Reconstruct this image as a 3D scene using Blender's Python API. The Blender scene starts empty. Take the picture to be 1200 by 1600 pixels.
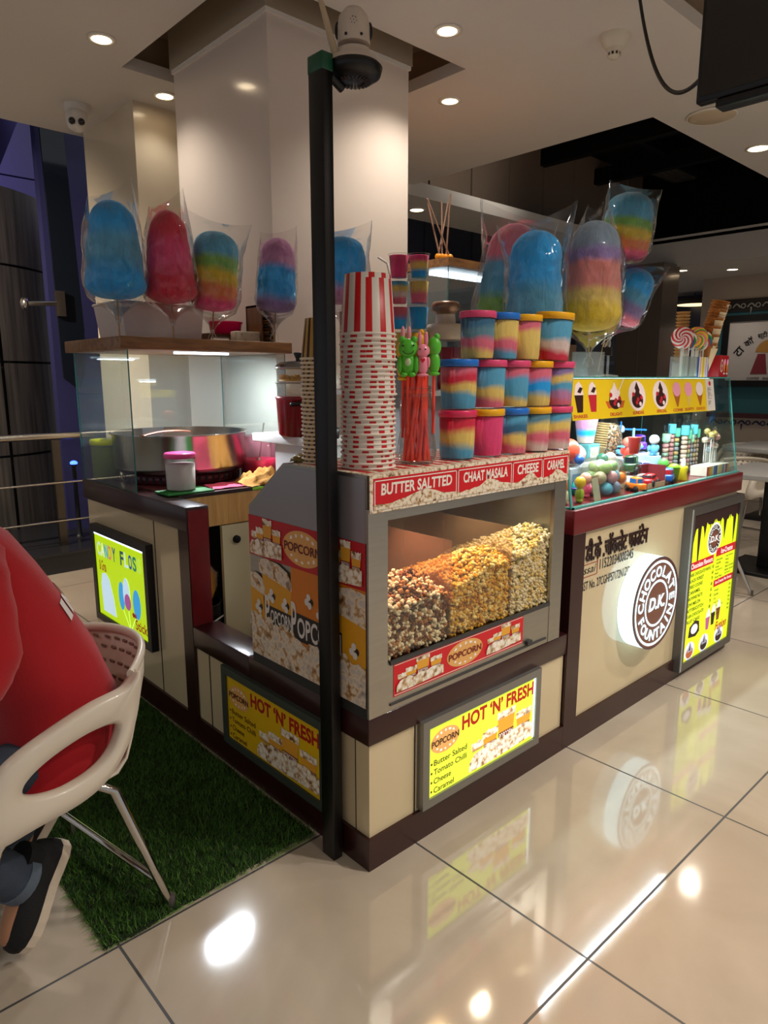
import bpy, bmesh, math, random
from math import pi, sin, cos, sqrt, radians, atan2
from mathutils import Vector, Matrix, noise
random.seed(11)
SC = bpy.context.scene
COL = SC.collection

# ------------------------------------------------------------------ camera
cam = bpy.data.cameras.new('camera')
CAM = bpy.data.objects.new('camera', cam)
COL.objects.link(CAM)
YAW, PIT = radians(47.2), radians(-10.9)
CF = Vector((cos(PIT)*cos(YAW), cos(PIT)*sin(YAW), sin(PIT)))
CR = Vector((sin(YAW), -cos(YAW), 0.0))
CU = CR.cross(CF)
CLOC = Vector((-1.256, -1.423, 1.5))
M = Matrix((CR, CU, -CF)).transposed().to_4x4()
M.translation = CLOC
CAM.matrix_world = M
cam.sensor_fit = 'VERTICAL'
cam.sensor_height = 36.0
cam.lens = 36.0 * 1085.0 / 1600.0
cam.clip_start = 0.02
SC.camera = CAM

# ------------------------------------------------------------------ light, exposure
w = bpy.data.worlds.new('food_court_air')
SC.world = w
w.use_nodes = True
w.node_tree.nodes['Background'].inputs[0].default_value = (0.84, 0.84, 0.88, 1)
w.node_tree.nodes['Background'].inputs[1].default_value = 0.42
SC.view_settings.view_transform = 'Standard'
SC.view_settings.look = 'None'
SC.view_settings.exposure = 0.0
SC.view_settings.gamma = 1.0
SC.view_settings.use_curve_mapping = False
SC.cycles.use_denoising = True
SC.cycles.transparent_max_bounces = 48
SC.cycles.max_bounces = 10
SC.cycles.sample_clamp_indirect = 6.0
CEIL = 3.26

def spot(x, y, z, power, col=(1, .87, .70), ang=130, rad=.05, blend=.7, aim=None):
    l = bpy.data.lights.new('downlight_or_fill', 'SPOT')
    l.energy = power; l.color = col; l.spot_size = radians(ang); l.spot_blend = blend; l.shadow_soft_size = rad
    o = bpy.data.objects.new('downlight_or_fill', l); COL.objects.link(o); o.location = (x, y, z)
    if aim:
        d = Vector(aim) - Vector((x, y, z)); o.rotation_euler = d.to_track_quat('-Z', 'Y').to_euler()
    return o

def area(x, y, z, sx, sy, power, col=(1, 1, 1), aim=None, name='lamp'):
    l = bpy.data.lights.new(name, 'AREA'); l.shape = 'RECTANGLE'; l.size = sx; l.size_y = sy
    l.energy = power; l.color = col
    o = bpy.data.objects.new(name, l); COL.objects.link(o); o.location = (x, y, z)
    if aim:
        d = Vector(aim) - Vector((x, y, z)); o.rotation_euler = d.to_track_quat('-Z', 'Y').to_euler()
    return o

def point(x, y, z, power, col, rad=.04):
    l = bpy.data.lights.new('lamp', 'POINT'); l.energy = power; l.color = col; l.shadow_soft_size = rad
    o = bpy.data.objects.new('lamp', l); COL.objects.link(o); o.location = (x, y, z)
    return o

WARM = (1.0, .92, .82)
# ceiling downlights of the hall outside the frame (same fittings as those in view)
spot(1.35, -2.1, CEIL-.03, 250, WARM, 125)
spot(3.4, -1.7, CEIL-.03, 170, WARM, 125)
spot(-2.6, -1.6, CEIL-.03, 30, WARM, 125)
spot(-.1, -3.0, CEIL-.03, 105, WARM, 125)
spot(5.6, -.6, CEIL-.03, 130, WARM, 125)
spot(-2.4, 1.5, CEIL-.03, 22, WARM, 125)

spot(.95, -1.15, CEIL-.03, 95, WARM, 115)  # added fill spot, brightens the floss tubs on the machine

# ------------------------------------------------------------------ helpers
def lin(h):
    if not isinstance(h, str): return tuple(h) if len(h) == 4 else (*h, 1.0)
    h = h.lstrip('#'); o = []
    for i in (0, 2, 4):
        c = int(h[i:i+2], 16) / 255
        o.append(c/12.92 if c <= .04045 else ((c+.055)/1.055)**2.4)
    return (*o, 1.0)

_M = {}
def new_mat(name):
    m = bpy.data.materials.new(name); m.use_nodes = True
    nt = m.node_tree; b = nt.nodes['Principled BSDF']
    return m, nt, b

def pm(name, col, rough=.5, metal=0, coat=0, emit=0, ecol=None, trans=0, ior=1.45, bump=0, bscale=60, var=0, vscale=8,
       sheen=0, sub=0, stretch=None, spec=.5, aniso=0):
    """principled material; procedural noise for colour variation and bump"""
    if name in _M: return _M[name]
    m, nt, b = new_mat(name); N, L = nt.nodes, nt.links
    c = lin(col)
    b.inputs['Base Color'].default_value = c
    b.inputs['Roughness'].default_value = rough; b.inputs['Metallic'].default_value = metal
    b.inputs['Coat Weight'].default_value = coat; b.inputs['Coat Roughness'].default_value = .08
    b.inputs['IOR'].default_value = ior; b.inputs['Transmission Weight'].default_value = trans
    b.inputs['Sheen Weight'].default_value = sheen; b.inputs['Specular IOR Level'].default_value = spec
    b.inputs['Anisotropic'].default_value = aniso
    if sub:
        b.inputs['Subsurface Weight'].default_value = sub; b.inputs['Subsurface Radius'].default_value = (.03, .03, .03)
    if emit:
        b.inputs['Emission Color'].default_value = lin(ecol or col); b.inputs['Emission Strength'].default_value = emit
    if var or bump:
        tc = N.new('ShaderNodeTexCoord'); mp = N.new('ShaderNodeMapping')
        L.new(tc.outputs['Object'], mp.inputs[0])
        if stretch: mp.inputs['Scale'].default_value = stretch
    if var:
        n = N.new('ShaderNodeTexNoise'); n.inputs['Scale'].default_value = vscale; n.inputs['Detail'].default_value = 5
        L.new(mp.outputs[0], n.inputs[0])
        mx = N.new('ShaderNodeMix'); mx.data_type = 'RGBA'
        mx.inputs['A'].default_value = tuple(min(1, x*(1-var)) for x in c[:3]) + (1,)
        mx.inputs['B'].default_value = tuple(min(1, x*(1+var)) for x in c[:3]) + (1,)
        L.new(n.outputs[0], mx.inputs['Factor']); L.new(mx.outputs['Result'], b.inputs['Base Color'])
    if bump:
        n = N.new('ShaderNodeTexNoise'); n.inputs['Scale'].default_value = bscale; n.inputs['Detail'].default_value = 4
        L.new(mp.outputs[0], n.inputs[0]); bp = N.new('ShaderNodeBump')
        bp.inputs['Strength'].default_value = bump; bp.inputs['Distance'].default_value = .01
        L.new(n.outputs[0], bp.inputs['Height']); L.new(bp.outputs[0], b.inputs['Normal'])
    _M[name] = m
    return m

def film(name, tint='FFFFFF', gloss=1.0, rough=.06, bump=0, bscale=30, haze=0.0, hazecol='FFFFFF', top=.32, crease=0):
    """thin clear sheet: see-through with fresnel reflection and a little haze"""
    if name in _M: return _M[name]
    m = bpy.data.materials.new(name); m.use_nodes = True; nt = m.node_tree; N, L = nt.nodes, nt.links
    N.clear(); out = N.new('ShaderNodeOutputMaterial')
    tr = N.new('ShaderNodeBsdfTransparent'); tr.inputs[0].default_value = lin(tint)
    gl = N.new('ShaderNodeBsdfGlossy'); gl.inputs['Roughness'].default_value = rough
    fr = N.new('ShaderNodeFresnel'); fr.inputs[0].default_value = 1.5
    mu = N.new('ShaderNodeMath'); mu.operation = 'MULTIPLY'; mu.inputs[1].default_value = gloss; mu.use_clamp = True
    mn = N.new('ShaderNodeMath'); mn.operation = 'MINIMUM'; mn.inputs[1].default_value = top
    L.new(fr.outputs[0], mn.inputs[0]); L.new(mn.outputs[0], mu.inputs[0])
    mix = N.new('ShaderNodeMixShader'); L.new(mu.outputs[0], mix.inputs[0]); L.new(gl.outputs[0], mix.inputs[2])
    if haze:
        df = N.new('ShaderNodeBsdfDiffuse'); df.inputs[0].default_value = lin(hazecol)
        m2 = N.new('ShaderNodeMixShader'); m2.inputs[0].default_value = haze
        L.new(tr.outputs[0], m2.inputs[1]); L.new(df.outputs[0], m2.inputs[2]); L.new(m2.outputs[0], mix.inputs[1])
    else:
        L.new(tr.outputs[0], mix.inputs[1])
    if bump:
        tc = N.new('ShaderNodeTexCoord'); n = N.new('ShaderNodeTexNoise'); n.inputs['Scale'].default_value = bscale
        n.inputs['Detail'].default_value = 3
        L.new(tc.outputs['Object'], n.inputs[0]); bp = N.new('ShaderNodeBump'); bp.inputs['Strength'].default_value = bump
        bp.inputs['Distance'].default_value = .02
        if crease:
            n.noise_type = 'RIDGED_MULTIFRACTAL'; n.inputs['Scale'].default_value = crease; n.inputs['Detail'].default_value = 2.5; n.inputs['Distortion'].default_value = .6
        L.new(n.outputs[0], bp.inputs['Height']); L.new(bp.outputs[0], gl.inputs['Normal']); L.new(bp.outputs[0], fr.inputs['Normal'])
    L.new(mix.outputs[0], out.inputs[0])
    _M[name] = m
    return m

def ramp_mat(name, stops, rough=.9, nscale=7, namp=.25, zscale=1.0, fibre=True, swirl=None, sheen=.3, bump=.6, bscale=45, emit=0):
    """bands of colour up the object's own z (0..1 after zscale), edges broken by noise: layered candy floss"""
    if name in _M: return _M[name]
    m, nt, b = new_mat(name); N, L = nt.nodes, nt.links
    tc = N.new('ShaderNodeTexCoord'); sx = N.new('ShaderNodeSeparateXYZ'); L.new(tc.outputs['Object'], sx.inputs[0])
    mz = N.new('ShaderNodeMath'); mz.operation = 'MULTIPLY'; mz.inputs[1].default_value = zscale; L.new(sx.outputs[2], mz.inputs[0])
    n = N.new('ShaderNodeTexNoise'); n.inputs['Scale'].default_value = nscale; n.inputs['Detail'].default_value = 3
    L.new(tc.outputs['Object'], n.inputs[0])
    ma = N.new('ShaderNodeMath'); ma.operation = 'MULTIPLY_ADD'; ma.inputs[1].default_value = namp; ma.inputs[2].default_value = -namp/2
    L.new(n.outputs[0], ma.inputs[0])
    ad = N.new('ShaderNodeMath'); L.new(mz.outputs[0], ad.inputs[0]); L.new(ma.outputs[0], ad.inputs[1])
    cr = N.new('ShaderNodeValToRGB'); e = cr.color_ramp.elements
    e[0].position, e[0].color = stops[0][0], lin(stops[0][1]); e[1].position, e[1].color = stops[-1][0], lin(stops[-1][1])
    for p, c in stops[1:-1]:
        q = e.new(p); q.color = lin(c)
    L.new(ad.outputs[0], cr.inputs[0])
    # fibre variation
    mp = N.new('ShaderNodeMapping'); mp.inputs['Scale'].default_value = (1, 1, .3); L.new(tc.outputs['Object'], mp.inputs[0])
    n2 = N.new('ShaderNodeTexNoise'); n2.inputs['Scale'].default_value = bscale; n2.inputs['Detail'].default_value = 6
    n2.inputs['Roughness'].default_value = .7; n2.inputs['Distortion'].default_value = 1.2
    L.new(mp.outputs[0], n2.inputs[0])
    r2 = N.new('ShaderNodeMapRange'); r2.inputs['From Min'].default_value = .3; r2.inputs['From Max'].default_value = .7
    r2.inputs['To Min'].default_value = .82; r2.inputs['To Max'].default_value = 1.12; L.new(n2.outputs[0], r2.inputs[0])
    mx = N.new('ShaderNodeMix'); mx.data_type = 'RGBA'; mx.blend_type = 'MULTIPLY'; mx.inputs['Factor'].default_value = 1
    L.new(cr.outputs[0], mx.inputs['A']); L.new(r2.outputs[0], mx.inputs['B']); L.new(mx.outputs['Result'], b.inputs['Base Color'])
    bp = N.new('ShaderNodeBump'); bp.inputs['Strength'].default_value = bump; bp.inputs['Distance'].default_value = .012
    L.new(n2.outputs[0], bp.inputs['Height']); L.new(bp.outputs[0], b.inputs['Normal'])
    b.inputs['Roughness'].default_value = rough; b.inputs['Sheen Weight'].default_value = sheen
    b.inputs['Specular IOR Level'].default_value = .1
    b.inputs['Subsurface Weight'].default_value = .25; b.inputs['Subsurface Radius'].default_value = (.03, .03, .03)
    _M[name] = m
    return m

def popcorn_print(name, lit=0.0, scale=55, base='F2EBDD'):
    """a printed photo of popcorn: cells of cream, butter and toasted brown"""
    if name in _M: return _M[name]
    m, nt, b = new_mat(name); N, L = nt.nodes, nt.links
    tc = N.new('ShaderNodeTexCoord')
    dn = N.new('ShaderNodeTexNoise'); dn.inputs['Scale'].default_value = scale*1.3; L.new(tc.outputs['Object'], dn.inputs[0])
    av = N.new('ShaderNodeMix'); av.data_type = 'RGBA'; av.blend_type = 'LINEAR_LIGHT'; av.inputs['Factor'].default_value = .5/scale
    L.new(tc.outputs['Object'], av.inputs['A']); L.new(dn.outputs['Color'], av.inputs['B'])
    v = N.new('ShaderNodeTexVoronoi'); v.inputs['Scale'].default_value = scale; L.new(av.outputs['Result'], v.inputs[0])
    cr = N.new('ShaderNodeValToRGB'); e = cr.color_ramp.elements
    e[0].position, e[0].color = .30, lin(base); e[1].position, e[1].color = .98, lin('5A3A20')
    for p, c in ((.55, 'E2D4BC'), (.76, 'B99060')):
        q = e.new(p); q.color = lin(c)
    L.new(v.outputs['Distance'], cr.inputs[0])
    n = N.new('ShaderNodeTexNoise'); n.inputs['Scale'].default_value = scale*.5; n.inputs['Detail'].default_value = 3; L.new(tc.outputs['Object'], n.inputs[0])
    c2 = N.new('ShaderNodeValToRGB'); e = c2.color_ramp.elements
    e[0].position, e[0].color = .30, lin('8A6238'); e[1].position, e[1].color = .42, lin('FFFFFF'); L.new(n.outputs[0], c2.inputs[0])
    mx = N.new('ShaderNodeMix'); mx.data_type = 'RGBA'; mx.blend_type = 'MULTIPLY'; mx.inputs['Factor'].default_value = .8
    L.new(cr.outputs[0], mx.inputs['A']); L.new(c2.outputs[0], mx.inputs['B']); L.new(mx.outputs['Result'], b.inputs['Base Color'])
    b.inputs['Roughness'].default_value = .45
    if lit:
        L.new(mx.outputs['Result'], b.inputs['Emission Color']); b.inputs['Emission Strength'].default_value = lit
    _M[name] = m
    return m

def wood(name, c1, c2, scale=(1, 14, 14), rough=.45, coat=.1):
    if name in _M: return _M[name]
    m, nt, b = new_mat(name); N, L = nt.nodes, nt.links
    tc = N.new('ShaderNodeTexCoord'); mp = N.new('ShaderNodeMapping'); mp.inputs['Scale'].default_value = scale
    L.new(tc.outputs['Object'], mp.inputs[0])
    n = N.new('ShaderNodeTexNoise'); n.inputs['Scale'].default_value = 3.0; n.inputs['Detail'].default_value = 8; n.inputs['Distortion'].default_value = .8
    L.new(mp.outputs[0], n.inputs[0])
    cr = N.new('ShaderNodeValToRGB'); e = cr.color_ramp.elements
    e[0].position, e[0].color = .3, lin(c1); e[1].position, e[1].color = .7, lin(c2)
    L.new(n.outputs[0], cr.inputs[0]); L.new(cr.outputs[0], b.inputs['Base Color'])
    b.inputs['Roughness'].default_value = rough; b.inputs['Coat Weight'].default_value = coat
    _M[name] = m
    return m

class PL:
    """a flat board in space: u to the right, v up, h out"""
    def __init__(s, O, U, V):
        s.O, s.U, s.V = Vector(O), Vector(U).normalized(), Vector(V).normalized(); s.N = s.U.cross(s.V)
    def __call__(s, u, v, h=0): return s.O + s.U*u + s.V*v + s.N*h
    def sub(s, u, v, h=0): return PL(s(u, v, h), s.U, s.V)

def ell(cx, cy, rx, ry, n=40, a0=0, a1=2*pi):
    return [(cx+rx*cos(a0+(a1-a0)*i/n), cy+ry*sin(a0+(a1-a0)*i/n)) for i in range(n)]

class MB:
    def __init__(s): s.v, s.f, s.m, s.sm = [], [], [], []
    def add(s, vs, fs, mi=0, smooth=False, T=None):
        o = len(s.v)
        s.v += [tuple(T @ Vector(p)) if T is not None else tuple(p) for p in vs]
        s.f += [tuple(i+o for i in f) for f in fs]; s.m += [mi]*len(fs); s.sm += [smooth]*len(fs)
        return s
    def box(s, lo, hi, mi=0, T=None):
        x0, y0, z0 = lo; x1, y1, z1 = hi
        vs = [(x0,y0,z0),(x1,y0,z0),(x1,y1,z0),(x0,y1,z0),(x0,y0,z1),(x1,y0,z1),(x1,y1,z1),(x0,y1,z1)]
        return s.add(vs, [(0,3,2,1),(4,5,6,7),(0,1,5,4),(1,2,6,5),(2,3,7,6),(3,0,4,7)], mi, False, T)
    def rbox(s, lo, hi, r=.005, mi=0, seg=2, T=None, smooth=True):
        bm = bmesh.new(); bmesh.ops.create_cube(bm, size=1)
        for v in bm.verts: v.co = Vector([lo[i]+(hi[i]-lo[i])*(v.co[i]+.5) for i in range(3)])
        r = min(r, .49*min(hi[i]-lo[i] for i in range(3)))
        bmesh.ops.bevel(bm, geom=bm.edges[:], offset=r, segments=seg, affect='EDGES', profile=.5)
        return s.bm(bm, mi, smooth, T)
    def bm(s, bm, mi=0, smooth=False, T=None):
        bm.verts.index_update()
        s.add([v.co.copy() for v in bm.verts], [tuple(v.index for v in f.verts) for f in bm.faces], mi, smooth, T); bm.free(); return s
    def lathe(s, prof, n=32, c=(0,0,0), mi=0, smooth=True, T=None, wob=None):
        vs, fs = [], []
        for j, (r, z) in enumerate(prof):
            for i in range(n):
                a = 2*pi*i/n; rr = r*(wob(a, z) if wob else 1)
                vs.append((c[0]+rr*cos(a), c[1]+rr*sin(a), c[2]+z))
        for j in range(len(prof)-1):
            for i in range(n):
                k = (i+1) % n; fs.append((j*n+i, j*n+k, (j+1)*n+k, (j+1)*n+i))
        s.add(vs, fs, mi, smooth, T)
        if prof[0][0] > 1e-5: s.add(vs[:n], [tuple(range(n-1, -1, -1))], mi, False, T)
        if prof[-1][0] > 1e-5: s.add(vs[-n:], [tuple(range(n))], mi, False, T)
        return s
    def open_lathe(s, prof, n=32, c=(0,0,0), mi=0, smooth=True, T=None):
        vs, fs = [], []
        for (r, z) in prof:
            for i in range(n):
                a = 2*pi*i/n; vs.append((c[0]+r*cos(a), c[1]+r*sin(a), c[2]+z))
        for j in range(len(prof)-1):
            for i in range(n):
                k = (i+1) % n; fs.append((j*n+i, j*n+k, (j+1)*n+k, (j+1)*n+i))
        return s.add(vs, fs, mi, smooth, T)
    def tube(s, pts, r, n=8, mi=0, closed=False, T=None, flat=1.0, up=None):
        P = [Vector(p) for p in pts]; R = r if isinstance(r, (list, tuple)) else [r]*len(P)
        m = len(P); vs, fs = [], []
        prev = None
        for i in range(m):
            a = P[i-1] if (i > 0 or closed) else P[i]; b = P[(i+1) % m] if (i < m-1 or closed) else P[i]
            t = (b-a).normalized()
            if prev is None:
                q = Vector(up) if up else (Vector((0,0,1)) if abs(t.z) < .9 else Vector((1,0,0)))
                prev = (q - t*q.dot(t)).normalized()
            else:
                prev = (prev - t*prev.dot(t)).normalized()
            b2 = t.cross(prev)
            for k in range(n):
                a_ = 2*pi*k/n; vs.append(P[i] + (prev*cos(a_) + b2*sin(a_)*flat)*R[i])
        for i in range(m if closed else m-1):
            j = (i+1) % m
            for k in range(n):
                l = (k+1) % n; fs.append((i*n+k, i*n+l, j*n+l, j*n+k))
        s.add(vs, fs, mi, True, T)
        if not closed:
            s.add(vs[:n], [tuple(range(n-1,-1,-1))], mi, False, T); s.add(vs[-n:], [tuple(range(n))], mi, False, T)
        return s
    def loft(s, rings, mi=0, smooth=True, T=None, cap=True, closed=True):
        n = len(rings[0]); vs = [p for r in rings for p in r]; fs = []
        for j in range(len(rings)-1):
            for i in range(n if closed else n-1):
                k = (i+1) % n; fs.append((j*n+i, j*n+k, (j+1)*n+k, (j+1)*n+i))
        s.add(vs, fs, mi, smooth, T)
        if cap and closed:
            s.add(rings[0], [tuple(range(n-1,-1,-1))], mi, smooth, T); s.add(rings[-1], [tuple(range(n))], mi, smooth, T)
        return s
    def ball(s, c, r, nu=16, nv=10, mi=0, T=None):
        r = (r, r, r) if not isinstance(r, (tuple, list)) else r
        vs, fs = [(c[0], c[1], c[2]-r[2])], []
        for j in range(1, nv):
            p = pi*j/nv
            for i in range(nu):
                a = 2*pi*i/nu; vs.append((c[0]+r[0]*sin(p)*cos(a), c[1]+r[1]*sin(p)*sin(a), c[2]-r[2]*cos(p)))
        vs.append((c[0], c[1], c[2]+r[2])); L = len(vs)-1
        for i in range(nu):
            k = (i+1) % nu; fs.append((0, 1+k, 1+i)); fs.append((L, L-nu+i, L-nu+k))
            for j in range(nv-2): fs.append((1+j*nu+i, 1+j*nu+k, 1+(j+1)*nu+k, 1+(j+1)*nu+i))
        return s.add(vs, fs, mi, True, T)
    def poly(s, pl, pts, h=0, mi=0):
        return s.add([pl(u, v, h) for u, v in pts], [tuple(range(len(pts)))], mi)
    def rect(s, pl, u0, v0, u1, v1, h=0, mi=0): return s.poly(pl, [(u0,v0),(u1,v0),(u1,v1),(u0,v1)], h, mi)
    def prism(s, pl, pts, h0, h1, mi=0):
        n = len(pts); vs = [pl(u, v, h0) for u, v in pts] + [pl(u, v, h1) for u, v in pts]
        fs = [tuple(range(n-1,-1,-1)), tuple(range(n, 2*n))] + [(i, (i+1) % n, n+(i+1) % n, n+i) for i in range(n)]
        return s.add(vs, fs, mi)
    def slab(s, pl, u0, v0, u1, v1, h0, h1, mi=0): return s.prism(pl, [(u0,v0),(u1,v0),(u1,v1),(u0,v1)], h0, h1, mi)
    def ringslab(s, pl, u0, v0, u1, v1, wd, h0, h1, mi=0):
        s.slab(pl, u0, v0, u1, v0+wd, h0, h1, mi); s.slab(pl, u0, v1-wd, u1, v1, h0, h1, mi)
        s.slab(pl, u0, v0+wd, u0+wd, v1-wd, h0, h1, mi); s.slab(pl, u1-wd, v0+wd, u1, v1-wd, h0, h1, mi); return s
    def annulus(s, pl, cx, cy, r0, r1, h=0, mi=0, n=64):
        a, b = ell(cx, cy, r0, r0, n), ell(cx, cy, r1, r1, n)
        return s.add([pl(u, v, h) for u, v in a+b], [(i, (i+1) % n, n+(i+1) % n, n+i) for i in range(n)], mi)
    def build(s, name, mat, parent=None, W=False, loc=None, rot=None):
        me = bpy.data.meshes.new(name)
        vs = s.v
        if parent is not None and W:
            I = WM[parent].inverted(); vs = [tuple(I @ Vector(p)) for p in vs]
        elif parent is None and loc is not None and W:
            L0 = Vector(loc); vs = [tuple(Vector(p)-L0) for p in vs]
        me.from_pydata(vs, [], s.f)
        mats = mat if isinstance(mat, (list, tuple)) else [mat]
        for q in mats: me.materials.append(q)
        me.polygons.foreach_set('material_index', s.m); me.polygons.foreach_set('use_smooth', s.sm)
        me.update()
        o = bpy.data.objects.new(name, me); COL.objects.link(o)
        if loc is not None: o.location = loc
        if rot is not None: o.rotation_euler = rot
        if parent is not None:
            o.parent = parent; WM[o] = WM[parent] @ o.matrix_basis
        else:
            WM[o] = Matrix.LocRotScale(Vector(loc or (0,0,0)), None, None)
        return o

WM = {}
def tag(o, label, cat, group=None, kind=None):
    o['label'] = label; o['category'] = cat
    if group: o['group'] = group
    if kind: o['kind'] = kind
    return o
def thing(name, label, cat, loc=(0,0,0), rz=0, group=None, rot=None):
    o = bpy.data.objects.new(name, None); COL.objects.link(o); o.empty_display_size = .05
    o.location = loc; o.rotation_euler = rot if rot else (0, 0, rz); tag(o, label, cat, group)
    WM[o] = o.matrix_basis.copy()
    return o
def struct(name, mb, mat, label=None):
    o = mb.build(name, mat); o['kind'] = 'structure'
    if label: o['label'] = label
    return o
def dup(root, loc, rz=None, label=None, group=None, mats=None):
    r = root.copy(); COL.objects.link(r); r.location = loc
    if rz is not None: r.rotation_euler = (0, 0, rz)
    if label: r['label'] = label
    if group: r['group'] = group
    for ch in list(root.children):
        c = ch.copy(); COL.objects.link(c); c.parent = r
        if mats and ch.name.split('.')[0] in mats:
            c.data = ch.data.copy(); c.data.materials[0] = mats[ch.name.split('.')[0]]
        for g in ch.children:
            d = g.copy(); COL.objects.link(d); d.parent = c
    WM[r] = r.matrix_basis.copy()
    return r

_T = {}
def glyphs(s, bold=0.0, shear=0.0):
    k = (s, bold, shear)
    if k not in _T:
        cu = bpy.data.curves.new('lettering', 'FONT'); cu.body = s; cu.resolution_u = 3; cu.offset = bold; cu.shear = shear
        o = bpy.data.objects.new('lettering', cu); COL.objects.link(o)
        dg = bpy.context.evaluated_depsgraph_get(); me = bpy.data.meshes.new_from_object(o.evaluated_get(dg))
        vs = [(v.co.x, v.co.y) for v in me.vertices]; fs = [tuple(p.vertices) for p in me.polygons]
        bpy.data.objects.remove(o); bpy.data.curves.remove(cu); bpy.data.meshes.remove(me)
        if not vs: vs, fs = [(0,0),(.1,0),(.1,.1)], [(0,1,2)]
        _T[k] = (vs, fs)
    return _T[k]
def text(mb, s, pl, u0, v0, u1, v1, mi=0, h=.0015, bold=.012, shear=0.0, keep=False, depth=0, al='c'):
    """letters fitted into the rectangle u0 v0 u1 v1"""
    vs, fs = glyphs(s, bold, shear)
    xs = [p[0] for p in vs]; ys = [p[1] for p in vs]; x0, x1, y0, y1 = min(xs), max(xs), min(ys), max(ys)
    sx = (u1-u0)/max(1e-6, x1-x0); sy = (v1-v0)/max(1e-6, y1-y0); ou, ov = u0, v0
    if keep:
        q = min(sx, sy)
        if al == 'c': ou += ((u1-u0)-(x1-x0)*q)/2
        ov += ((v1-v0)-(y1-y0)*q)/2; sx = sy = q
    P = [(ou+(x-x0)*sx, ov+(y-y0)*sy) for x, y in vs]
    if depth:
        mb.add([pl(u, v, h+depth) for u, v in P], fs, mi)
        es = {}
        for f in fs:
            for a, b in zip(f, f[1:]+f[:1]): es[(a, b)] = 1
        n = len(P); side = [(a, b, b+n, a+n) for (a, b) in es if (b, a) not in es]
        mb.add([pl(u, v, h) for u, v in P] + [pl(u, v, h+depth) for u, v in P], side, mi)
    else:
        mb.add([pl(u, v, h) for u, v in P], fs, mi)
    return mb
def arc_text(mb, s, pl, cx, cy, r, size, a_mid, step, mi=0, h=.002, bold=.015, inward=False):
    """letters set round a circle, centred on angle a_mid"""
    n = len(s)
    for i, ch in enumerate(s):
        if ch == ' ': continue
        k = i-(n-1)/2
        a = a_mid + (k*step if inward else -k*step)
        vs, fs = glyphs(ch, bold)
        xs = [p[0] for p in vs]; ys = [p[1] for p in vs]; mx = (min(xs)+max(xs))/2; y0, y1 = min(ys), max(ys); q = size/max(.3, y1-y0)
        rot = a-pi/2 if not inward else a+pi/2
        P = []
        for x, y in vs:
            lx, ly = (x-mx)*q, (y-(y0+y1)/2)*q
            P.append(pl(cx+r*cos(a)+lx*cos(rot)-ly*sin(rot), cy+r*sin(a)+lx*sin(rot)+ly*cos(rot), h))
        mb.add(P, fs, mi)
# ------------------------------------------------------------------ the hall: floor, ceiling, columns, walls
def tile_material():
    m, nt, b = new_mat('polished_tile'); N, L = nt.nodes, nt.links
    g = N.new('ShaderNodeNewGeometry'); sx = N.new('ShaderNodeSeparateXYZ'); L.new(g.outputs['Position'], sx.inputs[0])
    def math_(op, a, bb=None, c=None):
        n = N.new('ShaderNodeMath'); n.operation = op
        for i, q in enumerate((a, bb, c)):
            if q is None: continue
            if isinstance(q, (int, float)): n.inputs[i].default_value = q
            else: L.new(q, n.inputs[i])
        return n.outputs[0]
    lines = []
    for k, (off, sp) in enumerate(((.205, .887), (.245, .879))):
        d = math_('SUBTRACT', sx.outputs[k], off); d = math_('DIVIDE', d, sp)
        fr = math_('FRACT', math_('ADD', d, 100.5)); fr = math_('ABSOLUTE', math_('SUBTRACT', fr, .5))
        lines.append(math_('LESS_THAN', fr, .0042))
    gr = math_('MAXIMUM', lines[0], lines[1])
    n = N.new('ShaderNodeTexNoise'); n.inputs['Scale'].default_value = 1.3; n.inputs['Detail'].default_value = 8; n.inputs['Distortion'].default_value = 1.5
    L.new(g.outputs['Position'], n.inputs[0])
    cr = N.new('ShaderNodeValToRGB'); e = cr.color_ramp.elements
    e[0].position, e[0].color = .3, lin('A89A88'); e[1].position, e[1].color = .7, lin('BAAC9A'); L.new(n.outputs[0], cr.inputs[0])
    mx = N.new('ShaderNodeMix'); mx.data_type = 'RGBA'; L.new(gr, mx.inputs['Factor']); L.new(cr.outputs[0], mx.inputs['A'])
    mx.inputs['B'].default_value = lin('16120E'); L.new(mx.outputs['Result'], b.inputs['Base Color'])
    n3 = N.new('ShaderNodeTexNoise'); n3.inputs['Scale'].default_value = 5; n3.inputs['Detail'].default_value = 5; L.new(g.outputs['Position'], n3.inputs[0])
    r = N.new('ShaderNodeMapRange'); r.inputs['To Min'].default_value = .04; r.inputs['To Max'].default_value = .11; L.new(n3.outputs[0], r.inputs[0])
    rr = math_('ADD', r.outputs[0], math_('MULTIPLY', gr, .6)); L.new(rr, b.inputs['Roughness'])
    b.inputs['IOR'].default_value = 2.15
    return m
struct('floor', MB().box((-7, -7, -.1), (14, 12, 0)), tile_material())

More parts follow.
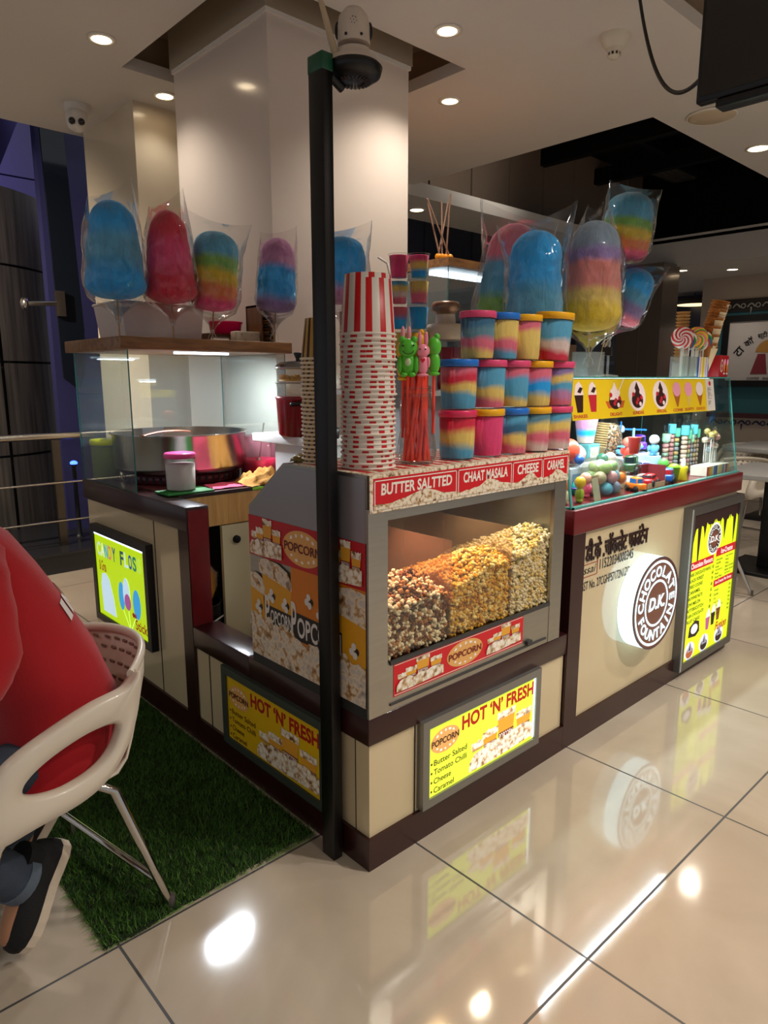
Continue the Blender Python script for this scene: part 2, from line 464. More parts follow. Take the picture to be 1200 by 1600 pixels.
PAINT = pm('ceiling_paint', 'DAD4CC', .7, var=.03, vscale=2)
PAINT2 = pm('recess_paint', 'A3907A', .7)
def holed(x0, x1, y0, y1, holes, z0, z1):
    xs = sorted({x0, x1, *[h[0] for h in holes], *[h[1] for h in holes]}); ys = sorted({y0, y1, *[h[2] for h in holes], *[h[3] for h in holes]})
    mb = MB()
    for a, b in zip(xs, xs[1:]):
        for c, d in zip(ys, ys[1:]):
            mx, my = (a+b)/2, (c+d)/2
            if any(h[0] < mx < h[1] and h[2] < my < h[3] for h in holes): continue
            mb.box((a, c, z0), (b, d, z1))
    return mb
HA = (.633, 2.108, 1.511, 2.842); HB = (3.625, 8.1, 1.133, 3.45); HC = (1.2, 3.3, -1.5, .388)
mb = holed(-7, 8.1, -7, 4.13, [HA, HB, HC, (2.7, 8.2, 3.45, 4.2)], CEIL, CEIL+.07)
struct('ceiling', mb, PAINT)
mb = MB()
mb.box((2.7, 3.45, 3.17), (8.1, 9, 3.22)); mb.box((8.1, -7, 2.95), (14, 9, 3.0))
mb.box((2.7, 3.45, 3.22), (8.1, 3.5, CEIL+.04)); mb.box((8.1, -7, 3.0), (8.15, 9, CEIL+.04)); mb.box((2.65, 3.45, 3.17), (2.7, 9, 3.3))
struct('ceiling_lower', mb, PAINT)
mb = MB()   # coffers over the two small openings
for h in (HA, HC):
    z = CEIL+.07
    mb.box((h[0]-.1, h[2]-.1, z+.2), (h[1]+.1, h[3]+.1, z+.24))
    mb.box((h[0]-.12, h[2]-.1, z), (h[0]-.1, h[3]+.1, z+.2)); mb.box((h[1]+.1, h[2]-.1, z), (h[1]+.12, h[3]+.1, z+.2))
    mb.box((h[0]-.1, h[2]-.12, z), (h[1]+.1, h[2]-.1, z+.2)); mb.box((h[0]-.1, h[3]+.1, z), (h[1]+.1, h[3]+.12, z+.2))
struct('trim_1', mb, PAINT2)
BLK = pm('black_soffit', '0B0A0A', .6)
mb = MB(); mb.box((3.5, .9, 4.55), (9.6, 5.2, 4.6)); mb.box((9.5, .9, 3.2), (9.6, 5, 4.6)); mb.box((3.45, .9, 3.33), (3.6, 5, 4.6)); mb.box((3.5, .95, 3.33), (9.5, 1.1, 4.6))
for k in range(4): mb.box((4.2+k*1.3, 1, 4.2), (4.32+k*1.3, 4.4, 4.4))
for k in range(3): mb.box((3.6, 1.6+k*.8, 4.35), (9.5, 1.68+k*.8, 4.45))
struct('ceiling_void', mb, BLK)
mb = MB()
for k in range(9): mb.box((3.3+k*.72, 4.3, 3.0), (3.3+k*.72+.69, 4.4, 4.6))
struct('wall_void', mb, pm('brown_panel', 'A08A78', .5))
t = thing('air_grille', 'slatted air grille high in the dark open ceiling', 'vent', (8.6, 3.4, 4.24))
mb = MB()
for k in range(9): mb.box((-.42, -.17+k*.04, 0), (.42, -.155+k*.04, .02))
mb.build('slat_panel', pm('grille_metal', '6E675E', .5), t)
mb = MB(); mb.box((-.46, -.2, 0), (.46, -.17, .03)); mb.box((-.46, .17, 0), (.46, .2, .03)); mb.box((-.46, -.2, 0), (-.42, .2, .03)); mb.box((.42, -.2, 0), (.46, .2, .03)); mb.box((-.46, -.2, .03), (.46, .2, .3))
mb.build('frame', pm('grille_dark', '2A2724', .5), t)

COLM = pm('column_laminate', 'DCCDC0', .16, coat=.3)
mb = MB(); mb.box((.856, 1.688, 0), (1.816, 2.648, CEIL+.3))
struct('column', mb, COLM)
mb = MB(); mb.box((.846, 1.678, 3.225), (1.826, 2.658, 3.245)); 
struct('trim_2', mb, pm('trim_white', 'E6DED2', .5))
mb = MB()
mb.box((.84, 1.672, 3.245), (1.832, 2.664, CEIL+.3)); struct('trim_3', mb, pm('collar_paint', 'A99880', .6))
mb = MB(); mb.box((.88, 3.27, 0), (1.9, 4.13, CEIL)); struct('column_rear', mb, pm('column_rear_laminate', 'D8C9B0', .22, coat=.2))

# atrium side: dark wall, round clad column, glass fin, railing
PUR = pm('atrium_panel', '5A5668', .35)
mb = MB()
for i in range(6):
    for j in range(5): mb.box((-4+i*1.3, 8.2, .0+j*1.3), (-4+i*1.3+1.28, 8.3, j*1.3+1.28))
mb.box((-4, 8.3, 0), (4, 8.35, 6.5))
struct('wall_back', mb, PUR)
mb = MB(); mb.box((.82, 5.0, 0), (3.2, 5.1, 4.2)); struct('wall_side', mb, pm('atrium_side_panel', '33335E', .4))
mb = MB(); mb.add([(-4, 4.5, 4.6), (1.1, 4.5, 4.6), (1.1, 8.3, 3.2), (-4, 8.3, 3.2), (-4, 4.5, 4.65), (1.1, 4.5, 4.65), (1.1, 8.3, 3.25), (-4, 8.3, 3.25)],
    [(0,1,2,3),(7,6,5,4),(0,4,5,1),(1,5,6,2),(2,6,7,3),(3,7,4,0)]); struct('ceiling_atrium', mb, pm('atrium_soffit', '2C2A30', .4))
def clad():
    m, nt, b = new_mat('brushed_cladding'); N, L = nt.nodes, nt.links
    tc = N.new('ShaderNodeTexCoord'); mp = N.new('ShaderNodeMapping'); mp.inputs['Scale'].default_value = (14, 14, .6); L.new(tc.outputs['Object'], mp.inputs[0])
    n = N.new('ShaderNodeTexNoise'); n.inputs['Scale'].default_value = 2; n.inputs['Detail'].default_value = 8; L.new(mp.outputs[0], n.inputs[0])
    cr = N.new('ShaderNodeValToRGB'); e = cr.color_ramp.elements; e[0].position, e[0].color = .3, lin('4E4A46'); e[1].position, e[1].color = .7, lin('7A736A')
    L.new(n.outputs[0], cr.inputs[0]); L.new(cr.outputs[0], b.inputs['Base Color']); b.inputs['Metallic'].default_value = .55; b.inputs['Roughness'].default_value = .42
    return m
CL = clad()
cx, cy, R = .12, 6.5, 1.22
mb = MB()
for i in range(10):
    a0 = 2*pi*i/10+.012; a1 = 2*pi*(i+1)/10-.012
    for j in range(4):
        z0, z1 = j*.82+.01, min(3.1, j*.82+.81)
        A = [a0+(a1-a0)*k/10 for k in range(11)]
        rings = [[(cx+R*cos(a), cy+R*sin(a), z) for a in A] for z in (z0, z1)]
        mb.loft(rings, cap=False, closed=False)
mb.lathe([(R-.03, 0), (R-.03, 3.1)], 48, (cx, cy, 0), 1)
o = mb.build('column_clad', [CL, pm('seam_black', '0A0A0A', .7)]); o['kind'] = 'structure'
mb = MB(); mb.box((-6, 4.15, 0), (.95, 6.0, .16)); mb.box((-6, 4.13, .145), (.95, 4.15, .165))
struct('kerb', mb, pm('black_granite', '27272A', .25, var=.3, vscale=150))

STEEL = pm('steel_rail', 'B9B2A8', .25, metal=1)
r = thing('steel_railing', 'stainless steel railing on the black granite step', 'railing', (-1, 4.4, .16))
mb = MB(); mb.tube([(-5, 0, .89), (1.9, 0, .89)], .028, 12); mb.build('handrail', STEEL, r)
for z in (.52, .21):
    mb = MB(); mb.tube([(-5, -.03, z), (1.9, -.03, z)], .009, 8); mb.build('rail', STEEL, r)
for x in (-3.9, -2.2, -.4, 1.58):
    mb = MB(); mb.box((x-.03, -.006, 0), (x+.03, .03, .86)); mb.build('post', pm('steel_post', '5A554F', .3, metal=1), r)
f = thing('glass_fin', 'dark glass fin with a steel spider bracket', 'glass panel', (.80, 4.75, 1.4))
mb = MB(); mb.prism(PL((0,0,0), (1,0,0), (0,0,1)), [(0,.1),(.12,0),(.17,.12),(.2,.5),(.14,2.6),(-.03,2.6)], -.01, .01)
mb.build('pane', pm('dark_glass', '141B26', .12, coat=.4), f)
mb = MB(); mb.tube([(-.02, -.03, .7), (-.25, -.06, .68)], .02, 10); mb.ball((-.27, -.06, .68), (.03, .05, .05)); mb.box((-.02, -.05, .6), (.05, -.01, .8))
mb.build('bracket', STEEL, f)
# blue feature lamp of the atrium
point(.2, 7.6, 3.9, 90, (.30, .26, 1.0), .2)
point(1.6, 6.6, 2.6, 30, (.35, .3, 1.0), .1)
spot(-1.6, 3.6, 3.2, 420, (1, .85, .68), 120, aim=(-.1, 5.4, .6))  # added warm spot without a fitting, brightens the clad column
spot(4.8, 2.6, 3.75, 24, WARM, 110, aim=(4.6, 4.3, 3.9))  # added spot, brightens the brown panels inside the ceiling void
lt = thing('feature_lamp', 'small glowing blue lamp low behind the railing', 'lamp', (.78, 4.62, .8))
mb = MB(); mb.ball((0, 0, 0), (.03, .03, .02)); mb.build('lens', pm('blue_lens', '2040FF', .3, emit=8, ecol='3050FF'), lt)
mb = MB(); mb.lathe([(.035, -.64), (.035, -.64), (.02, -.6), (.015, -.03), (.03, -.02), (.03, -.01)], 16); mb.build('stand', pm('lamp_dark', '15151A', .4), lt)

# ------------------------------------------------------------------ far side of the food court
XW = 9.6
WALL = pm('far_wall_paint', 'B0A090', .6); 
mb = MB(); mb.box((XW, -7, 0), (XW+.15, 3.28, 3.0)); struct('wall_far', mb, WALL)
TEAL = pm('teal_paint', '2E6068', .5)
mb = MB()
mb.box((XW-.05, -7, 2.44), (XW, 3.1, 2.62)); mb.build('trim_4', pm('dark_brown_trim', '241C1A', .5))['kind'] = 'structure'
mb = MB(); mb.box((XW-.03, -7, 1.0), (XW, 3.0, 2.44)); mb.build('trim_5', TEAL)['kind'] = 'structure'
mb = MB(); mb.box((XW-.05, -7, .93), (XW, 3.05, 1.0)); mb.build('trim_6', pm('maroon_trim', '4A2428', .5))['kind'] = 'structure'
plw = PL((XW-.055, 3.0, 0), (0, -1, 0), (0, 0, 1))
for nm, v, colr, hh in (('trim_7', 2.50, 'A8A49C', .0), ('trim_8', .84, '1E2550', .05)):
    mb = MB()
    for k in range(22):
        u = k*.2
        P = [plw(u+.1*q/10, v+.045*sin(pi*q/10), -hh) for q in range(11)]
        mb.tube(P, .012, 5); c = plw(u+.14, v+.02, -hh)
        ring = [c+plw.U*.03*cos(a)+plw.V*.03*sin(a) for a in [2*pi*q/10 for q in range(10)]]
        mb.tube(ring, .009, 5, closed=True)
        if k % 2 == 0: mb.tube([plw(u+.05, v, -hh), plw(u+.05, v-.09, -hh)], [.014, .004], 5)
    mb.build(nm, pm('scroll_'+nm, colr, .5))['kind'] = 'structure'
# framed restaurant sign
sg = thing('wall_sign', 'white framed restaurant sign with curved lettering on the teal wall', 'sign', (XW-.05, 2.8, 1.4))
pls = PL((XW-.05, 2.81, 1.44), (0, -1, 0), (0, 0, 1))
mb = MB(); mb.slab(pls, 0, 0, 1.6, .86, 0, .03); mb.build('board', pm('sign_white', 'B9B0AA', .35), sg, W=True)
mb = MB(); mb.ringslab(pls, -.09, -.06, 1.69, .95, .09, -.005, .05); mb.build('frame', pm('sign_frame', '0E0D0D', .4), sg, W=True)
mb = MB()
for i, ch in enumerate(('टा', 'कॉ', 'स्टी', 'क')):
    a = radians(158-i*27); c = pls(.56+.43*cos(a), .30+.36*sin(a)); rot = (a-pi/2)*.75
    sub = PL(c, pls.U*cos(rot)+pls.V*sin(rot), pls.V*cos(rot)-pls.U*sin(rot)); text(mb, ch, sub, -.06, -.055, .07, .06, 0, .035, .02, keep=True)
text(mb, 'COFFEE . SNACKS . CAFE', pls, .3, .04, .85, .075, 0, .035, .01)
mb.build('lettering', pm('sign_black', '141414', .5), sg, W=True)
mb = MB(); mb.poly(pls, ell(.58, .40, .2, .2, 24, 0, pi), .034, 0); mb.poly(pls, [(.34,.12),(.42,.40),(.52,.40),(.56,.12)], .036, 1); mb.poly(pls, [(.62,.12),(.66,.40),(.74,.40),(.82,.12)], .036, 1)
mb.build('emblem', [pm('emblem_ochre', 'A87838', .5), pm('emblem_red', '7A2830', .5)], sg, W=True)
# steel clad pier and dark windows beyond it
mb = MB(); mb.box((7.75, 3.0, 0), (8.2, 3.62, 2.97)); mb.box((7.74, 3.28, 0), (7.75, 3.30, 2.95)); struct('column_far', mb, pm('pier_laminate', '7D7066', .22, metal=.3, coat=.2))
mb = MB(); mb.box((11.5, 2.5, 0), (11.6, 9, 3)); struct('wall_rear', mb, pm('shop_dark', '17181E', .3))
mb = MB(); mb.box((11.4, 2.5, 1.75), (11.5, 9, 1.83)); mb.box((11.4, 2.5, 1.3), (11.5, 9, 1.6)); struct('trim_9', mb, pm('shop_band', '4A4E5C', .4))
mb = MB(); mb.box((2.7, 4.15, 0), (7.6, 4.25, 3.17))
for k in range(6): mb.box((2.9+k*.8, 4.14, 0), (2.905+k*.8, 4.15, 3.17))
struct('wall_rear_side', mb, pm('shop_navy', '141828', .4))
for x, y, z in ((11.2, 4.9, 2.55), (11.2, 4.1, 2.75)):
    t = thing('pendant_lamp', 'round pendant lamp glowing inside the dark shop beyond, the %s one' % ('lower' if z < 2.6 else 'upper'), 'lamp', (x, y, z))
    mb = MB(); mb.lathe([(.02, .12), (.3, .1), (.32, 0), (.31, 0), (.28, .08), (.02, .1)], 24); mb.build('shade', pm('pendant_dark', '3A342C', .5), t)
    mb = MB(); mb.lathe([(.29, .0), (.3, .01), (.0, .012)], 24); mb.build('diffuser', pm('pendant_glow', 'FFE2B0', .5, emit=1.6), t)
    mb = MB(); mb.tube([(0, 0, .12), (0, 0, 2.95-z)], .008, 6); mb.build('cable', pm('pendant_dark', '3A342C', .5), t)

# ------------------------------------------------------------------ ceiling fittings
GLOW = pm('downlight_glow', 'FFEBC8', .5, emit=14, ecol='FFE6BE')
RIM = pm('downlight_rim', 'E8E0D2', .4)
def downlight(x, y, z, label, r=.055, power=40):
    t = thing('ceiling_downlight', label, 'ceiling light', (x, y, z), group='recessed ceiling downlights')
    mb = MB(); mb.lathe([(r, 0), (r+.018, 0), (r+.02, -.006), (r-.004, -.008), (r, 0)], 24); mb.build('rim', RIM, t)
    mb = MB(); mb.lathe([(r, -.003), (0, -.0035)], 24); mb.build('diffuser', GLOW, t)
    if power: spot(x, y, z-.02, power, WARM, 120)
downlight(.414, 2.575, CEIL, 'recessed downlight in the ceiling beside the grey side of the big column', power=45)
downlight(1.687, 1.275, CEIL, 'recessed downlight just in front of the column coffer, nearest the camera', power=60)
downlight(2.386, 1.884, CEIL, 'recessed downlight to the right of the column coffer', power=90)
downlight(1.0, 3.06, CEIL, 'recessed downlight shining on the cream rear column', power=6)
downlight(4.852, .879, CEIL, 'recessed downlight by the dark ceiling opening, at the picture edge', .08, power=60)
downlight(4.05, 3.82, 3.17, 'recessed downlight in the lower grey ceiling band', .07, power=12)
downlight(8.9, 2.6, 2.95, 'recessed downlight over the far wall, upper of the distant pair', .07, power=25)
downlight(8.5, 3.1, 2.95, 'recessed downlight over the far pier, lower of the distant pair', .06, power=10)
t = thing('ceiling_disc', 'blank round cover plate on the ceiling under the television', 'ceiling cover', (3.886, .844, CEIL))
mb = MB(); mb.lathe([(.15, 0), (.15, -.012), (.13, -.02), (.0, -.021)], 32); mb.build('cover', pm('plate_cream', 'CDBBA0', .5), t)
mb = MB(); mb.lathe([(.155, 0), (.165, -.004), (.155, -.016), (.15, -.01)], 32); mb.build('rim', RIM, t)
t = thing('smoke_detector', 'white smoke detector with slotted tip on the ceiling', 'smoke detector', (2.37, .716, CEIL))
mb = MB(); mb.lathe([(.075, 0), (.075, -.02), (.068, -.035), (.05, -.06), (.045, -.065)], 32); mb.build('base', pm('detector_white', 'DCD2BE', .4), t)
mb = MB(); mb.lathe([(.040, -.065), (.036, -.085)], 24); mb.lathe([(.03, -.098), (.02, -.112), (0, -.114)], 24); mb.build('cap', pm('detector_white', 'DCD2BE', .4), t)
mb = MB(); mb.lathe([(.033, -.085), (.031, -.098)], 24)
for k in range(10): a = 2*pi*k/10; mb.box((-.004+.033*cos(a), -.004+.033*sin(a), -.1), (.004+.033*cos(a), .004+.033*sin(a), -.084), 1)
mb.build('sensor_grille', [pm('slot_black', '1A1714', .6), pm('detector_white', 'DCD2BE', .4)], t)
t = thing('dome_camera', 'white twin-lens security camera on the ceiling', 'security camera', (.651, 3.608, CEIL))
mb = MB(); mb.lathe([(.085, 0), (.085, -.02), (.075, -.05), (.06, -.055)], 32); mb.build('base', pm('camera_white', 'D8D2CA', .35), t)
mb = MB(); mb.ball((-.02, -.03, -.1), (.07, .07, .075), 24, 14); mb.build('turret', pm('camera_white', 'D8D2CA', .35), t)
d = (CLOC-Vector((.651, 3.608, CEIL))).normalized(); side = d.cross(Vector((0,0,1))).normalized()
for s in (-1, 1):
    c = Vector((-.02, -.03, -.1))+d*.062+side*.028*s+Vector((0, 0, -.005)); mb = MB(); mb.ball(tuple(c), .022, 14, 8); mb.build('lens', pm('lens_black', '08080A', .1, coat=.5), t)

# television hung from the ceiling, and its cable
tv = thing('television', 'flat black television seen from the side edge, hung from the ceiling', 'television', (1.4, -.72, 2.46))
mb = MB(); mb.rbox((0, -.53, 0), (.045, .53, .62), .006); mb.build('case', pm('tv_black', '0B0A0A', .35), tv)
mb = MB(); mb.box((-.002, -.515, .02), (0, .515, .605)); mb.build('screen', pm('tv_screen', '070505', .08, coat=.6), tv)
mb = MB(); mb.rbox((.0, -.50, -.03), (.07, .46, -.002), .006); mb.build('speaker_bar', pm('tv_bar', '050505', .5), tv)
mb = MB(); mb.tube([(.06, 0, .35), (.06, 0, 1.07)], .025, 10); mb.box((.045, -.15, .2), (.07, .15, .5)); mb.build('mount', pm('tv_mount', '151515', .5), tv)
mb = MB(); pts = []
A, B = Vector((2.141, .46, CEIL)), Vector((1.43, -.2, 2.56))
for k in range(25):
    q = k/24; p = A.lerp(B, q); p.z = A.z + (B.z-A.z)*(1-(1-q)**2.2); pts.append(p)
mb.tube(pts, .008, 8)
tag(mb.build('cable', pm('cable_black', '12100F', .5)), 'thin black cable hanging from the ceiling to the television', 'cable')
# ------------------------------------------------------------------ kiosk
CREAM = pm('cream_laminate', 'CDBB97', .12, coat=.6)
MAR = pm('maroon_laminate', '2E0F10', .28, coat=.2)
MARL = pm('maroon_lit', '6A1418', .28, coat=.2)  # same maroon laminate as it looks lit, the light put into the colour
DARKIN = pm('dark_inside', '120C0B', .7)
SEAM = pm('joint_black', '080706', .8)
ALU = pm('aluminium_frame', '8B8A86', .35, metal=.7)
RF = PL((0, 0, 0), (1, 0, 0), (0, 0, 1))        # long front, faces -y
LF = PL((0, 0, 0), (0, -1, 0), (0, 0, 1))       # side front, faces -x  (u = -y)

# low corner counter under the popcorn machine
k = thing('corner_counter', 'low cream and maroon corner counter carrying the popcorn machine', 'counter', (0, 0, 0))
mb = MB(); mb.box((.012, .012, .1), (1.05, .66, .47)); mb.box((.012, .66, .1), (.11, 1.075, .47)); mb.build('carcass', CREAM, k)
mb = MB(); mb.box((0, 0, 0), (1.055, .655, .106)); mb.box((0, .655, 0), (.115, 1.08, .106)); mb.build('plinth', MAR, k)
mb = MB(); mb.rbox((0, 0, .42), (1.055, .66, .506), .003); mb.rbox((0, .6601, .42), (.115, 1.08, .506), .003); mb.build('worktop_band', MAR, k)
for P_, u, wd in ((LF, -.075, .0015), (LF, -.145, .0015), (LF, -.975, .003), (RF, .207, .002)):
    mb = MB(); mb.slab(P_, u-wd, .106, u+wd, .42, -.013, -.0105); mb.build('joint', SEAM, k)
mb = MB(); mb.box((.116, .66, .0), (.9, 1.12, .02)); mb.build('floor_board', DARKIN, k)

# tall counter under the glass display
d = thing('display_counter', 'tall cream counter with maroon top band under the glass sweet display', 'counter', (1.055, 0, 0))
mb = MB(); mb.box((1.068, .012, .1), (2.69, .6, .95)); mb.build('carcass', CREAM, d, W=True)
mb = MB(); mb.box((1.056, 0, 0), (2.70, .61, .106)); mb.build('plinth', MAR, d, W=True)
mb = MB(); mb.rbox((1.056, -.004, .902), (2.715, .62, 1.0), .004); mb.build('worktop_band', MARL, d, W=True)
mb = MB(); mb.box((1.056, -.002, .106), (1.147, .62, .902)); mb.build('end_post', MAR, d, W=True)
mb = MB(); text(mb, 'डी.के .चॉकलेट फाउंटेन', RF, 1.172, .772, 1.69, .868, 0, -.0105, .022, depth=.004)
mb.build('shop_name', pm('letter_brown', '2A0D0B', .4), d, W=True)
mb = MB(); text(mb, '11522034000345', RF, 1.29, .722, 1.57, .766, 0, -.0105, .008); mb.build('licence_number', pm('letter_black', '17140F', .5), d, W=True)
mb = MB(); text(mb, 'ssai', RF, 1.165, .722, 1.262, .752, 0, -.0105, .0, .35); mb.build('licence_lettering', pm('letter_black', '17140F', .5), d, W=True)
mb = MB(); text(mb, 'GST No. 27CGHPS7172N1ZG', RF, 1.152, .652, 1.545, .690, 0, -.0105, .006)
mb.build('tax_number_lettering', pm('letter_black', '17140F', .5), d, W=True)
mb = MB(); mb.slab(RF, 1.152, .76, 1.272, .7625, -.0105, -.01); mb.slab(RF, 1.152, .708, 1.272, .7105, -.0105, -.01); mb.slab(RF, 1.268, .712, 1.272, .776, -.0105, -.01)
mb.build('registration_logo', pm('letter_red', 'A03020', .5), d, W=True)

# round illuminated sign
SIGNW = pm('sign_glow', 'E8FDFF', .35, emit=1.5, ecol='C8F4FF')
SIDEW = pm('sign_side_glow', 'E8FDFF', .3, emit=1.5, ecol='C4F2FF')
CHOC = pm('sign_chocolate', '6E4638', .35, emit=.22, ecol='7A4A3C', var=.25, vscale=12)
s = thing('round_sign', 'round illuminated drum sign lettered for chocolate fountain on cream panel', 'sign', (1.672, 0, .508))
DS = PL((1.672, -.062, .508), (1, 0, 0), (0, 0, 1)); Rr = .212
mb = MB(); n = 96; vs = [(1.672+Rr*cos(2*pi*i/n), y, .508+Rr*sin(2*pi*i/n)) for y in (.011, -.060) for i in range(n)]
mb.add(vs, [(i, (i+1) % n, n+(i+1) % n, n+i) for i in range(n)], 0, True); mb.build('drum_side', SIDEW, s, W=True)
mb = MB(); mb.poly(DS, ell(0, 0, Rr, Rr, 96), 0); mb.annulus(DS, 0, 0, Rr-.006, Rr+.001, .003, 1, 96); mb.build('face', [CHOC, pm('sign_edge', '5A4048', .4)], s, W=True)
mb = MB(); mb.annulus(DS, 0, 0, .186, .197, .002); mb.annulus(DS, 0, 0, .098, .108, .002); mb.build('ring', SIGNW, s, W=True)
mb = MB(); arc_text(mb, 'CHOCOLATE', DS, 0, 0, .147, .052, radians(90), radians(22), h=.003, bold=.03)
arc_text(mb, 'FOUNTAIN', DS, 0, 0, .147, .050, radians(-90), radians(19), h=.003, bold=.03, inward=True)
text(mb, 'D.K.', DS, -.075, -.028, .078, .034, 0, .003, .035, shear=.15); mb.build('lettering', SIGNW, s, W=True)

# tall candy floss counter on the other side
c = thing('candy_floss_counter', 'tall cream and maroon side counter under the candy floss cabinet', 'counter', (0, 1.08, 0))
mb = MB(); mb.box((.012, 1.09, .1), (.085, 2.18, .93)); mb.box((.3, 1.62, 0), (.84, 2.18, .97)); mb.build('carcass', CREAM, c, W=True)
mb = MB(); mb.box((0, 1.082, 0), (.095, 2.19, .106)); mb.build('plinth', MAR, c, W=True)
mb = MB(); mb.rbox((-.003, 1.082, .9), (.098, 2.193, .998), .003); mb.box((0, 1.082, .106), (.0115, 1.165, .9)); mb.build('worktop_band', MAR, c, W=True)
mb = MB(); mb.box((.004, 1.080, .48), (.092, 1.090, .985)); mb.build('end_panel', MARL, c, W=True)
mb = MB(); mb.box((.092, 1.12, .92), (.098, 1.40, .998)); mb.build('corner_strip', MAR, c, W=True)
mb = MB(); mb.rbox((.098, 1.35, .965), (.85, 2.185, 1.0), .003); mb.build('worktop', pm('work_dark_red', '4A1512', .4), c, W=True)
mb = MB(); mb.box((.098, 1.348, .845), (.62, 1.366, .985)); mb.build('drawer_front', wood('beech_front', 'B98445', 'D6A563', (14, 1, 1.2)), c, W=True)
mb = MB(); mb.box((.098, 1.345, .985), (.62, 1.352, 1.001)); mb.build('edge_strip', pm('edge_dark', '2A1512', .4), c, W=True)
mb = MB(); mb.box((.47, 1.343, .988), (.535, 1.3449, 1.0)); mb.build('tape', pm('tape_lime', '8FD020', .5), c, W=True)
mb = MB()
for u in (-1.415,): mb.slab(LF, u-.003, .106, u+.003, .9, -.0125, -.0105)
mb.build('joint', SEAM, c, W=True)
mb = MB(); mb.box((.30, 1.34, .02), (.62, 1.36, .84)); mb.build('cupboard_door', pm('door_cream', 'C8B998', .4), c, W=True)
mb = MB(); mb.box((.098, 1.6, .02), (.62, 1.62, .84)); mb.box((.098, 1.12, 0), (.9, 1.6, .02)); mb.build('back_panel', DARKIN, c, W=True)
mb = MB(); mb.lathe([(.018, 0), (.018, .012), (.0, .016)], 20, T=Matrix.Translation((.37, 1.34, .77)) @ Matrix.Rotation(pi/2, 4, 'X')); mb.build('lock_hole', SEAM, c, W=True)

# ------------------------------------------------------------------ light boxes
def heap_outline(u0, u1, v0, v1, seed, n=26):
    rr = random.Random(seed); top = []
    for i in range(n+1):
        q = i/n; top.append((u0+(u1-u0)*q, v1-(v1-v0)*.25*rr.random()))
    return [(u0, v0)] + [(u1, v0)] + list(reversed(top))
def popcorn_picture(name, pl, u0, v0, u1, v1, parent, lit, seed=1, n=4, h=.002, W=True):
    """printed picture: tubs standing in a heap of popcorn"""
    sfx = '_lit' if lit else '_matt'
    tub = pm('tub_print'+sfx, 'E0A030', .45, emit=lit*.6); lab = pm('tub_label'+sfx, '7A3018', .45, emit=lit*.4); pop = popcorn_print('popcorn_print'+sfx, lit*.7)
    wht = pm('tub_text'+sfx, 'F0E8E0', .45, emit=lit*.6)
    mb = MB(); W_, H_ = u1-u0, v1-v0
    spec = [(.04, .42, .17, .62), (.20, .36, .22, .74), (.42, .30, .27, 1.0), (.72, .34, .24, .80)][:n]
    for i, (a, b0, ww, tt) in enumerate(spec):
        ua, ub = u0+a*W_, u0+(a+ww)*W_; va, vb = v0+b0*H_, v0+(tt-.14)*H_; q = (ub-ua)*.1; hh = h+.0004*i
        mb.poly(pl, [(ua+q, va), (ub-q, va), (ub, vb), (ua, vb)], hh, 0)
        mb.poly(pl, [(ua+q*.8, va), (ub-q*.8, va), (ub-q*.4, va+(vb-va)*.42), (ua+q*.4, va+(vb-va)*.42)], hh+.0001, 1)
        text(mb, 'POPCORN', pl, ua+q, va+(vb-va)*.12, ub-q, va+(vb-va)*.38, 3, hh+.0002, .01)
        mb.poly(pl, [(x, y) for x, y in heap_outline(ua-q*.3, ub+q*.3, vb-H_*.01, vb+H_*.17, seed+i, 10)], hh+.0002, 2)
    out = []
    rr = random.Random(seed)
    prof = [(0, .22), (.12, .40), (.25, .44), (.4, .40), (.55, .46), (.7, .44), (.85, .46), (1, .40)]
    pts = [(u0, v0+.02*H_)] + [(u0+.3*W_, v0), (u1, v0+.06*H_)]
    for a, b in reversed(prof):
        for kx in (0, .05):
            pts.append((u0+(a-kx)*W_ if a-kx > 0 else u0, v0+H_*(b+rr.uniform(-.05, .04))))
    mb.poly(pl, pts, h+.003, 2)
    return mb.build(name, [tub, lab, pop, wht], parent, W=W)
def popcorn_oval(name, pl, cx, cy, rx, ry, parent, lit, h=.002, txt='4A1D12', tan='E0A860', shear=0):
    sfx = '_lit' if lit else '_matt'
    mb = MB(); mb.poly(pl, ell(cx, cy, rx, ry), h, 0)
    rr = random.Random(3)
    for kx in range(16):
        a = 2*pi*kx/16; x, y = cx+rx*.78*cos(a), cy+ry*.74*sin(a)
        if abs(y-cy) < ry*.3: continue
        for q in range(3): mb.poly(pl, ell(x+rr.uniform(-1, 1)*rx*.04, y+rr.uniform(-1, 1)*ry*.05, rx*.05, ry*.08, 8), h+.0004+.0002*q, 1)
    text(mb, 'POPCORN', pl, cx-rx*.92, cy-ry*.26, cx+rx*.92, cy+ry*.26, 2, h+.0015, .02)
    return mb.build(name, [pm('oval_tan'+sfx, tan, .45, emit=lit*.5), pm('oval_white'+sfx, 'F4EEE4', .45, emit=lit*.6), pm('oval_text'+txt+sfx, txt, .45, emit=lit*.15)], parent, W=True)
def frame_box(t, pl, u0, v0, u1, v1, wd, depth, mat, pan, face='panel'):
    mb = MB(); mb.ringslab(pl, u0, v0, u1, v1, wd, -.012, depth); mb.build('frame', mat, t, W=True)
    mb = MB(); mb.slab(pl, u0+wd, v0+wd, u1-wd, v1-wd, -.012, depth-.008); mb.build(face, pan, t, W=True)
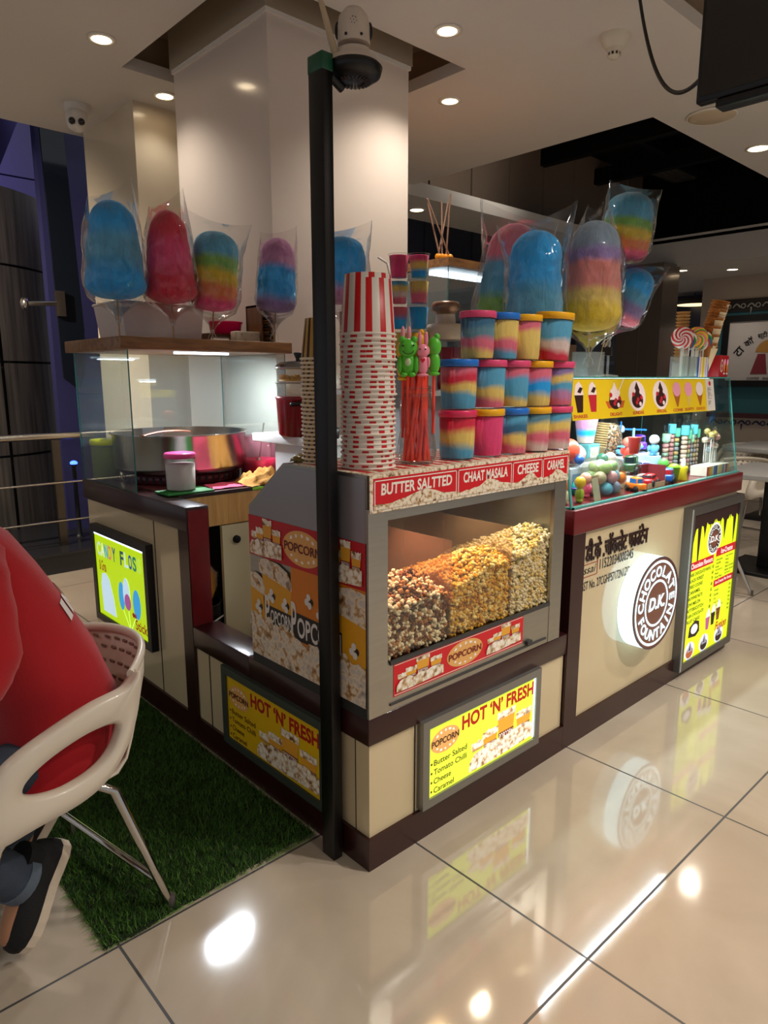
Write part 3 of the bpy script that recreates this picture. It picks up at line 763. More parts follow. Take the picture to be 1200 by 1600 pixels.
def hot_fresh(t, pl, lit):
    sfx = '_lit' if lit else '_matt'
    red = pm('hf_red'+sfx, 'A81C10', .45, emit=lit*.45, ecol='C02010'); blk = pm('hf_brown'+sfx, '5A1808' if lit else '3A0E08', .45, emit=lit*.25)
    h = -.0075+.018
    mb = MB(); text(mb, "HOT ‘N’ FRESH", pl, .195, .212, .605, .268, 0, h, .04); mb.build('headline', red, t, W=True)
    mb = MB()
    for i, q in enumerate(('Butter Salted', 'Tomato Chilli', 'Cheese', 'Caramel')):
        wd = (.165, .165, .085, .10)[i]
        text(mb, q, pl, .058, .136-i*.033, .058+wd, .157-i*.033, 0, h, .014); mb.poly(pl, ell(.047, .146-i*.033, .0045, .0045, 10), h)
    mb.build('flavour_list', blk, t, W=True)
    popcorn_oval('oval_logo', pl, .112, .214, .072, .044, t, lit, h)
    popcorn_picture('popcorn_picture', pl, .235, .038, .605, .205, t, lit, 5, 4, h)
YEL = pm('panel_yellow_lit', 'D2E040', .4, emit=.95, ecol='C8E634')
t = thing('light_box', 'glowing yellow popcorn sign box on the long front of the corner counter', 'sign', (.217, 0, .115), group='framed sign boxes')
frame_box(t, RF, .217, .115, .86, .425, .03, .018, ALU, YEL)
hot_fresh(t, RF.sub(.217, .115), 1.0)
mb = MB(); mb.slab(RF, .822, .15, .831, .395, .0105, .012); mb.build('lamp_edge', pm('tube_white', 'F4FFFF', .4, emit=2.2, ecol='E0FAFF'), t, W=True)
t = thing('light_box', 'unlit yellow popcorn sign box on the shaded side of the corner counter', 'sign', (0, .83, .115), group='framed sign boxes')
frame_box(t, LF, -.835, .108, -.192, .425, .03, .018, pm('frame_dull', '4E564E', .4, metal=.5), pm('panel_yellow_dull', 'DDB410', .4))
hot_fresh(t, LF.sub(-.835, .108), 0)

# candy floss light box
LIME = pm('panel_lime_lit', 'B8D410', .4, emit=.85, ecol='B2D40C')
t = thing('light_box', 'glowing lime candy floss sign box on the tall side counter', 'sign', (0, 2.09, .29), group='framed sign boxes')
frame_box(t, LF, -2.09, .29, -1.44, .785, .035, .022, pm('frame_black', '2A2A2E', .4, metal=.4), LIME)
P = LF.sub(-2.09, .29); h = .0145
mb = MB(); cols = ['D8F0E0', 'F0FFF4', '40A0E0', 'E09060', '304080', '', '205060', 'D8F8F8', '2050A0', '10806A', 'C8F060']
names = []
mats = []
for i, ch in enumerate('CANDY FLOSS'):
    if ch == ' ': continue
    u = .06+i*.047
    text(mb, ch, P, u, .345, u+.041, .415, len(mats), h, .03); mats.append(pm('floss_letter_%d' % i, cols[i], .4, emit=.6)) 
mb.build('headline', mats, t, W=True)
FR = pm('floss_red', 'B02010', .45, emit=.35)
mb = MB(); text(mb, '& Grea', P, .075, .27, .16, .325, 0, h, .02); text(mb, 'Stick', P, .47, .06, .60, .11, 0, h, .02); mb.poly(P, ell(.455, .125, .014, .012), h); mb.poly(P, ell(.478, .125, .014, .012), h); mb.build('small_lettering', FR, t, W=True)
mb = MB(); mb.poly(P, [(.09,.06),(.08,.2),(.10,.255),(.15,.265),(.19,.24),(.23,.15),(.25,.06)], h, 0); mb.poly(P, ell(.33, .19, .035, .07), h, 1); mb.poly(P, ell(.39, .215, .04, .075), h+.0006, 0); mb.poly(P, ell(.40, .175, .036, .04), h+.0012, 2); mb.poly(P, ell(.50, .185, .042, .072), h, 1)
for a, b in ((.335, .40), (.40, .41), (.49, .425)): mb.poly(P, [(a-.003, .13), (a+.003, .13), (b+.003, .05), (b-.003, .05)], h-.0005, 0)
mb.build('floss_picture', [pm('pic_pale', 'C8E4F4', .45, emit=.7), pm('pic_blue', '38A8E8', .45, emit=.65), pm('pic_pink', 'B860A8', .45, emit=.5)], t, W=True)
mb = MB(); mb.slab(LF, -2.054, .739, -1.476, .750, .0135, .016); mb.build('lamp_edge', pm('tube_white', 'F4FFFF', .4, emit=2.2, ecol='E0FAFF'), t, W=True)

# menu light box
t = thing('light_box', 'tall glowing yellow menu board at the far end of the long front', 'sign', (2.05, 0, .06), group='framed sign boxes')
frame_box(t, RF, 2.05, .045, 2.69, .885, .04, .03, pm('frame_grey', '6E6C6A', .35, metal=.7), pm('panel_menu_lit', 'CBDA1A', .4, emit=.85, ecol='C6DC14'))
P = RF.sub(2.05, .045); h = .0225
CH = pm('menu_chocolate', '30181A', .4)
pts = [(.04, .80), (.04, .70)]
for i in range(9):
    u = .06+i*.062; L_ = (.66, .52, .66, .70, .72, .70, .62, .72, .58)[i]
    pts += [(u-.006, L_+.03), (u, L_), (u+.006, L_+.03), (u+.02, .725+.01*(i % 3)), (u+.04, .73)]
pts += [(.60, .70), (.60, .80)]
mb = MB(); mb.poly(P, pts, h); mb.build('chocolate_drip', CH, t, W=True)
mb = MB(); mb.poly(P, ell(.31, .645, .085, .085), h+.0005, 0); mb.poly(P, ell(.31, .645, .074, .074), h+.001, 1); mb.poly(P, ell(.31, .645, .045, .045), h+.0015, 2); text(mb, 'D.K', P, .265, .63, .355, .662, 0, h+.002, .03)
arc_text(mb, 'CHOCOLATE', P, .31, .645, .06, .02, pi/2, radians(22), 0, h+.002, .02); arc_text(mb, 'FOUNTAIN', P, .31, .645, .06, .02, -pi/2, radians(22), 0, h+.002, .02, True)
mb.build('round_logo', [pm('menu_white', 'F2F4F4', .4, emit=.5), CH, pm('menu_choc', '7A4838', .4, emit=.15)], t, W=True)
mb = MB(); mb.rect(P, .045, .515, .32, .56, h+.0005, 0); mb.rect(P, .35, .54, .597, .585, h+.0005, 0); mb.rect(P, .35, .375, .597, .412, h+.0005, 0)
text(mb, 'Chocolate Flavours', P, .055, .525, .31, .552, 1, h+.001, .02); text(mb, 'Ice-Creams', P, .41, .548, .56, .577, 1, h+.001, .02); text(mb, 'Ice-Creams Per Scoop', P, .37, .383, .58, .405, 1, h+.001, .015)
mb.build('heading_bar', [pm('menu_red', 'C81828', .4, emit=.35), pm('menu_white', 'F2F4F4', .4, emit=.5)], t, W=True)
mb = MB()
for i, q in enumerate(('DARK CHOCOLATE WAFFLE', 'BLACK FOREST', 'OREO COOKIE', 'CARAMEL', 'BROWNIE NUTS', 'KIWI MELON', 'BUTTERSCOTCH', 'PLAIN CHOCOLATE', 'FRUIT CAKE')):
    wd = (.25, .17, .16, .14, .17, .15, .19, .20, .16)[i]; v = .485-i*.031
    text(mb, q, P, .05, v, .05+wd, v+.018, 0, h, .02); text(mb, str(50+10*(i % 4)), P, .315, v, .335, v+.018, 0, h, .02)
for i, (a, b) in enumerate((('Chocolate', 'Kaju Kismis'), ('Vanilla', 'Mango'), ('Kesar', 'Pista'), ('Strawberry', 'Black Currant'), ('Mango', 'Butter Scotch'), ('Rose Petal', 'Fig Honey'), ('American Nuts', 'Rajbhog'))):
    v = .515-i*.019; text(mb, a, P, .36, v, .36+.011*len(a)*.8, v+.012, 0, h, .012); text(mb, b, P, .485, v, .485+.0105*len(b)*.8, v+.012, 0, h, .012)
for i, a in enumerate(('Single', 'Double', 'Cup', 'Cone Cup', 'Hot Waffle Cup', 'Brownie Cup', 'Fruit Cup')):
    v = .345-i*.023; text(mb, a, P, .37, v, .37+.0115*len(a)*.8, v+.013, 0, h, .01); text(mb, str(30+i*10), P, .56, v, .585, v+.013, 0, h, .01)
mb.build('menu_lettering', pm('menu_black', '201C08', .5), t, W=True)
mb = MB(); text(mb, 'Fusion', P, .42, .115, .57, .165, 0, h+.001, .025, .3); mb.build('script_lettering', pm('menu_red2', 'C03018', .4, emit=.3), t, W=True)
mb = MB()
mb.poly(P, [(.09,.16),(.10,.215),(.16,.24),(.21,.225),(.22,.17),(.18,.15)], h, 0); mb.poly(P, ell(.155, .195, .04, .026), h+.001, 1)
for i, cc in enumerate((2, 0, 3)):
    u = .30+i*.065; v0 = .15+i*.012; mb.poly(P, [(u, v0), (u+.032, v0), (u+.044, v0+.075), (u-.012, v0+.075)], h, cc); mb.poly(P, [(u-.012, v0+.07), (u+.044, v0+.07), (u+.034, v0+.1), (u+.016, v0+.12), (u, v0+.1)], h+.001, 1)
for i, u in enumerate((.12, .29, .48)):
    mb.poly(P, ell(u, .085, .058, .048), h, 1); mb.poly(P, ell(u, .075, .04, .028), h+.001, 4 if i == 0 else 0); mb.poly(P, [(u-.03, .08), (u+.03, .08), (u+.012, .115), (u, .135), (u-.012, .115)], h+.0015, 5); mb.poly(P, [(u-.012, .088), (u+.006, .088), (u, .12)], h+.002, 0)
mb.build('dessert_picture', [CH, pm('menu_cream', 'E4E8F0', .4, emit=.5), pm('menu_pink', 'C060A0', .4, emit=.3), pm('menu_tan', '8A4A28', .4, emit=.2), pm('menu_orange', 'B86038', .4, emit=.3), pm('menu_grey', 'A8A8C0', .4, emit=.4)], t, W=True)
mb = MB(); mb.slab(RF, 2.052, .05, 2.062, .88, .03, .034); mb.build('bright_edge', pm('frame_bright', 'C8D4D8', .2, metal=.6), t, W=True)

# black pole with camera on the corner
p = thing('corner_pole', 'tall square black pole standing at the kiosk corner', 'pole', (-.031, .143, 0))
mb = MB(); mb.rbox((-.017, -.03, 0), (.017, .03, 2.29), .002); mb.build('shaft', pm('pole_black', '0E0B0C', .38, metal=.2, var=.3, vscale=20), p)
mb = MB(); mb.rbox((-.0185, -.0315, 2.275), (.0185, .0315, 2.318), .003); mb.build('tape_wrap', pm('tape_green', '0E4A30', .35), p)
cm = thing('wifi_camera', 'white and black pan camera with aerial bolted to the black pole', 'security camera', (.06, .115, 2.30))
mb = MB(); mb.lathe([(.0, -.030), (.05, -.028), (.070, -.015), (.076, .003), (.06, .02), (.0, .025)], 40); mb.build('base', pm('cam_black', '0C0B0C', .35), cm)
mb = MB()
for q in range(24): a = 2*pi*q/24; mb.box((.028, -.0015, -.0315), (.045, .0015, -.028), T=Matrix.Rotation(a, 4, 'Z'))
mb.build('vent', pm('cam_vent', '3A3032', .5), cm)
mb = MB(); mb.lathe([(.072, .005), (.064, .022), (.048, .032), (.0435, .045)], 40); mb.build('collar', pm('cam_white', 'C9B9AA', .3), cm)
mb = MB(); mb.lathe([(.0425, .058), (.0425, .1), (.038, .125), (.024, .142), (0, .147)], 32)
fd = (CLOC-Vector((.06, .115, 2.30))); fd.z = 0; fd.normalize(); sd = Vector((-fd.y, fd.x, 0))
mb.build('head', pm('cam_white', 'C9B9AA', .3), cm)
mb = MB(); cc = fd*.044
for q in range(9):
    c0 = cc+sd*(.008*cos(q))*(q > 0)+Vector((0, 0, .1+.008*sin(q)*(q > 0))); mb.ball(tuple(c0), .0012, 6, 4)
for s_ in (-1, 1): mb.ball(tuple(fd*.038+sd*.02*s_+Vector((0, 0, .07))), .004, 8, 6); mb.ball(tuple(sd*.042*s_+Vector((0, 0, .092))), (.008, .008, .022), 10, 8)
mb.build('speaker_holes', pm('cam_black', '0C0B0C', .35), cm)
mb = MB(); e0 = fd*.055+sd*(-.028)*-1; 
L_ = -CR
b0 = Vector(fd*.03)+L_*.045+Vector((0, 0, .015)); b1 = b0+L_*.055+Vector((0, 0, .19)); mb.tube([b0, b0.lerp(b1, .3), b1], [.010, .009, .005], 12); mb.ball(tuple(b0), .011)
mb.build('aerial', pm('aerial_cream', 'B8A284', .35), cm)
mb = MB(); mb.box((-.085, .0, -.03), (-.02, .03, -.005)); mb.tube([(-.07, .012, -.03), (-.03, .012, -.05)], .012, 8); mb.build('bracket', pm('cam_black', '0C0B0C', .35), cm)
# ------------------------------------------------------------------ popcorn machine
INOX = pm('brushed_inox', 'A8A59C', .3, metal=.9, bump=.05, bscale=40, stretch=(1, 1, 12), var=.1, vscale=6)
INOXD = pm('machine_grey', '4A4A4C', .4, metal=.6)
m = thing('popcorn_machine', 'stainless popcorn warmer with three glazed bins and red printed header', 'popcorn machine', (0, 0, .506))
X1, TOP = .99, 1.235
prof = [(.006, .506), (.625, .506), (.625, 1.07), (.41, TOP), (.006, TOP)]      # (y, z)
SP = PL((0, 0, 0), (0, -1, 0), (0, 0, 1))
mb = MB()
def side(x0, x1): 
    P_ = PL((x0, 0, 0), (0, 1, 0), (0, 0, 1)); mb.prism(P_, prof, 0, x1-x0)
side(.003, .02); side(X1-.02, X1)
mb.box((.02, .02, .506), (X1-.02, .62, .53)); mb.box((.02, .60, .53), (X1-.02, .62, 1.06)); mb.box((.02, .01, 1.222), (X1-.02, .41, TOP))
mb.prism(PL((.02, 0, 0), (0, 1, 0), (0, 0, 1)), [(.60, 1.05), (.62, 1.065), (.41, TOP), (.40, 1.222)], 0, X1-.04)
mb.build('body', INOX, m, W=True)
mb = MB(); 
for u0, u1 in ((.0, .075), (.915, X1)): mb.slab(RF, u0, .508, u1, 1.14, -.012, .002)
mb.slab(RF, .075, .508, .915, .66, -.012, .0); mb.slab(RF, .075, 1.10, .915, TOP, -.012, .0)
mb.build('front_frame', INOX, m, W=True)
mb = MB(); mb.slab(RF, .085, .525, .90, .532, 0, .004); mb.slab(RF, .085, .655, .915, .668, -.004, .004); mb.slab(RF, .77, .535, .80, .550, .002, .012)
mb.build('latch_rail', INOXD, m, W=True)
mb = MB(); mb.slab(RF, .075, .66, .915, 1.12, -.014, -.010); mb.build('window_pane', film('warmer_glass', 'FAF8F4', .35, .03), m, W=True)
for x in (.372, .692):
    mb = MB(); mb.box((x-.002, .016, .53), (x+.002, .56, .99)); mb.build('divider', film('divider_acrylic', 'F4ECE4', .5, .08, haze=.10, hazecol='D8B8A0'), m, W=True)
mb = MB(); mb.box((.021, .592, .53), (X1-.021, .599, 1.05)); mb.build('back_reflection', pm('reflection_brown', '6A5644', .35, metal=.5), m, W=True)  # added sheet, its brown stands for the dim reflection in the steel back
# side dressing: dull metal cheek, red strip, big printed tubs
mb = MB(); mb.prism(SP, [(-.61, 1.06), (-.405, 1.225), (-.012, 1.225), (-.012, 1.0), (-.61, 1.0)], -.003, .001)
mb.build('cheek_plate', pm('cheek_metal', 'A09EA2', .3, metal=.6, bump=.04, bscale=8), m, W=True)
REDP = pm('print_red', 'B81420', .4)
S1 = SP.sub(-.62, .506)   # u from the back edge (0) to the front (.61), v up from .506
mb = MB(); mb.rect(S1, .0, .395, .612, .535, .002); mb.build('red_strip', REDP, m, W=True)
popcorn_picture('popcorn_picture', S1, .01, .40, .2, .53, m, 0, 2, 4, .003)
popcorn_oval('oval_logo', S1, .31, .465, .105, .058, m, 0, .003, '6A1418', 'D89048')
popcorn_picture('popcorn_picture', S1, .43, .40, .60, .53, m, 0, 6, 4, .003)
ORG = pm('print_orange', 'D07818', .4); YL = pm('print_yellow', 'D89A18', .4); WT = pm('print_white', 'D8D4D0', .4); BK = pm('print_black', '1E1210', .4); PP = popcorn_print('popcorn_print_side', 0, 38, 'C9BFB4')
mb = MB()
mb.poly(S1, [(.23,.10),(.245,.395),(.612,.395),(.612,.10)], .002, 0)                   # large orange tub
mb.poly(S1, [(.085,.14),(.075,.345),(.245,.31),(.235,.14)], .0024, 1)                  # yellow tub
mb.poly(S1, [(.0,.14),(.0,.28),(.085,.26),(.08,.14)], .0024, 1)
mb.poly(S1, [(.50,.14),(.49,.30),(.612,.28),(.612,.14)], .0026, 1)
mb.poly(S1, [(.06,.34),(.055,.385),(.10,.395),(.17,.39),(.225,.37),(.25,.335),(.246,.31),(.16,.326)], .0028, 4)
mb.poly(S1, [(.0,.28),(.0,.33),(.04,.335),(.075,.32),(.09,.285),(.085,.26)], .0028, 4)
mb.poly(S1, [(.49,.30),(.48,.38),(.55,.392),(.612,.385),(.612,.28)], .003, 4)
for a, b, c_, d_ in ((.10, .175, .245, .222), (.255, .165, .50, .235)):
    mb.poly(S1, [(a-.01, b-.012), (c_+.004, b-.012), (c_+.004, d_+.006), (a-.01, d_+.012)], .003, 3); text(mb, 'OPCORN', S1, a+.02, b, c_, d_, 2, .0034, .02)
    text(mb, 'P', S1, a-.012, b-.018, a+.016, d_+.045, 2, .0036, .02)
for u, v in ((.13, .27), (.21, .255), (.05, .215), (.34, .30), (.40, .27), (.46, .30), (.56, .2)):
    for q in range(4): mb.poly(S1, ell(u+.012*cos(q*1.7), v+.014*sin(q*1.7), .011, .012, 10), .0032+.0002*q, 3 if q == 0 else 2)
pts = [(0, .035), (.612, .035)]
rr = random.Random(4)
for i in range(41):
    u = .612*(1-i/40); pts.append((u, .165+.03*rr.random()-.03*(u > .25)*1+.02*(u > .5)))
mb.poly(S1, pts, .004, 4)
mb.build('printed_panel', [ORG, YL, WT, BK, PP], m, W=True)
mb = MB(); mb.slab(S1, .0, .0, .612, .034, 0, .003); mb.build('foot_strip', pm('foot_dark', '2C2C2C', .4), m, W=True)
# printed header over the top and front
HP = popcorn_print('header_print', 0, 90, 'E8DCC8')
mb = MB(); mb.box((.004, .0, TOP), (X1+.005, .36, TOP+.002)); mb.slab(RF, .004, 1.128, X1+.005, TOP+.002, .002, .005); mb.build('printed_wrap', [HP], m, W=True)
GRID = pm('red_gingham', 'C02028', .45)
mb = MB()
for i in range(20): mb.box((.03+i*.048, .03, TOP+.0021), (.055+i*.048, .34, TOP+.0024))
mb.build('gingham_stripes', GRID, m, W=True)
HR = pm('header_red', 'CC1622', .4)
HL = pm('header_line', 'F0E6DA', .4)
mb = MB(); cells = ((.02, .365, 'BUTTER SALTTED'), (.372, .645, 'CHAAT MASALA'), (.652, .822, 'CHEESE'), (.828, .985, 'CARAMEL'))
for i, (a, b, q) in enumerate(cells):
    va = 1.145
    mb.rect(RF, a-.004, va-.008, b+.004, 1.226, .0055, 0)
    mb.rect(RF, a, va, a+.003, 1.22, .006, 1); mb.rect(RF, b-.003, va, b, 1.22, .006, 1); mb.rect(RF, a, 1.217, b, 1.22, .006, 1)
    text(mb, q, RF, a+.025, 1.176, b-.022, 1.210, 1, .0062, .03, .06)
    rr = random.Random(i); pts = [(a-.003, 1.137), (b+.003, 1.137)]
    for j in range(15):
        t_ = j/14; u = b+.003-(b-a+.006)*t_; pts.append((u, 1.148+.026*math.exp(-((t_-.42)/.22)**2)+.006*rr.random()))
    mb.poly(RF, pts, .0068, 2)
mb.build('flavour_header', [HR, HL, HP], m, W=True)
B1 = RF.sub(.10, .548)
mb = MB(); mb.rect(B1, 0, 0, .652, .106, .001, 0); mb.rect(B1, .004, .004, .648, .006, .0014, 1); mb.rect(B1, .004, .1, .648, .102, .0014, 1); mb.build('red_label', [HR, HL], m, W=True)
popcorn_picture('popcorn_picture', B1, .01, .012, .22, .1, m, 0, 3, 4, .0016); popcorn_picture('popcorn_picture', B1, .44, .012, .635, .1, m, 0, 8, 4, .0016)
popcorn_oval('oval_logo', B1, .33, .054, .09, .044, m, 0, .0016, '7A1A18', 'E8A84A')
mb = MB()
for i in range(-3, 4):
    for j in range(-3, 4):
        if i*i+j*j < 10: mb.poly(PL((.97, .5, 1.07), (0, 1, 0), (0, 0, 1)), ell(i*.014, j*.014, .004, .004, 8))
mb.build('vent', pm('vent_black', '080808', .7), m, W=True)
mb = MB(); mb.lathe([(0, -.012), (.02, -.01), (.026, .01), (.018, .03), (.01, .035)], 16, (.2, .3, 1.19)); mb.build('heat_lamp', pm('lamp_bulb', 'FFC8A0', .4, emit=6, ecol='FF9A60'), m, W=True)
l = spot(.22, .22, 1.19, 24, (1, .48, .30), 105, .03, aim=(.22, .12, .8))
spot(.55, .2, 1.2, 13, (1, .78, .45), 110, .03, aim=(.55, .12, .8)); spot(.82, .2, 1.2, 10, (1, .9, .7), 110, .03, aim=(.82, .12, .8))

# popcorn: three heaps, loose kernels nobody could count
def kernel_shapes(n=6):
    out = []
    for k in range(n):
        rr = random.Random(40+k); bm = bmesh.new()
        for i in range(4):
            b2 = bmesh.new(); bmesh.ops.create_icosphere(b2, subdivisions=1, radius=1)
            off = Vector((rr.uniform(-1, 1), rr.uniform(-1, 1), rr.uniform(-1, 1))).normalized()*.62; s_ = rr.uniform(.55, .8)
            vs = [v.co*s_*rr.uniform(.9, 1.12)+off for v in b2.verts]; b2.verts.index_update()
            nv = [bm.verts.new(v) for v in vs]
            for f in b2.faces: bm.faces.new([nv[v.index] for v in f.verts])
            b2.free()
        bm.verts.index_update(); out.append(([v.co.copy() for v in bm.verts], [tuple(v.index for v in f.verts) for f in bm.faces])); bm.free()
    return out
KS = kernel_shapes()
def heap(name, label, x0, x1, ztop, mats, weights, seed, size=.0088):
    rr = random.Random(seed); mb = MB()
    y0, y1, z0 = .018, .50, .668
    def top(x, y): return ztop(x, y)
    pts = []
    st = size*1.5
    x = x0+size
    while x < x1-size*.6:
        z = z0
        while z < top(x, y0):
            pts.append((x+rr.uniform(-1, 1)*.004, y0+rr.uniform(.004, .012), z+rr.uniform(-1, 1)*.004)); z += st
        y = y0
        while y < y1:
            pts.append((x+rr.uniform(-1, 1)*.005, y+rr.uniform(-1, 1)*.005, top(x, y)+rr.uniform(-.008, .008))); y += st
        x += st
    for p in pts:
        vs, fs = KS[rr.randrange(len(KS))]; q = size*rr.uniform(.8, 1.2)
        T = Matrix.Translation(p) @ Matrix.Rotation(rr.uniform(0, 6.28), 4, Vector((rr.uniform(-1, 1), rr.uniform(-1, 1), rr.uniform(-1, 1)+.01)).normalized()) @ Matrix.Scale(q, 4)
        mb.add(vs, fs, rr.choices(range(len(mats)), weights)[0], True, T)
    n = 8; ys = [y0+.016+(y1-y0-.016)*j/n for j in range(n+1)]
    for a, b in zip(ys, ys[1:]):
        za, zb = top((x0+x1)/2, a)-.012, top((x0+x1)/2, b)-.012
        mb.add([(x0+.004, a, z0-.12), (x1-.004, a, z0-.12), (x1-.004, b, z0-.12), (x0+.004, b, z0-.12), (x0+.004, a, top(x0, a)-.012), (x1-.004, a, top(x1, a)-.012), (x1-.004, b, top(x1, b)-.012), (x0+.004, b, top(x0, b)-.012)],
               [(0,1,5,4), (4,5,6,7), (2,3,7,6), (1,2,6,5), (3,0,4,7)], len(mats)-1)
    o = mb.build(name, mats); tag(o, label, 'popcorn', kind='stuff')
PC = pm('corn_cream', 'E8DCB8', .6); PY = pm('corn_butter', 'D8A838', .55); PYL = pm('corn_pale', 'E6CC80', .55); PB = pm('corn_caramel', '6A3A18', .4); PT = pm('corn_toast', 'B07A44', .5); PD = pm('corn_dark', '382010', .5)
heap('caramel_popcorn', 'brown and cream caramel popcorn heaped in the bin lit by the red lamp', .024, .366, lambda x, y: .825+.085*min(1, (y-.018)/.09)*(1-x/.62)-.48*max(0, y-.13)+.008*sin(x*30), [PC, PT, PB, PD], [40, 22, 26, 12], 1)
heap('cheese_popcorn', 'yellow cheese popcorn heaped in the middle bin', .378, .686, lambda x, y: .84+.03*min(1, (y-.018)/.08)+.04*(x-.378)/.3-.45*max(0, y-.12)+.010*sin(x*26), [PYL, PY, pm('corn_amber', 'C88A20', .5), pm('corn_ochre', '8A5A14', .5)], [40, 42, 14, 4], 2)
heap('salted_popcorn', 'pale salted popcorn heaped in the bin nearest the glass display', .698, .955, lambda x, y: .875+.025*min(1, (y-.018)/.08)+.045*(x-.70)/.25-.45*max(0, y-.12)+.008*sin(x*30), [PC, PYL, pm('corn_husk', 'A89858', .5)], [62, 32, 6], 3)

# ------------------------------------------------------------------ things on the machine
def striped(name, c1, c2, n, ph=0, r=.4):
    """stripes running down a tub, set by angle"""
    if name in _M: return _M[name]
    m_, nt, b = new_mat(name); N, L = nt.nodes, nt.links
    tc = N.new('ShaderNodeTexCoord'); sx = N.new('ShaderNodeSeparateXYZ'); L.new(tc.outputs['Object'], sx.inputs[0])
    at = N.new('ShaderNodeMath'); at.operation = 'ARCTAN2'; L.new(sx.outputs[1], at.inputs[0]); L.new(sx.outputs[0], at.inputs[1])
    mu = N.new('ShaderNodeMath'); mu.operation = 'MULTIPLY_ADD'; mu.inputs[1].default_value = n/(2*pi); mu.inputs[2].default_value = 50+ph; L.new(at.outputs[0], mu.inputs[0])
    fr = N.new('ShaderNodeMath'); fr.operation = 'FRACT'; L.new(mu.outputs[0], fr.inputs[0])
    lt_ = N.new('ShaderNodeMath'); lt_.operation = 'LESS_THAN'; lt_.inputs[1].default_value = .45; L.new(fr.outputs[0], lt_.inputs[0])
    mx = N.new('ShaderNodeMix'); mx.data_type = 'RGBA'; mx.inputs['A'].default_value = lin(c1); mx.inputs['B'].default_value = lin(c2); L.new(lt_.outputs[0], mx.inputs['Factor'])
    L.new(mx.outputs['Result'], b.inputs['Base Color']); b.inputs['Roughness'].default_value = r
    _M[name] = m_
    return m_
def tub_stack(name, base, n, pitch, rb, rt, H, matb, rimm, labels, group, wob=.0025):
    """paper tubs nested upside down; each one its own thing"""
    first = None
    for i in range(n):
        last = i == n-1
        lab = labels[1] if last else labels[0]
        rr = random.Random(i); loc = (base[0]+rr.uniform(-1, 1)*wob, base[1]+rr.uniform(-1, 1)*wob, base[2]+i*pitch)
        if first is None:
            t = thing(name, lab, 'paper tub', loc, .3, group)
            mb = MB(); mb.open_lathe([(rb*.985, .001), (rt, H), (rt-.004, H+.001), (rt-.005, H-.008), (0, H-.008)], 40); mb.build('side', matb, t)
            mb = MB(); mb.lathe([(rb-.001, -.004), (rb+.003, -.002), (rb+.004, .001), (rb+.002, .0035), (rb-.003, .0038)], 40); mb.build('rim', rimm, t)
            first = t
        else:
            t = dup(first, loc, .3+rr.uniform(0, 6.28), lab)
        if last: del t['group']
RIMW = pm('paper_rim', 'E6DACC', .5)
tub_stack('popcorn_tub', (.121, .133, TOP+.006), 28, .0142, .079, .0665, .165, striped('tub_stripes', 'E2D8CC', 'C80C14', 11), RIMW,
    ('red and white striped paper tub nested in the tall stack on the machine', 'red striped tub upside down on top of the tall stack, its full side showing'), 'striped paper tubs in a stack')
tub_stack('popcorn_cup', (.088, .33, TOP+.004), 26, .0128, .051, .0355, .12, striped('cup_stripes', 'B88C3C', '2A1A12', 14), pm('cup_rim', 'E2D2B8', .5),
    ('brown and gold paper cup nested in the slim stack behind the black pole', 'brown and gold paper cup upside down on top of the slim stack'), 'paper cups in a stack')
t = thing('snack_packet', 'crumpled yellow packet lying under the slim stack of cups', 'packet', (.03, .40, TOP-.02))
mb = MB(); rings = []
for j in range(9):
    q = j/8; rings.append([(-.05+.10*q+.008*sin(5*a+j), .028*cos(a)*(.4+sin(pi*q)), .004+.016*max(0, sin(a))*(.4+sin(pi*q))+.004*sin(3*a+j*2)) for a in [2*pi*i/16 for i in range(16)]])
mb.loft(rings); mb.build('wrapper', pm('packet_gold', '8A7428', .3, coat=.4, var=.35, vscale=30), t)
for ch in t.children: ch.location = (0, 0, .0)
t.location = (.075, .385, TOP+.004-.0); 

CLEAR = film('clear_plastic', 'F6F6F6', .9, .06)
HAZY = film('hazy_plastic', 'F2F2F2', .8, .1, haze=.10)
PALE = {'b': '64B4D8', 'B': '28B0FA', 'p': 'F07890', 'P': 'F85088', 'y': 'F8D878', 'Y': 'F0D038', 'w': 'F0D8D0', 'g': '6C98A8', 'l': 'D490BC', 'r': 'E83450', 'n': '40789C', 'o': 'F49058', 'v': '9880B8', 'G': '8CC458', 'k': 'F0948A', 'a': '90A4B8'}
def bands(s, lo=0.0, hi=1.0):
    """letters from the bottom up -> colour stops"""
    n = len(s); st = []
    for i, ch in enumerate(s):
        a = lo+(hi-lo)*(i+.28)/n; b = lo+(hi-lo)*(i+.72)/n
        st.append((a, PALE[ch])); st.append((b, PALE[ch]))
    return st
LIDC = {'pink': 'E04878', 'blue': '1A70D0', 'yellow': 'F0B010', 'hot': 'E03060'}
_n = [0]
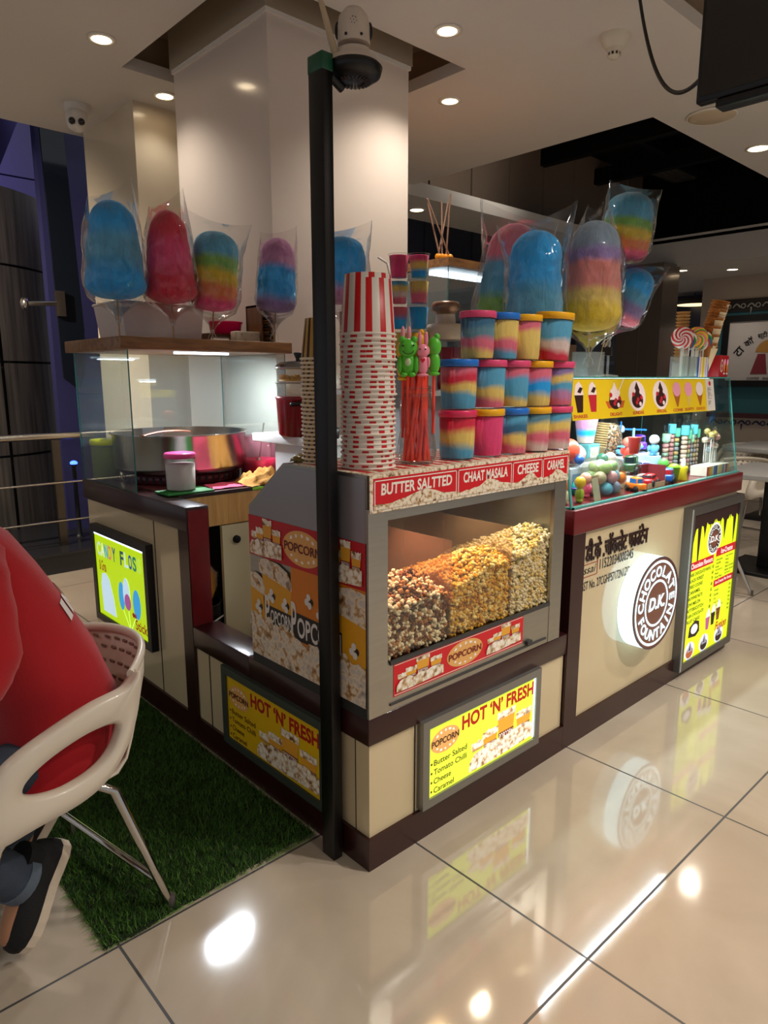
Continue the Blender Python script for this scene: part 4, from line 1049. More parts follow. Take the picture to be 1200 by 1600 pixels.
def floss_tub(x, y, z, r, H, colors, lid, label, tilt=0):
    _n[0] += 1
    t = thing('candy_floss_tub', label, 'tub', (x, y, z), random.uniform(0, 6), 'clear tubs of layered candy floss', rot=(tilt, tilt*.5, 0))
    mat_ = ramp_mat('floss_tub_%d' % _n[0], bands(colors), nscale=8, namp=.42*(1 if len(set(colors)) > 1 else 0), zscale=1/(H*.86), bump=.35, bscale=30, sheen=.1)
    mb = MB(); mb.lathe([(r*.86, .006), (r*.90, .02), (r*.945, H*.84), (r*.6, H*.87), (0, H*.87)], 36); mb.build('candy_floss', mat_, t)
    mb = MB(); mb.open_lathe([(0, 0), (r*.86, 0), (r*.89, .004), (r*.90, .012), (r*.965, H*.88), (r*.975, H*.9)], 40); mb.build('container', CLEAR, t)
    mb = MB(); mb.lathe([(r*.99, H*.86), (r*1.02, H*.865), (r*1.02, H*.98), (r*.99, H), (r*.9, H), (r*.89, H*.985), (0, H*.985)], 40); mb.build('lid', pm('lid_'+lid, LIDC[lid], .3, coat=.2), t)
    return t
H0 = .161; z1 = TOP+.0026; z2 = z1+H0; z3 = z2+H0
floss_tub(.483, .10, z1, .063, H0, 'byr', 'hot', 'hot-pink lidded tub at the near end of the bottom row, beside the straw jar')
floss_tub(.620, .09, z1, .062, H0, 'PPP', 'yellow', 'yellow lidded tub of plain pink floss in the bottom row')
floss_tub(.747, .082, z1, .062, H0, 'pynb', 'blue', 'blue lidded tub in the middle of the bottom row')
floss_tub(.872, .074, z1, .062, H0, 'wpyg', 'yellow', 'yellow lidded tub of pink, yellow and grey floss in the bottom row')
floss_tub(.998, .066, z1, .062, H0, 'wpyb', 'pink', 'pink lidded tub at the far end of the bottom row')
floss_tub(.486, .10, z2, .063, H0, 'bbyrp', 'blue', 'blue lidded tub at the near end of the middle row')
floss_tub(.625, .09, z2, .061, H0, 'pybb', 'pink', 'pink lidded tub of blue floss over the yellow lidded one, middle row')
floss_tub(.748, .082, z2, .061, H0, 'ybbp', 'pink', 'pink lidded tub at the centre of the middle row, over the blue lid')
floss_tub(.872, .074, z2, .061, H0, 'yBp', 'yellow', 'yellow lidded tub with a bright blue band in the middle row')
floss_tub(1.0, .066, z2, .061, H0, 'plbyv', 'pink', 'pink lidded tub at the far end of the middle row')
floss_tub(.575, .10, z3, .060, .155, 'ypgn', 'pink', 'pink lidded tub at the near end of the top row')
floss_tub(.690, .09, z3, .060, .155, 'bpyy', 'blue', 'blue lidded tub in the top row')
floss_tub(.805, .08, z3, .060, .155, 'yyyp', 'yellow', 'yellow lidded tub of mostly yellow floss in the top row')
floss_tub(.955, .068, z3, .068, .172, 'rwbb', 'yellow', 'largest yellow lidded tub, tilted at the far end of the top row', .05)

# straw jar
t = thing('straw_jar', 'clear bulging jar of red straws beside the striped tubs', 'jar', (.302, .108, TOP+.0026), group=None)
mb = MB(); mb.open_lathe([(0, 0), (.05, 0), (.058, .01), (.062, .04), (.058, .075), (.051, .105), (.054, .135), (.056, .16), (.052, .19), (.043, .205), (.043, .22), (.046, .222), (.046, .226), (.043, .228), (.043, .24)], 40)
mb.build('glass', film('jar_glass', 'F8F8F6', 1.3, .04, top=.5), t)
mb = MB()
for z in (.208, .214, .232): mb.tube([(.0445*cos(a), .0445*sin(a), z) for a in [2*pi*i/32 for i in range(32)]], .0015, 6, closed=True)
mb.build('neck_thread', film('jar_glass', 'F8F8F6', 1.3, .04, top=.5), t)
STRAW = pm('straw_red', 'FF5038', .35, sub=.3)
def straw(i, a, tilt, z0, L_):
    o = thing('drinking_straw', 'red plastic drinking straw standing in the bulging jar', 'straw', (.302, .108, TOP+.012), group='red straws in the jar')
    r0 = .040 if i % 2 else .03; b = Vector((r0*cos(a), r0*sin(a), 0)); e = Vector((.030*cos(a+tilt), .030*sin(a+tilt), L_))
    mb = MB(); mb.tube([b, b.lerp(e, .5), e], .0052, 8); mb.build('tube', STRAW, o)
    return b, e
tops = []
for i in range(26):
    a = 2*pi*i/26; tops.append(straw(i, a, random.uniform(.5, 1.5)*(1 if i % 3 else -1), 0, .262))
def topper(kind, x, y, z, colr, label):
    t = thing(kind+'_straw', label, 'straw topper', (x, y, z), atan2(CLOC.y-y, CLOC.x-x)+pi/2+0, None)
    c_ = pm('topper_'+colr, colr, .35, coat=.3); 
    mb = MB()
    if kind == 'frog':
        mb.ball((0, 0, .06), (.022, .02, .022)); 
        for s_ in (-1, 1): mb.ball((s_*.013, -.004, .079), .008, 12, 8); mb.ball((s_*.018, -.004, .025), (.007, .008, .02), 10, 8); mb.ball((s_*.009, -.004, .003), (.009, .011, .006), 10, 8)
        mb.ball((0, 0, .028), (.017, .014, .028)); mb.build('figure', c_, t)
        mb = MB()
        for s_ in (-1, 1): mb.ball((s_*.012, -.0185, .066), .0022, 8, 6)
        mb.tube([(.013*cos(a), -.0195+.003*abs(cos(a)), .058+.011*sin(a)) for a in [pi*1.1+pi*.8*i/10 for i in range(11)]], .0008, 5); mb.build('face', pm('topper_black', '141410', .4), t)
        mb = MB(); mb.ball((0, -.012, .03), (.007, .004, .009)); mb.build('belly_patch', pm('topper_pale', 'B8D0A0', .4), t)
    elif kind == 'rabbit':
        mb.ball((0, 0, .055), (.016, .015, .015)); mb.ball((0, 0, .026), (.013, .012, .024)); mb.ball((0, 0, .002), (.014, .013, .004))
        for s_ in (-1, 1): mb.ball((s_*.007, 0, .08), (.005, .004, .017), 10, 8); mb.ball((s_*.013, -.002, .03), (.004, .006, .012), 10, 8)
        mb.build('figure', c_, t)
        mb = MB()
        for s_ in (-1, 1): mb.ball((s_*.006, -.0135, .058), .0017, 8, 6)
        mb.build('face', pm('topper_black', '141410', .4), t)
        mb = MB(); P_ = PL((0, -.0135, .034), (1, 0, 0), (0, 0, 1)); mb.prism(P_, [(0,-.006),(.006,.001),(.004,.005),(0,.003),(-.004,.005),(-.006,.001)], -.003, 0); mb.build('heart', pm('topper_red', 'D02030', .4), t)
    else:
        mb.ball((0, 0, .062), (.016, .013, .022)); mb.ball((0, 0, .026), (.014, .011, .026)); mb.ball((0, 0, .002), (.014, .012, .005)); mb.ball((.006, 0, .084), .007, 10, 8); mb.build('figure', c_, t)
    for ch in t.children: ch.scale = (1.35, 1.35, 1.35)
    mb = MB(); mb.tube([(0, .004, -.18), (0, .004, .0)], .0045, 8); mb.build('straw', STRAW, t)
ZT = TOP+.272
RX, RY = CR.x, CR.y
def rel(a, b): return .302+RX*a-RY*0+CF.x*b, .108+RY*a+CF.y*b
x, y = rel(-.030, -.035); topper('frog', x, y, ZT, '4CB428', 'green smiling frog figure on a straw in the jar')
x, y = rel(.014, -.034); topper('rabbit', x, y, ZT, 'F08AA0', 'pink rabbit figure with a red heart on a straw in the jar')
x, y = rel(.050, -.012); topper('bean', x, y, ZT+.004, '58C030', 'green figure turned away on a straw in the jar')
x, y = rel(-.035, .02); topper('rabbit', x, y, ZT+.02, 'F0A0B0', 'pink rabbit figure half hidden behind the frog')
x, y = rel(.004, .015); topper('bear', x, y, ZT+.018, 'F0B020', 'orange-yellow figure standing behind the pink rabbit')
x, y = rel(-.045, -.005); topper('bear', x, y, ZT-.01, 'E8C020', 'yellow figure low behind the frog, by the tub stack')
# ------------------------------------------------------------------ bagged candy floss on sticks
BAG = film('bag_film', 'FCFCFC', 1.0, .10, bump=.9, crease=11, top=.55)
STICK = pm('stick_wood', 'B89468', .6)
def floss_bag(x, y, z, h, rad, colors, label, stick=.2, ears=(.08, .03), lean=0, rollv=0, bagw=1.15, top=1.0, seed=0, gather=.09, wid=.16, taper=.8):
    """z = bottom of the floss; ears = how far the two corners of the flat bag top rise (picture-left, picture-right)"""
    rr = random.Random(seed+1)
    fd = Vector((CLOC.x-x, CLOC.y-y, 0)).normalized(); ang = atan2(fd.y, fd.x)+pi/2      # local -y looks at the camera side
    rotM = Matrix.Rotation(ang, 4, 'Z') @ Matrix.Rotation(rollv, 4, 'Y') @ Matrix.Rotation(lean, 4, 'X')
    t = thing('bagged_candy_floss', label, 'candy floss', (x, y, z), group='bags of candy floss on sticks', rot=rotM.to_euler())
    WM[t] = Matrix.Translation((x, y, z)) @ rotM
    mat_ = ramp_mat('floss_bag_%d' % seed, bands(colors), nscale=6, namp=.16 if len(set(colors)) > 1 else 0, zscale=1/h, bump=.9, bscale=26, sheen=.5)
    nr, na = 60, 80; rings = []
    for j in range(nr+1):
        q = j/nr
        if q < .14: rf = (1-(1-q/.14)**2)**.5*.97
        else: rf = .97+.03*sin((q-.14)*3)-(1-taper)*((q-.14)/.86)
        if q > .76: rf *= max(0.001, 1-((q-.76)/.24)**2.3)**.5
        ring = []
        for i in range(na):
            a = 2*pi*i/na; p = Vector((cos(a), sin(a), q*3)); nz = noise.noise(p*1.7+Vector((seed*7, 0, 0)))*.09+noise.noise(p*5+Vector((0, seed*3, 0)))*.035+noise.noise(Vector((p.x*11, p.y*11, p.z*6+seed)))*.028+noise.noise(Vector((p.x*24, p.y*24, p.z*12+seed)))*.014
            r_ = rad*max(.02, rf)*(1+nz); ring.append((r_*cos(a), r_*.82*sin(a), h*q))
        rings.append(ring)
    MB().loft(rings).build('candy_floss', mat_, t)
    # the bag: gathered neck, loose round the floss, flat pinched top edge with two corners
    W_ = rad*bagw; rings = []; nb = 30
    for j in range(nb+1):
        q = j/nb; zq = -gather+(h*1.02+gather)*q
        ring = []
        for i in range(na):
            a = 2*pi*i/na; ca, sa = cos(a), sin(a)
            if zq < 0:
                f = ((zq+gather)/gather); rw = .008+(W_*.80-.008)*f**1.8; rx, ry = rw, rw*.85
            else:
                f = zq/(h*1.02); u = max(0, (f-.7)/.3)
                bulge = min(1, .80+.25*min(1, f*5))
                rx = W_*bulge*(1-(1-taper)*.75*f)*(1+wid*u); ry = max(.001, W_*.86*bulge*(1-u**1.6*.999))
            k = 1+.05*noise.noise(Vector((ca*2.5, sa*2.5, zq*14+seed)))+.025*noise.noise(Vector((ca*7, sa*7, zq*30+seed)))
            zz = zq
            if zq > 0:
                u = max(0, (f-.62)/.38)**1.4; e = (1-ca)/2; zz = zq+u*h*(ears[0]*e**2+ears[1]*(1-e)**2) * 1.0
            ring.append((rx*ca*k, ry*sa*k, zz))
        rings.append(ring)
    MB().loft(rings, cap=False).build('bag', BAG, t)
    mb = MB(); mb.tube([(0, 0, h*.3), (0, 0, -gather), (0, 0, -gather-stick)], .0035, 8); mb.build('stick', STICK, t)
    mb = MB(); mb.tube([(.008*cos(a*3), .008*sin(a*3), -gather-.004+.012*a/6.28) for a in [2*pi*i/30 for i in range(31)]], .0016, 5)
    for s_ in (-1, 1): mb.tube([(0, -.006, -gather), (s_*.016, -.012, -gather-.02), (s_*.02, -.008, -gather-.04)], .0012, 5)
    mb.build('tie', pm('tie_clear', 'C8C4C0', .3), t)
    return t
ROOF = 1.676
floss_bag(-.003, 1.60, ROOF+.15, .40, .122, 'BbB', 'bright blue candy floss in a clear bag at the outer end of the cabinet roof', .06, (.0, .22), seed=1, taper=.68, wid=-.2)
floss_bag(.245, 1.60, ROOF+.15, .40, .118, 'rPr', 'crimson pink candy floss in a clear bag on the cabinet roof', .06, (.0, .22), seed=2, taper=.55, wid=-.2)
floss_bag(.452, 1.60, ROOF+.13, .36, .106, 'PoYGbb', 'rainbow candy floss in a loose bag over the pink tub on the cabinet roof', .04, (.24, .12), seed=3, wid=.28, bagw=1.2, rollv=.08, taper=.95)
floss_bag(.80, 1.60, ROOF+.145, .36, .098, 'vBBll', 'lilac and blue candy floss in a clear bag beside the black pole', .055, (.03, .16), seed=4, wid=-.05, bagw=1.1, rollv=.07, taper=.8)
floss_bag(.66, .90, 1.80, .27, .105, 'lBBB', 'blue candy floss in a clear bag behind the striped tub stack', .74, (.05, .22), seed=5, taper=.85)
floss_bag(1.215, .50, 1.68, .46, .125, 'GGbbpp', 'pink, teal and green candy floss half hidden behind the blue bag above the tubs', .17, (.16, .02), seed=6, wid=.3, rollv=.12, bagw=1.2)
floss_bag(1.055, .215, 1.62, .43, .112, 'nbBB', 'deep blue candy floss in a clear bag above the lidded tubs', .28, (.04, .20), seed=7, wid=.3, bagw=1.18, rollv=-.02)
floss_bag(1.345, .15, 1.685, .43, .122, 'YYykkvaa', 'large grey, orange and yellow candy floss bag standing in the acrylic holder', .05, (.12, .18), seed=8, wid=-.7, taper=.72, bagw=1.12)
floss_bag(1.86, .32, 2.045, .29, .118, 'PoYGbbb', 'small rainbow candy floss bag raised highest above the glass display', .46, (.14, .05), seed=9, wid=.05, rollv=.14, bagw=1.1, gather=.06)
floss_bag(1.82, .30, 1.75, .26, .092, 'pvbBB', 'pastel blue candy floss bag leaning to the side over the yellow banner', .05, (-.05, .18), seed=10, rollv=.40, bagw=1.15, gather=.07)

# ------------------------------------------------------------------ candy floss cabinet
CG = film('cabinet_glass', 'F6FBFA', .8, .02, haze=.03, hazecol='C8D8E8'); GE = pm('glass_edge', '3C7C78', .2, coat=.3)
c = thing('candy_floss_cabinet', 'open-fronted glass cabinet with wooden roof over the floss pot', 'cabinet', (.4, 1.87, 1.0))
mb = MB(); mb.rbox((-.03, 1.53, 1.622), (.848, 2.206, ROOF), .004); mb.build('roof', wood('walnut_roof', '6A4526', '96683A', (2, 14, 14)), c, W=True)
def pane(lo, hi, name='pane', parent=None, g=CG, e=GE):
    mb = MB(); mb.box(lo, hi); ax = min(range(3), key=lambda i: hi[i]-lo[i])
    for i, f in enumerate(mb.f):
        n = (0, 0, 1) if i < 2 else None
        axis = 2 if i < 2 else (1 if i in (2, 4) else 0)
        mb.m[i] = 0 if axis == ax else 1
    return mb.build(name, [g, e], parent, W=True)
pane((.004, 1.555, 1.0), (.010, 2.19, 1.622), 'side_pane', c); pane((.818, 1.56, 1.0), (.824, 2.19, 1.622), 'side_pane', c); pane((.010, 2.184, 1.0), (.818, 2.19, 1.622), 'back_pane', c)
mb = MB(); mb.box((.28, 1.66, 1.612), (.56, 1.68, 1.622)); mb.build('light_strip', pm('strip_cool', 'F4FAFF', .4, emit=7, ecol='D8ECFF'), c, W=True)
area(.42, 1.67, 1.608, .22, .03, 18, (.85, .93, 1), aim=(.42, 1.72, 1.0), name='cabinet_lamp')

pot = thing('floss_pot', 'wide stainless candy floss pot on a maroon base in the cabinet', 'pot', (.385, 1.87, 1.0))
POTM = pm('pot_inox', 'B4B0AC', .22, metal=1, bump=.03, bscale=30, stretch=(1, 1, .1))
mb = MB(); mb.open_lathe([(.30, .05), (.318, .06), (.325, .08), (.325, .225), (.338, .235), (.338, .24), (.320, .238), (.318, .08), (.05, .06), (0, .06)], 64); mb.build('bowl', POTM, pot)
mb = MB(); mb.lathe([(.0, .06), (.06, .06), (.06, .12), (.05, .14), (0, .145)], 24); mb.build('spinner', POTM, pot)
mb = MB(); mb.lathe([(.27, .001), (.285, .005), (.285, .045), (.27, .052)], 48); mb.build('base', pm('pot_maroon', '4A1020', .35), pot)
mb = MB()
for i in range(50):
    a = 2*pi*i/50; mb.box((.283, -.006, .012), (.287, .006, .04), T=Matrix.Rotation(a, 4, 'Z'))
mb.build('vent', pm('vent_black', '080808', .7), pot)
t = thing('wooden_paddle', 'brown wooden paddle resting on the rim of the floss pot', 'paddle', (.20, 1.66, 1.246))
mb = MB(); rings = []
for j in range(13):
    q = j/12; x = -.16+.32*q; wv = .012 if q < .45 else .012+.034*sin(min(1, (q-.45)/.4)*pi/2)*(1 if q < .9 else .8)
    rings.append([(x, wv*cos(a), .006*sin(a)+.02*q*(1-q)*2) for a in [2*pi*i/12 for i in range(12)]])
mb.loft(rings, T=Matrix.Rotation(.5, 4, 'Z')); mb.build('blade', wood('paddle_wood', '5A2C18', '7E4628', (3, 14, 14)), t)

def lidded(name, label, x, y, z, r, H, body, lid, cat='tub', fill=.7):
    t = thing(name, label, cat, (x, y, z))
    mb = MB(); mb.lathe([(r*.9, .004), (r*.93, .01), (r*.96, H*fill), (0, H*fill)], 32); mb.build('contents', body, t)
    mb = MB(); mb.open_lathe([(0, 0), (r*.92, 0), (r*.95, .006), (r, H*.86), (r, H*.9)], 32); mb.build('container', HAZY, t)
    mb = MB(); mb.lathe([(r*1.01, H*.86), (r*1.05, H*.87), (r*1.05, H*.96), (r*.98, H), (r*.9, H), (0, H*.985)], 32); mb.build('lid', lid, t)
    return t
lidded('sugar_tub', 'pink lidded clear tub of white sugar on the green mat', .165, 1.445, 1.012, .066, .165, pm('sugar', 'D8D0CC', .8), pm('lid_rose', 'E84890', .3, coat=.2))
lidded('sugar_tub', 'yellow lidded tub of green sugar behind the cabinet glass', .085, 2.09, 1.001, .068, .2, pm('green_sugar', '8A9A28', .8), pm('lid_lemon', 'D8D010', .3, coat=.2), fill=.8)
t = thing('green_mat', 'small bright green ribbed mat under the pink lidded tub', 'mat', (.17, 1.43, 1.0005))
mb = MB()
for i in range(12): mb.tube([(-.11, -.07+i*.0115, .005), (.11, -.07+i*.0115, .005)], .005, 6)
mb.build('ribs', pm('mat_green', '0C6A20', .6), t)
t = thing('syrup_jar', 'clear jar of pink sugar with a spoon in the floss cabinet', 'jar', (.715, 1.665, 1.0))
mb = MB(); mb.lathe([(.082, .004), (.088, .02), (.088, .09), (0, .075)], 32); mb.build('contents', pm('pink_sugar', 'C81850', .6, var=.2, vscale=20), t)
mb = MB(); mb.open_lathe([(0, 0), (.085, 0), (.093, .01), (.093, .19), (.088, .2), (.09, .21)], 36); mb.build('container', film('jar_pinkish', 'F2C8D4', .9, .06, haze=.12, hazecol='E89AB0'), t)
mb = MB(); mb.tube([(0, 0, .07), (.05, .02, .27)], .004, 8); mb.ball((0, 0, .075), (.014, .018, .02)); mb.build('spoon', STEEL, t)
t = thing('dust_cloth', 'crumpled mustard brown cloth lying before the pink sugar jar', 'cloth', (.585, 1.44, 1.001))
mb = MB(); n1 = 26; V_ = []
for j in range(n1):
    for i in range(n1):
        u, v = (i/(n1-1)-.5), (j/(n1-1)-.5); e = max(0, 1-(u*u+v*v)*3.4)
        z = .004+e*(.055+.05*noise.noise(Vector((u*6, v*6, 3)))+.03*noise.noise(Vector((u*14, v*12, 8))))
        V_.append((u*.26+.02*noise.noise(Vector((v*7, u*3, 1))), v*.20+.02*noise.noise(Vector((u*7, v*3, 5))), max(.001, z)))
mb.add(V_, [(j*n1+i, j*n1+i+1, (j+1)*n1+i+1, (j+1)*n1+i) for j in range(n1-1) for i in range(n1-1)], 0, True)
o = mb.build('cloth_folds', pm('cloth_mustard', 'B8823C', .85, bump=.3, bscale=90), t)
t = thing('pink_cloth', 'flat pink cloth corner beside the maroon pot base', 'cloth', (.44, 1.46, 1.001))
mb = MB(); V_ = []
for j in range(10):
    for i in range(16):
        u, v = i/15-.5, j/9-.5; V_.append((u*.26+.03*v, v*.15, .003+.012*abs(noise.noise(Vector((u*5, v*5, 2))))))
mb.add(V_, [(j*16+i, j*16+i+1, (j+1)*16+i+1, (j+1)*16+i) for j in range(9) for i in range(15)], 0, True); mb.build('cloth_folds', pm('cloth_pink', 'E0506C', .85), t)
# things on the cabinet roof
t = thing('plastic_bin', 'translucent white storage bin on the cabinet roof behind the bags', 'bin', (.33, 1.95, ROOF))
mb = MB(); A = [(-.22, -.15), (.16, -.15), (.16, .15), (-.22, .15)]
for s0, s1, za, zb in ((1, 1.09, 0, .17),):
    lo = [(x*s0, y*s0, za) for x, y in A]; hi = [(x*s1, y*s1, zb) for x, y in A]; mb.add(lo+hi, [(0,1,2,3)]+[(i, (i+1) % 4, 4+(i+1) % 4, 4+i) for i in range(4)])
mb.build('body', pm('bin_translucent', 'D6C8C2', .4, sub=.2), t)
mb = MB(); mb.tube([(x*1.1, y*1.1, .17) for x, y in A], .006, 6, closed=True); mb.build('rim', pm('bin_translucent', 'D6C8C2', .4, sub=.2), t)
t = thing('wooden_riser', 'small dark wooden riser on the cabinet roof under the pink tub', 'stand', (.66, 1.93, ROOF))
W3 = wood('riser_wood', '4A2A16', '6E4426', (3, 12, 12)); mb = MB(); mb.box((-.10, -.07, .035), (.12, .07, .05)); mb.build('top_board', W3, t)
for x in (-.095, .105):
    mb = MB(); mb.box((x, -.07, 0), (x+.012, .07, .035)); mb.build('leg', W3, t)
t = thing('pink_bowl', 'hot pink plastic bowl on the dark wooden riser', 'bowl', (.705, 1.93, ROOF+.05))
mb = MB(); mb.open_lathe([(0, 0), (.068, 0), (.078, .004), (.085, .055), (.09, .057), (.09, .065), (.084, .066), (.074, .008), (0, .008)], 36); mb.build('body', pm('bowl_pink', 'F01868', .35), t)
t = thing('white_block', 'small cream plastic box on the cabinet roof edge', 'box', (.755, 1.80, ROOF))
mb = MB(); mb.rbox((-.085, -.03, 0), (.07, .03, .062), .008); mb.build('body', pm('box_cream', 'D2C6AE', .5), t)
mb = MB()
for x, z in ((-.03, .02), (.01, .042), (-.05, .045)): mb.ball((x, -.0295, z), (.004, .0015, .004), 8, 6)
mb.build('spot_marks', pm('box_mark', '8A7A60', .6), t)
t = thing('stick_box', 'open wooden box holding a bundle of dark sticks on the cabinet roof', 'box', (.90, 1.83, ROOF))
mb = MB(); mb.box((-.085, .06, 0), (.08, .07, .2)); mb.box((-.085, -.08, 0), (-.077, .07, .2)); mb.box((-.085, -.08, .19), (-.04, .07, .2)); mb.build('body', wood('stickbox_wood', '5C3A20', '7E5430', (8, 8, 2)), t)
mb = MB(); rr = random.Random(9)
for i in range(170):
    x, z = rr.uniform(-.068, .05), rr.uniform(.005, .135); y = rr.uniform(-.13, -.09); mb.tube([(x, y, z), (x+rr.uniform(-.006, .006), .05, z+rr.uniform(-.004, .004))], .0038, 5, i % 3)
o = mb.build('stick_bundle', [pm('stick_dark', '3E2414', .7), pm('stick_mid', '6A4424', .7), pm('stick_pale', '8A6236', .7)], t); o['kind'] = 'stuff'

# under the cabinet: bucket, bags, paper sack
t = thing('black_bucket', 'black bin with a thin white cord across, in the dark under the worktop', 'bin', (.20, 1.46, .02))
mb = MB(); mb.open_lathe([(0, 0), (.11, 0), (.125, .45), (.13, .455), (.12, .455), (.105, .02), (0, .02)], 32); mb.build('body', pm('bucket_black', '0A0A0A', .4), t)
mb = MB(); mb.tube([(-.13, -.05, .42), (-.06, -.125, .395), (.03, -.135, .385), (.11, -.09, .39)], .004, 6); mb.build('cord', pm('cord_white', 'C8C4BC', .5), t)
t = thing('snack_bag', 'clear bag of golden snacks resting on the black bin', 'bag', (.20, 1.45, .478))
mb = MB(); mb.lathe([(0, .0), (.08, .005), (.105, .06), (.10, .13), (.06, .19), (.02, .21), (0, .21)], 32, wob=lambda a, z: 1+.07*sin(5*a+z*30)+.04*sin(9*a-z*50)); mb.build('contents', pm('snack_gold', 'B87818', .35, coat=.5, var=.3, vscale=14, bump=.4, bscale=14), t)
mb = MB(); mb.lathe([(.084, -.001), (.115, .06), (.11, .135), (.07, .20), (.03, .24)], 32, wob=lambda a, z: 1+.07*sin(5*a+z*30)); mb.build('bag', film('bag_plain', 'F6F0E6', 1.0, .08, bump=.4), t)
t = thing('black_rubbish_bag', 'shiny black plastic bag slumped behind the low ledge', 'bag', (.20, 1.12, .02))
mb = MB(); mb.lathe([(0, 0), (.08, 0), (.085, .12), (.07, .26), (.03, .33), (.025, .36)], 32, wob=lambda a, z: 1+.08*sin(6*a+z*22)+.05*sin(11*a-z*40)); mb.build('body', pm('bag_black', '07070A', .2, coat=.3, bump=.6, bscale=25), t)
t = thing('paper_sack', 'tall brown and white paper sack beside the popcorn machine', 'sack', (.27, .86, .02))
mb = MB(); A = [(-.09, -.07), (.09, -.07), (.09, .07), (-.09, .07)]; rings = []
for j in range(14):
    q = j/13; s_ = 1-.18*max(0, q-.7)/.3
    rings.append([(x*s_+.01*noise.noise(Vector((x*20, y*20, q*5))), y*s_+.012*noise.noise(Vector((x*20, y*20, q*6+4))), .72*q) for x, y in ((-.09,-.07),(0,-.078),(.09,-.07),(.098,0),(.09,.07),(0,.076),(-.09,.07),(-.098,0))])
mb.loft(rings[:10], cap=False); mb.build('body', pm('sack_brown', '9A7A5C', .8, bump=.5, bscale=22), t)
mb = MB(); mb.loft(rings[9:], smooth=True); mb.build('folded_top', pm('sack_white', 'C8BEB0', .8, bump=.4, bscale=22), t)
mb = MB(); mb.box((-.099, -.02, .50), (-.094, .05, .54)); mb.build('tape', pm('sack_tape', '5A4418', .4), t)

# ------------------------------------------------------------------ behind the counters: steamer, cups, juice jars
IT = thing('work_table', 'pale inner work table behind the popcorn machine', 'table', (1.2, 1.1, 0))
mb = MB(); mb.rbox((.575, 1.02, 1.20), (.80, 1.50, 1.24), .004); mb.build('table_top', pm('table_pale', 'D8D4D2', .35), IT, W=True)
mb = MB(); mb.box((.60, 1.04, .02), (.79, 1.34, 1.2)); mb.build('cupboard', pm('table_white', 'DADADA', .4), IT, W=True)
t = thing('corn_steamer', 'red electric steamer with clear tiers of yellow corn and a metal lid', 'steamer', (.645, 1.20, 1.24))
mb = MB(); mb.lathe([(.088, .0), (.098, .01), (.105, .165), (.112, .175), (.1, .18)], 40); mb.build('pot', pm('steamer_red', '8A0E1C', .3, coat=.3), t)
d = (CLOC-Vector((.645, 1.20, 1.5))); d.z = 0; d.normalize(); e = Vector((-d.y, d.x, 0))
mb = MB(); mb.tube([d*.10-e*.035+Vector((0, 0, .145)), d*.118-e*.03+Vector((0, 0, .148)), d*.122+Vector((0, 0, .150)), d*.118+e*.03+Vector((0, 0, .148)), d*.10+e*.035+Vector((0, 0, .145))], .01, 8); mb.build('handle', pm('steamer_black', '101010', .4), t)
for z in (.18, .245):
    mb = MB(); mb.open_lathe([(.0, z+.001), (.098, z+.001), (.103, z+.06)], 40); mb.build('tier', film('tier_clear', 'F4F4F0', .9, .06, haze=.08), t)
    mb = MB(); mb.tube([(.104*cos(a), .104*sin(a), z+.06) for a in [2*pi*i/40 for i in range(40)]], .004, 6, closed=True); mb.build('tier_rim', STEEL, t)
mb = MB(); rr = random.Random(2)
for i in range(260):
    a, q = rr.uniform(0, 6.28), sqrt(rr.random())*.088; mb.ball((q*cos(a), q*sin(a), .252+rr.uniform(0, .02)), .006, 6, 4)
mb.lathe([(.09, .247), (.09, .256), (0, .258)], 24); o = mb.build('sweetcorn', pm('corn_kernel', 'E8A810', .5), t); o['kind'] = 'stuff'
mb = MB(); mb.lathe([(.106, .306), (.105, .315), (.085, .33), (.02, .338), (0, .338)], 40); mb.build('lid', pm('lid_steel', '8E8C8A', .25, metal=1), t)
mb = MB(); mb.lathe([(.012, .338), (.012, .346), (.022, .37), (.02, .374), (0, .374)], 20); mb.build('knob', pm('steamer_black', '101010', .4), t)
t = thing('card_reader', 'small dark electronic box beside the red steamer', 'device', (.62, 1.02, 1.24))
mb = MB(); mb.rbox((-.04, -.08, 0), (.05, .05, .05), .006); mb.build('case', pm('reader_dark', '1E2430', .35), t)
mb = MB(); mb.box((-.038, -.07, .05), (.045, .04, .052)); mb.build('screen', pm('reader_screen', '5A6A80', .15), t)

BACK = thing('back_cabinet', 'tall pale inner cabinet carrying the stacked clear cups', 'cabinet', (1.45, 1.2, 0))
mb = MB(); mb.box((1.26, .72, 0), (1.62, 1.5, 1.42)); mb.build('body', pm('cab_pale', 'A8A6A6', .4), BACK, W=True)
mb = MB(); mb.box((1.0, .80, 1.42), (1.64, 1.52, 1.445)); mb.box((1.02, .9, 1.445), (1.26, 1.16, 1.585)); mb.build('top_board', pm('cab_top', '6A625C', .5), BACK, W=True)
CUPH = .108
def floss_cup(x, y, z, colors, label, r=.05, H=CUPH, seed=0):
    _n[0] += 1
    t = thing('candy_floss_cup', label, 'cup', (x, y, z), random.uniform(0, 6), 'clear cups of candy floss in stacks')
    mb = MB(); mb.lathe([(r*.72, .003), (r*.93, H*.93), (0, H*.95)], 28); mb.build('candy_floss', ramp_mat('floss_cup_%d' % _n[0], bands(colors), nscale=9, namp=.1 if len(colors) > 1 else 0, zscale=1/H, bump=.35, bscale=30), t)
    mb = MB(); mb.open_lathe([(0, 0), (r*.75, 0), (r*.97, H), (r*1.05, H), (r*1.05, H-.004)], 30); mb.build('cup', CLEAR, t)
bx, by = Vector((1.13, 1.05)), Vector((1.20, .985))
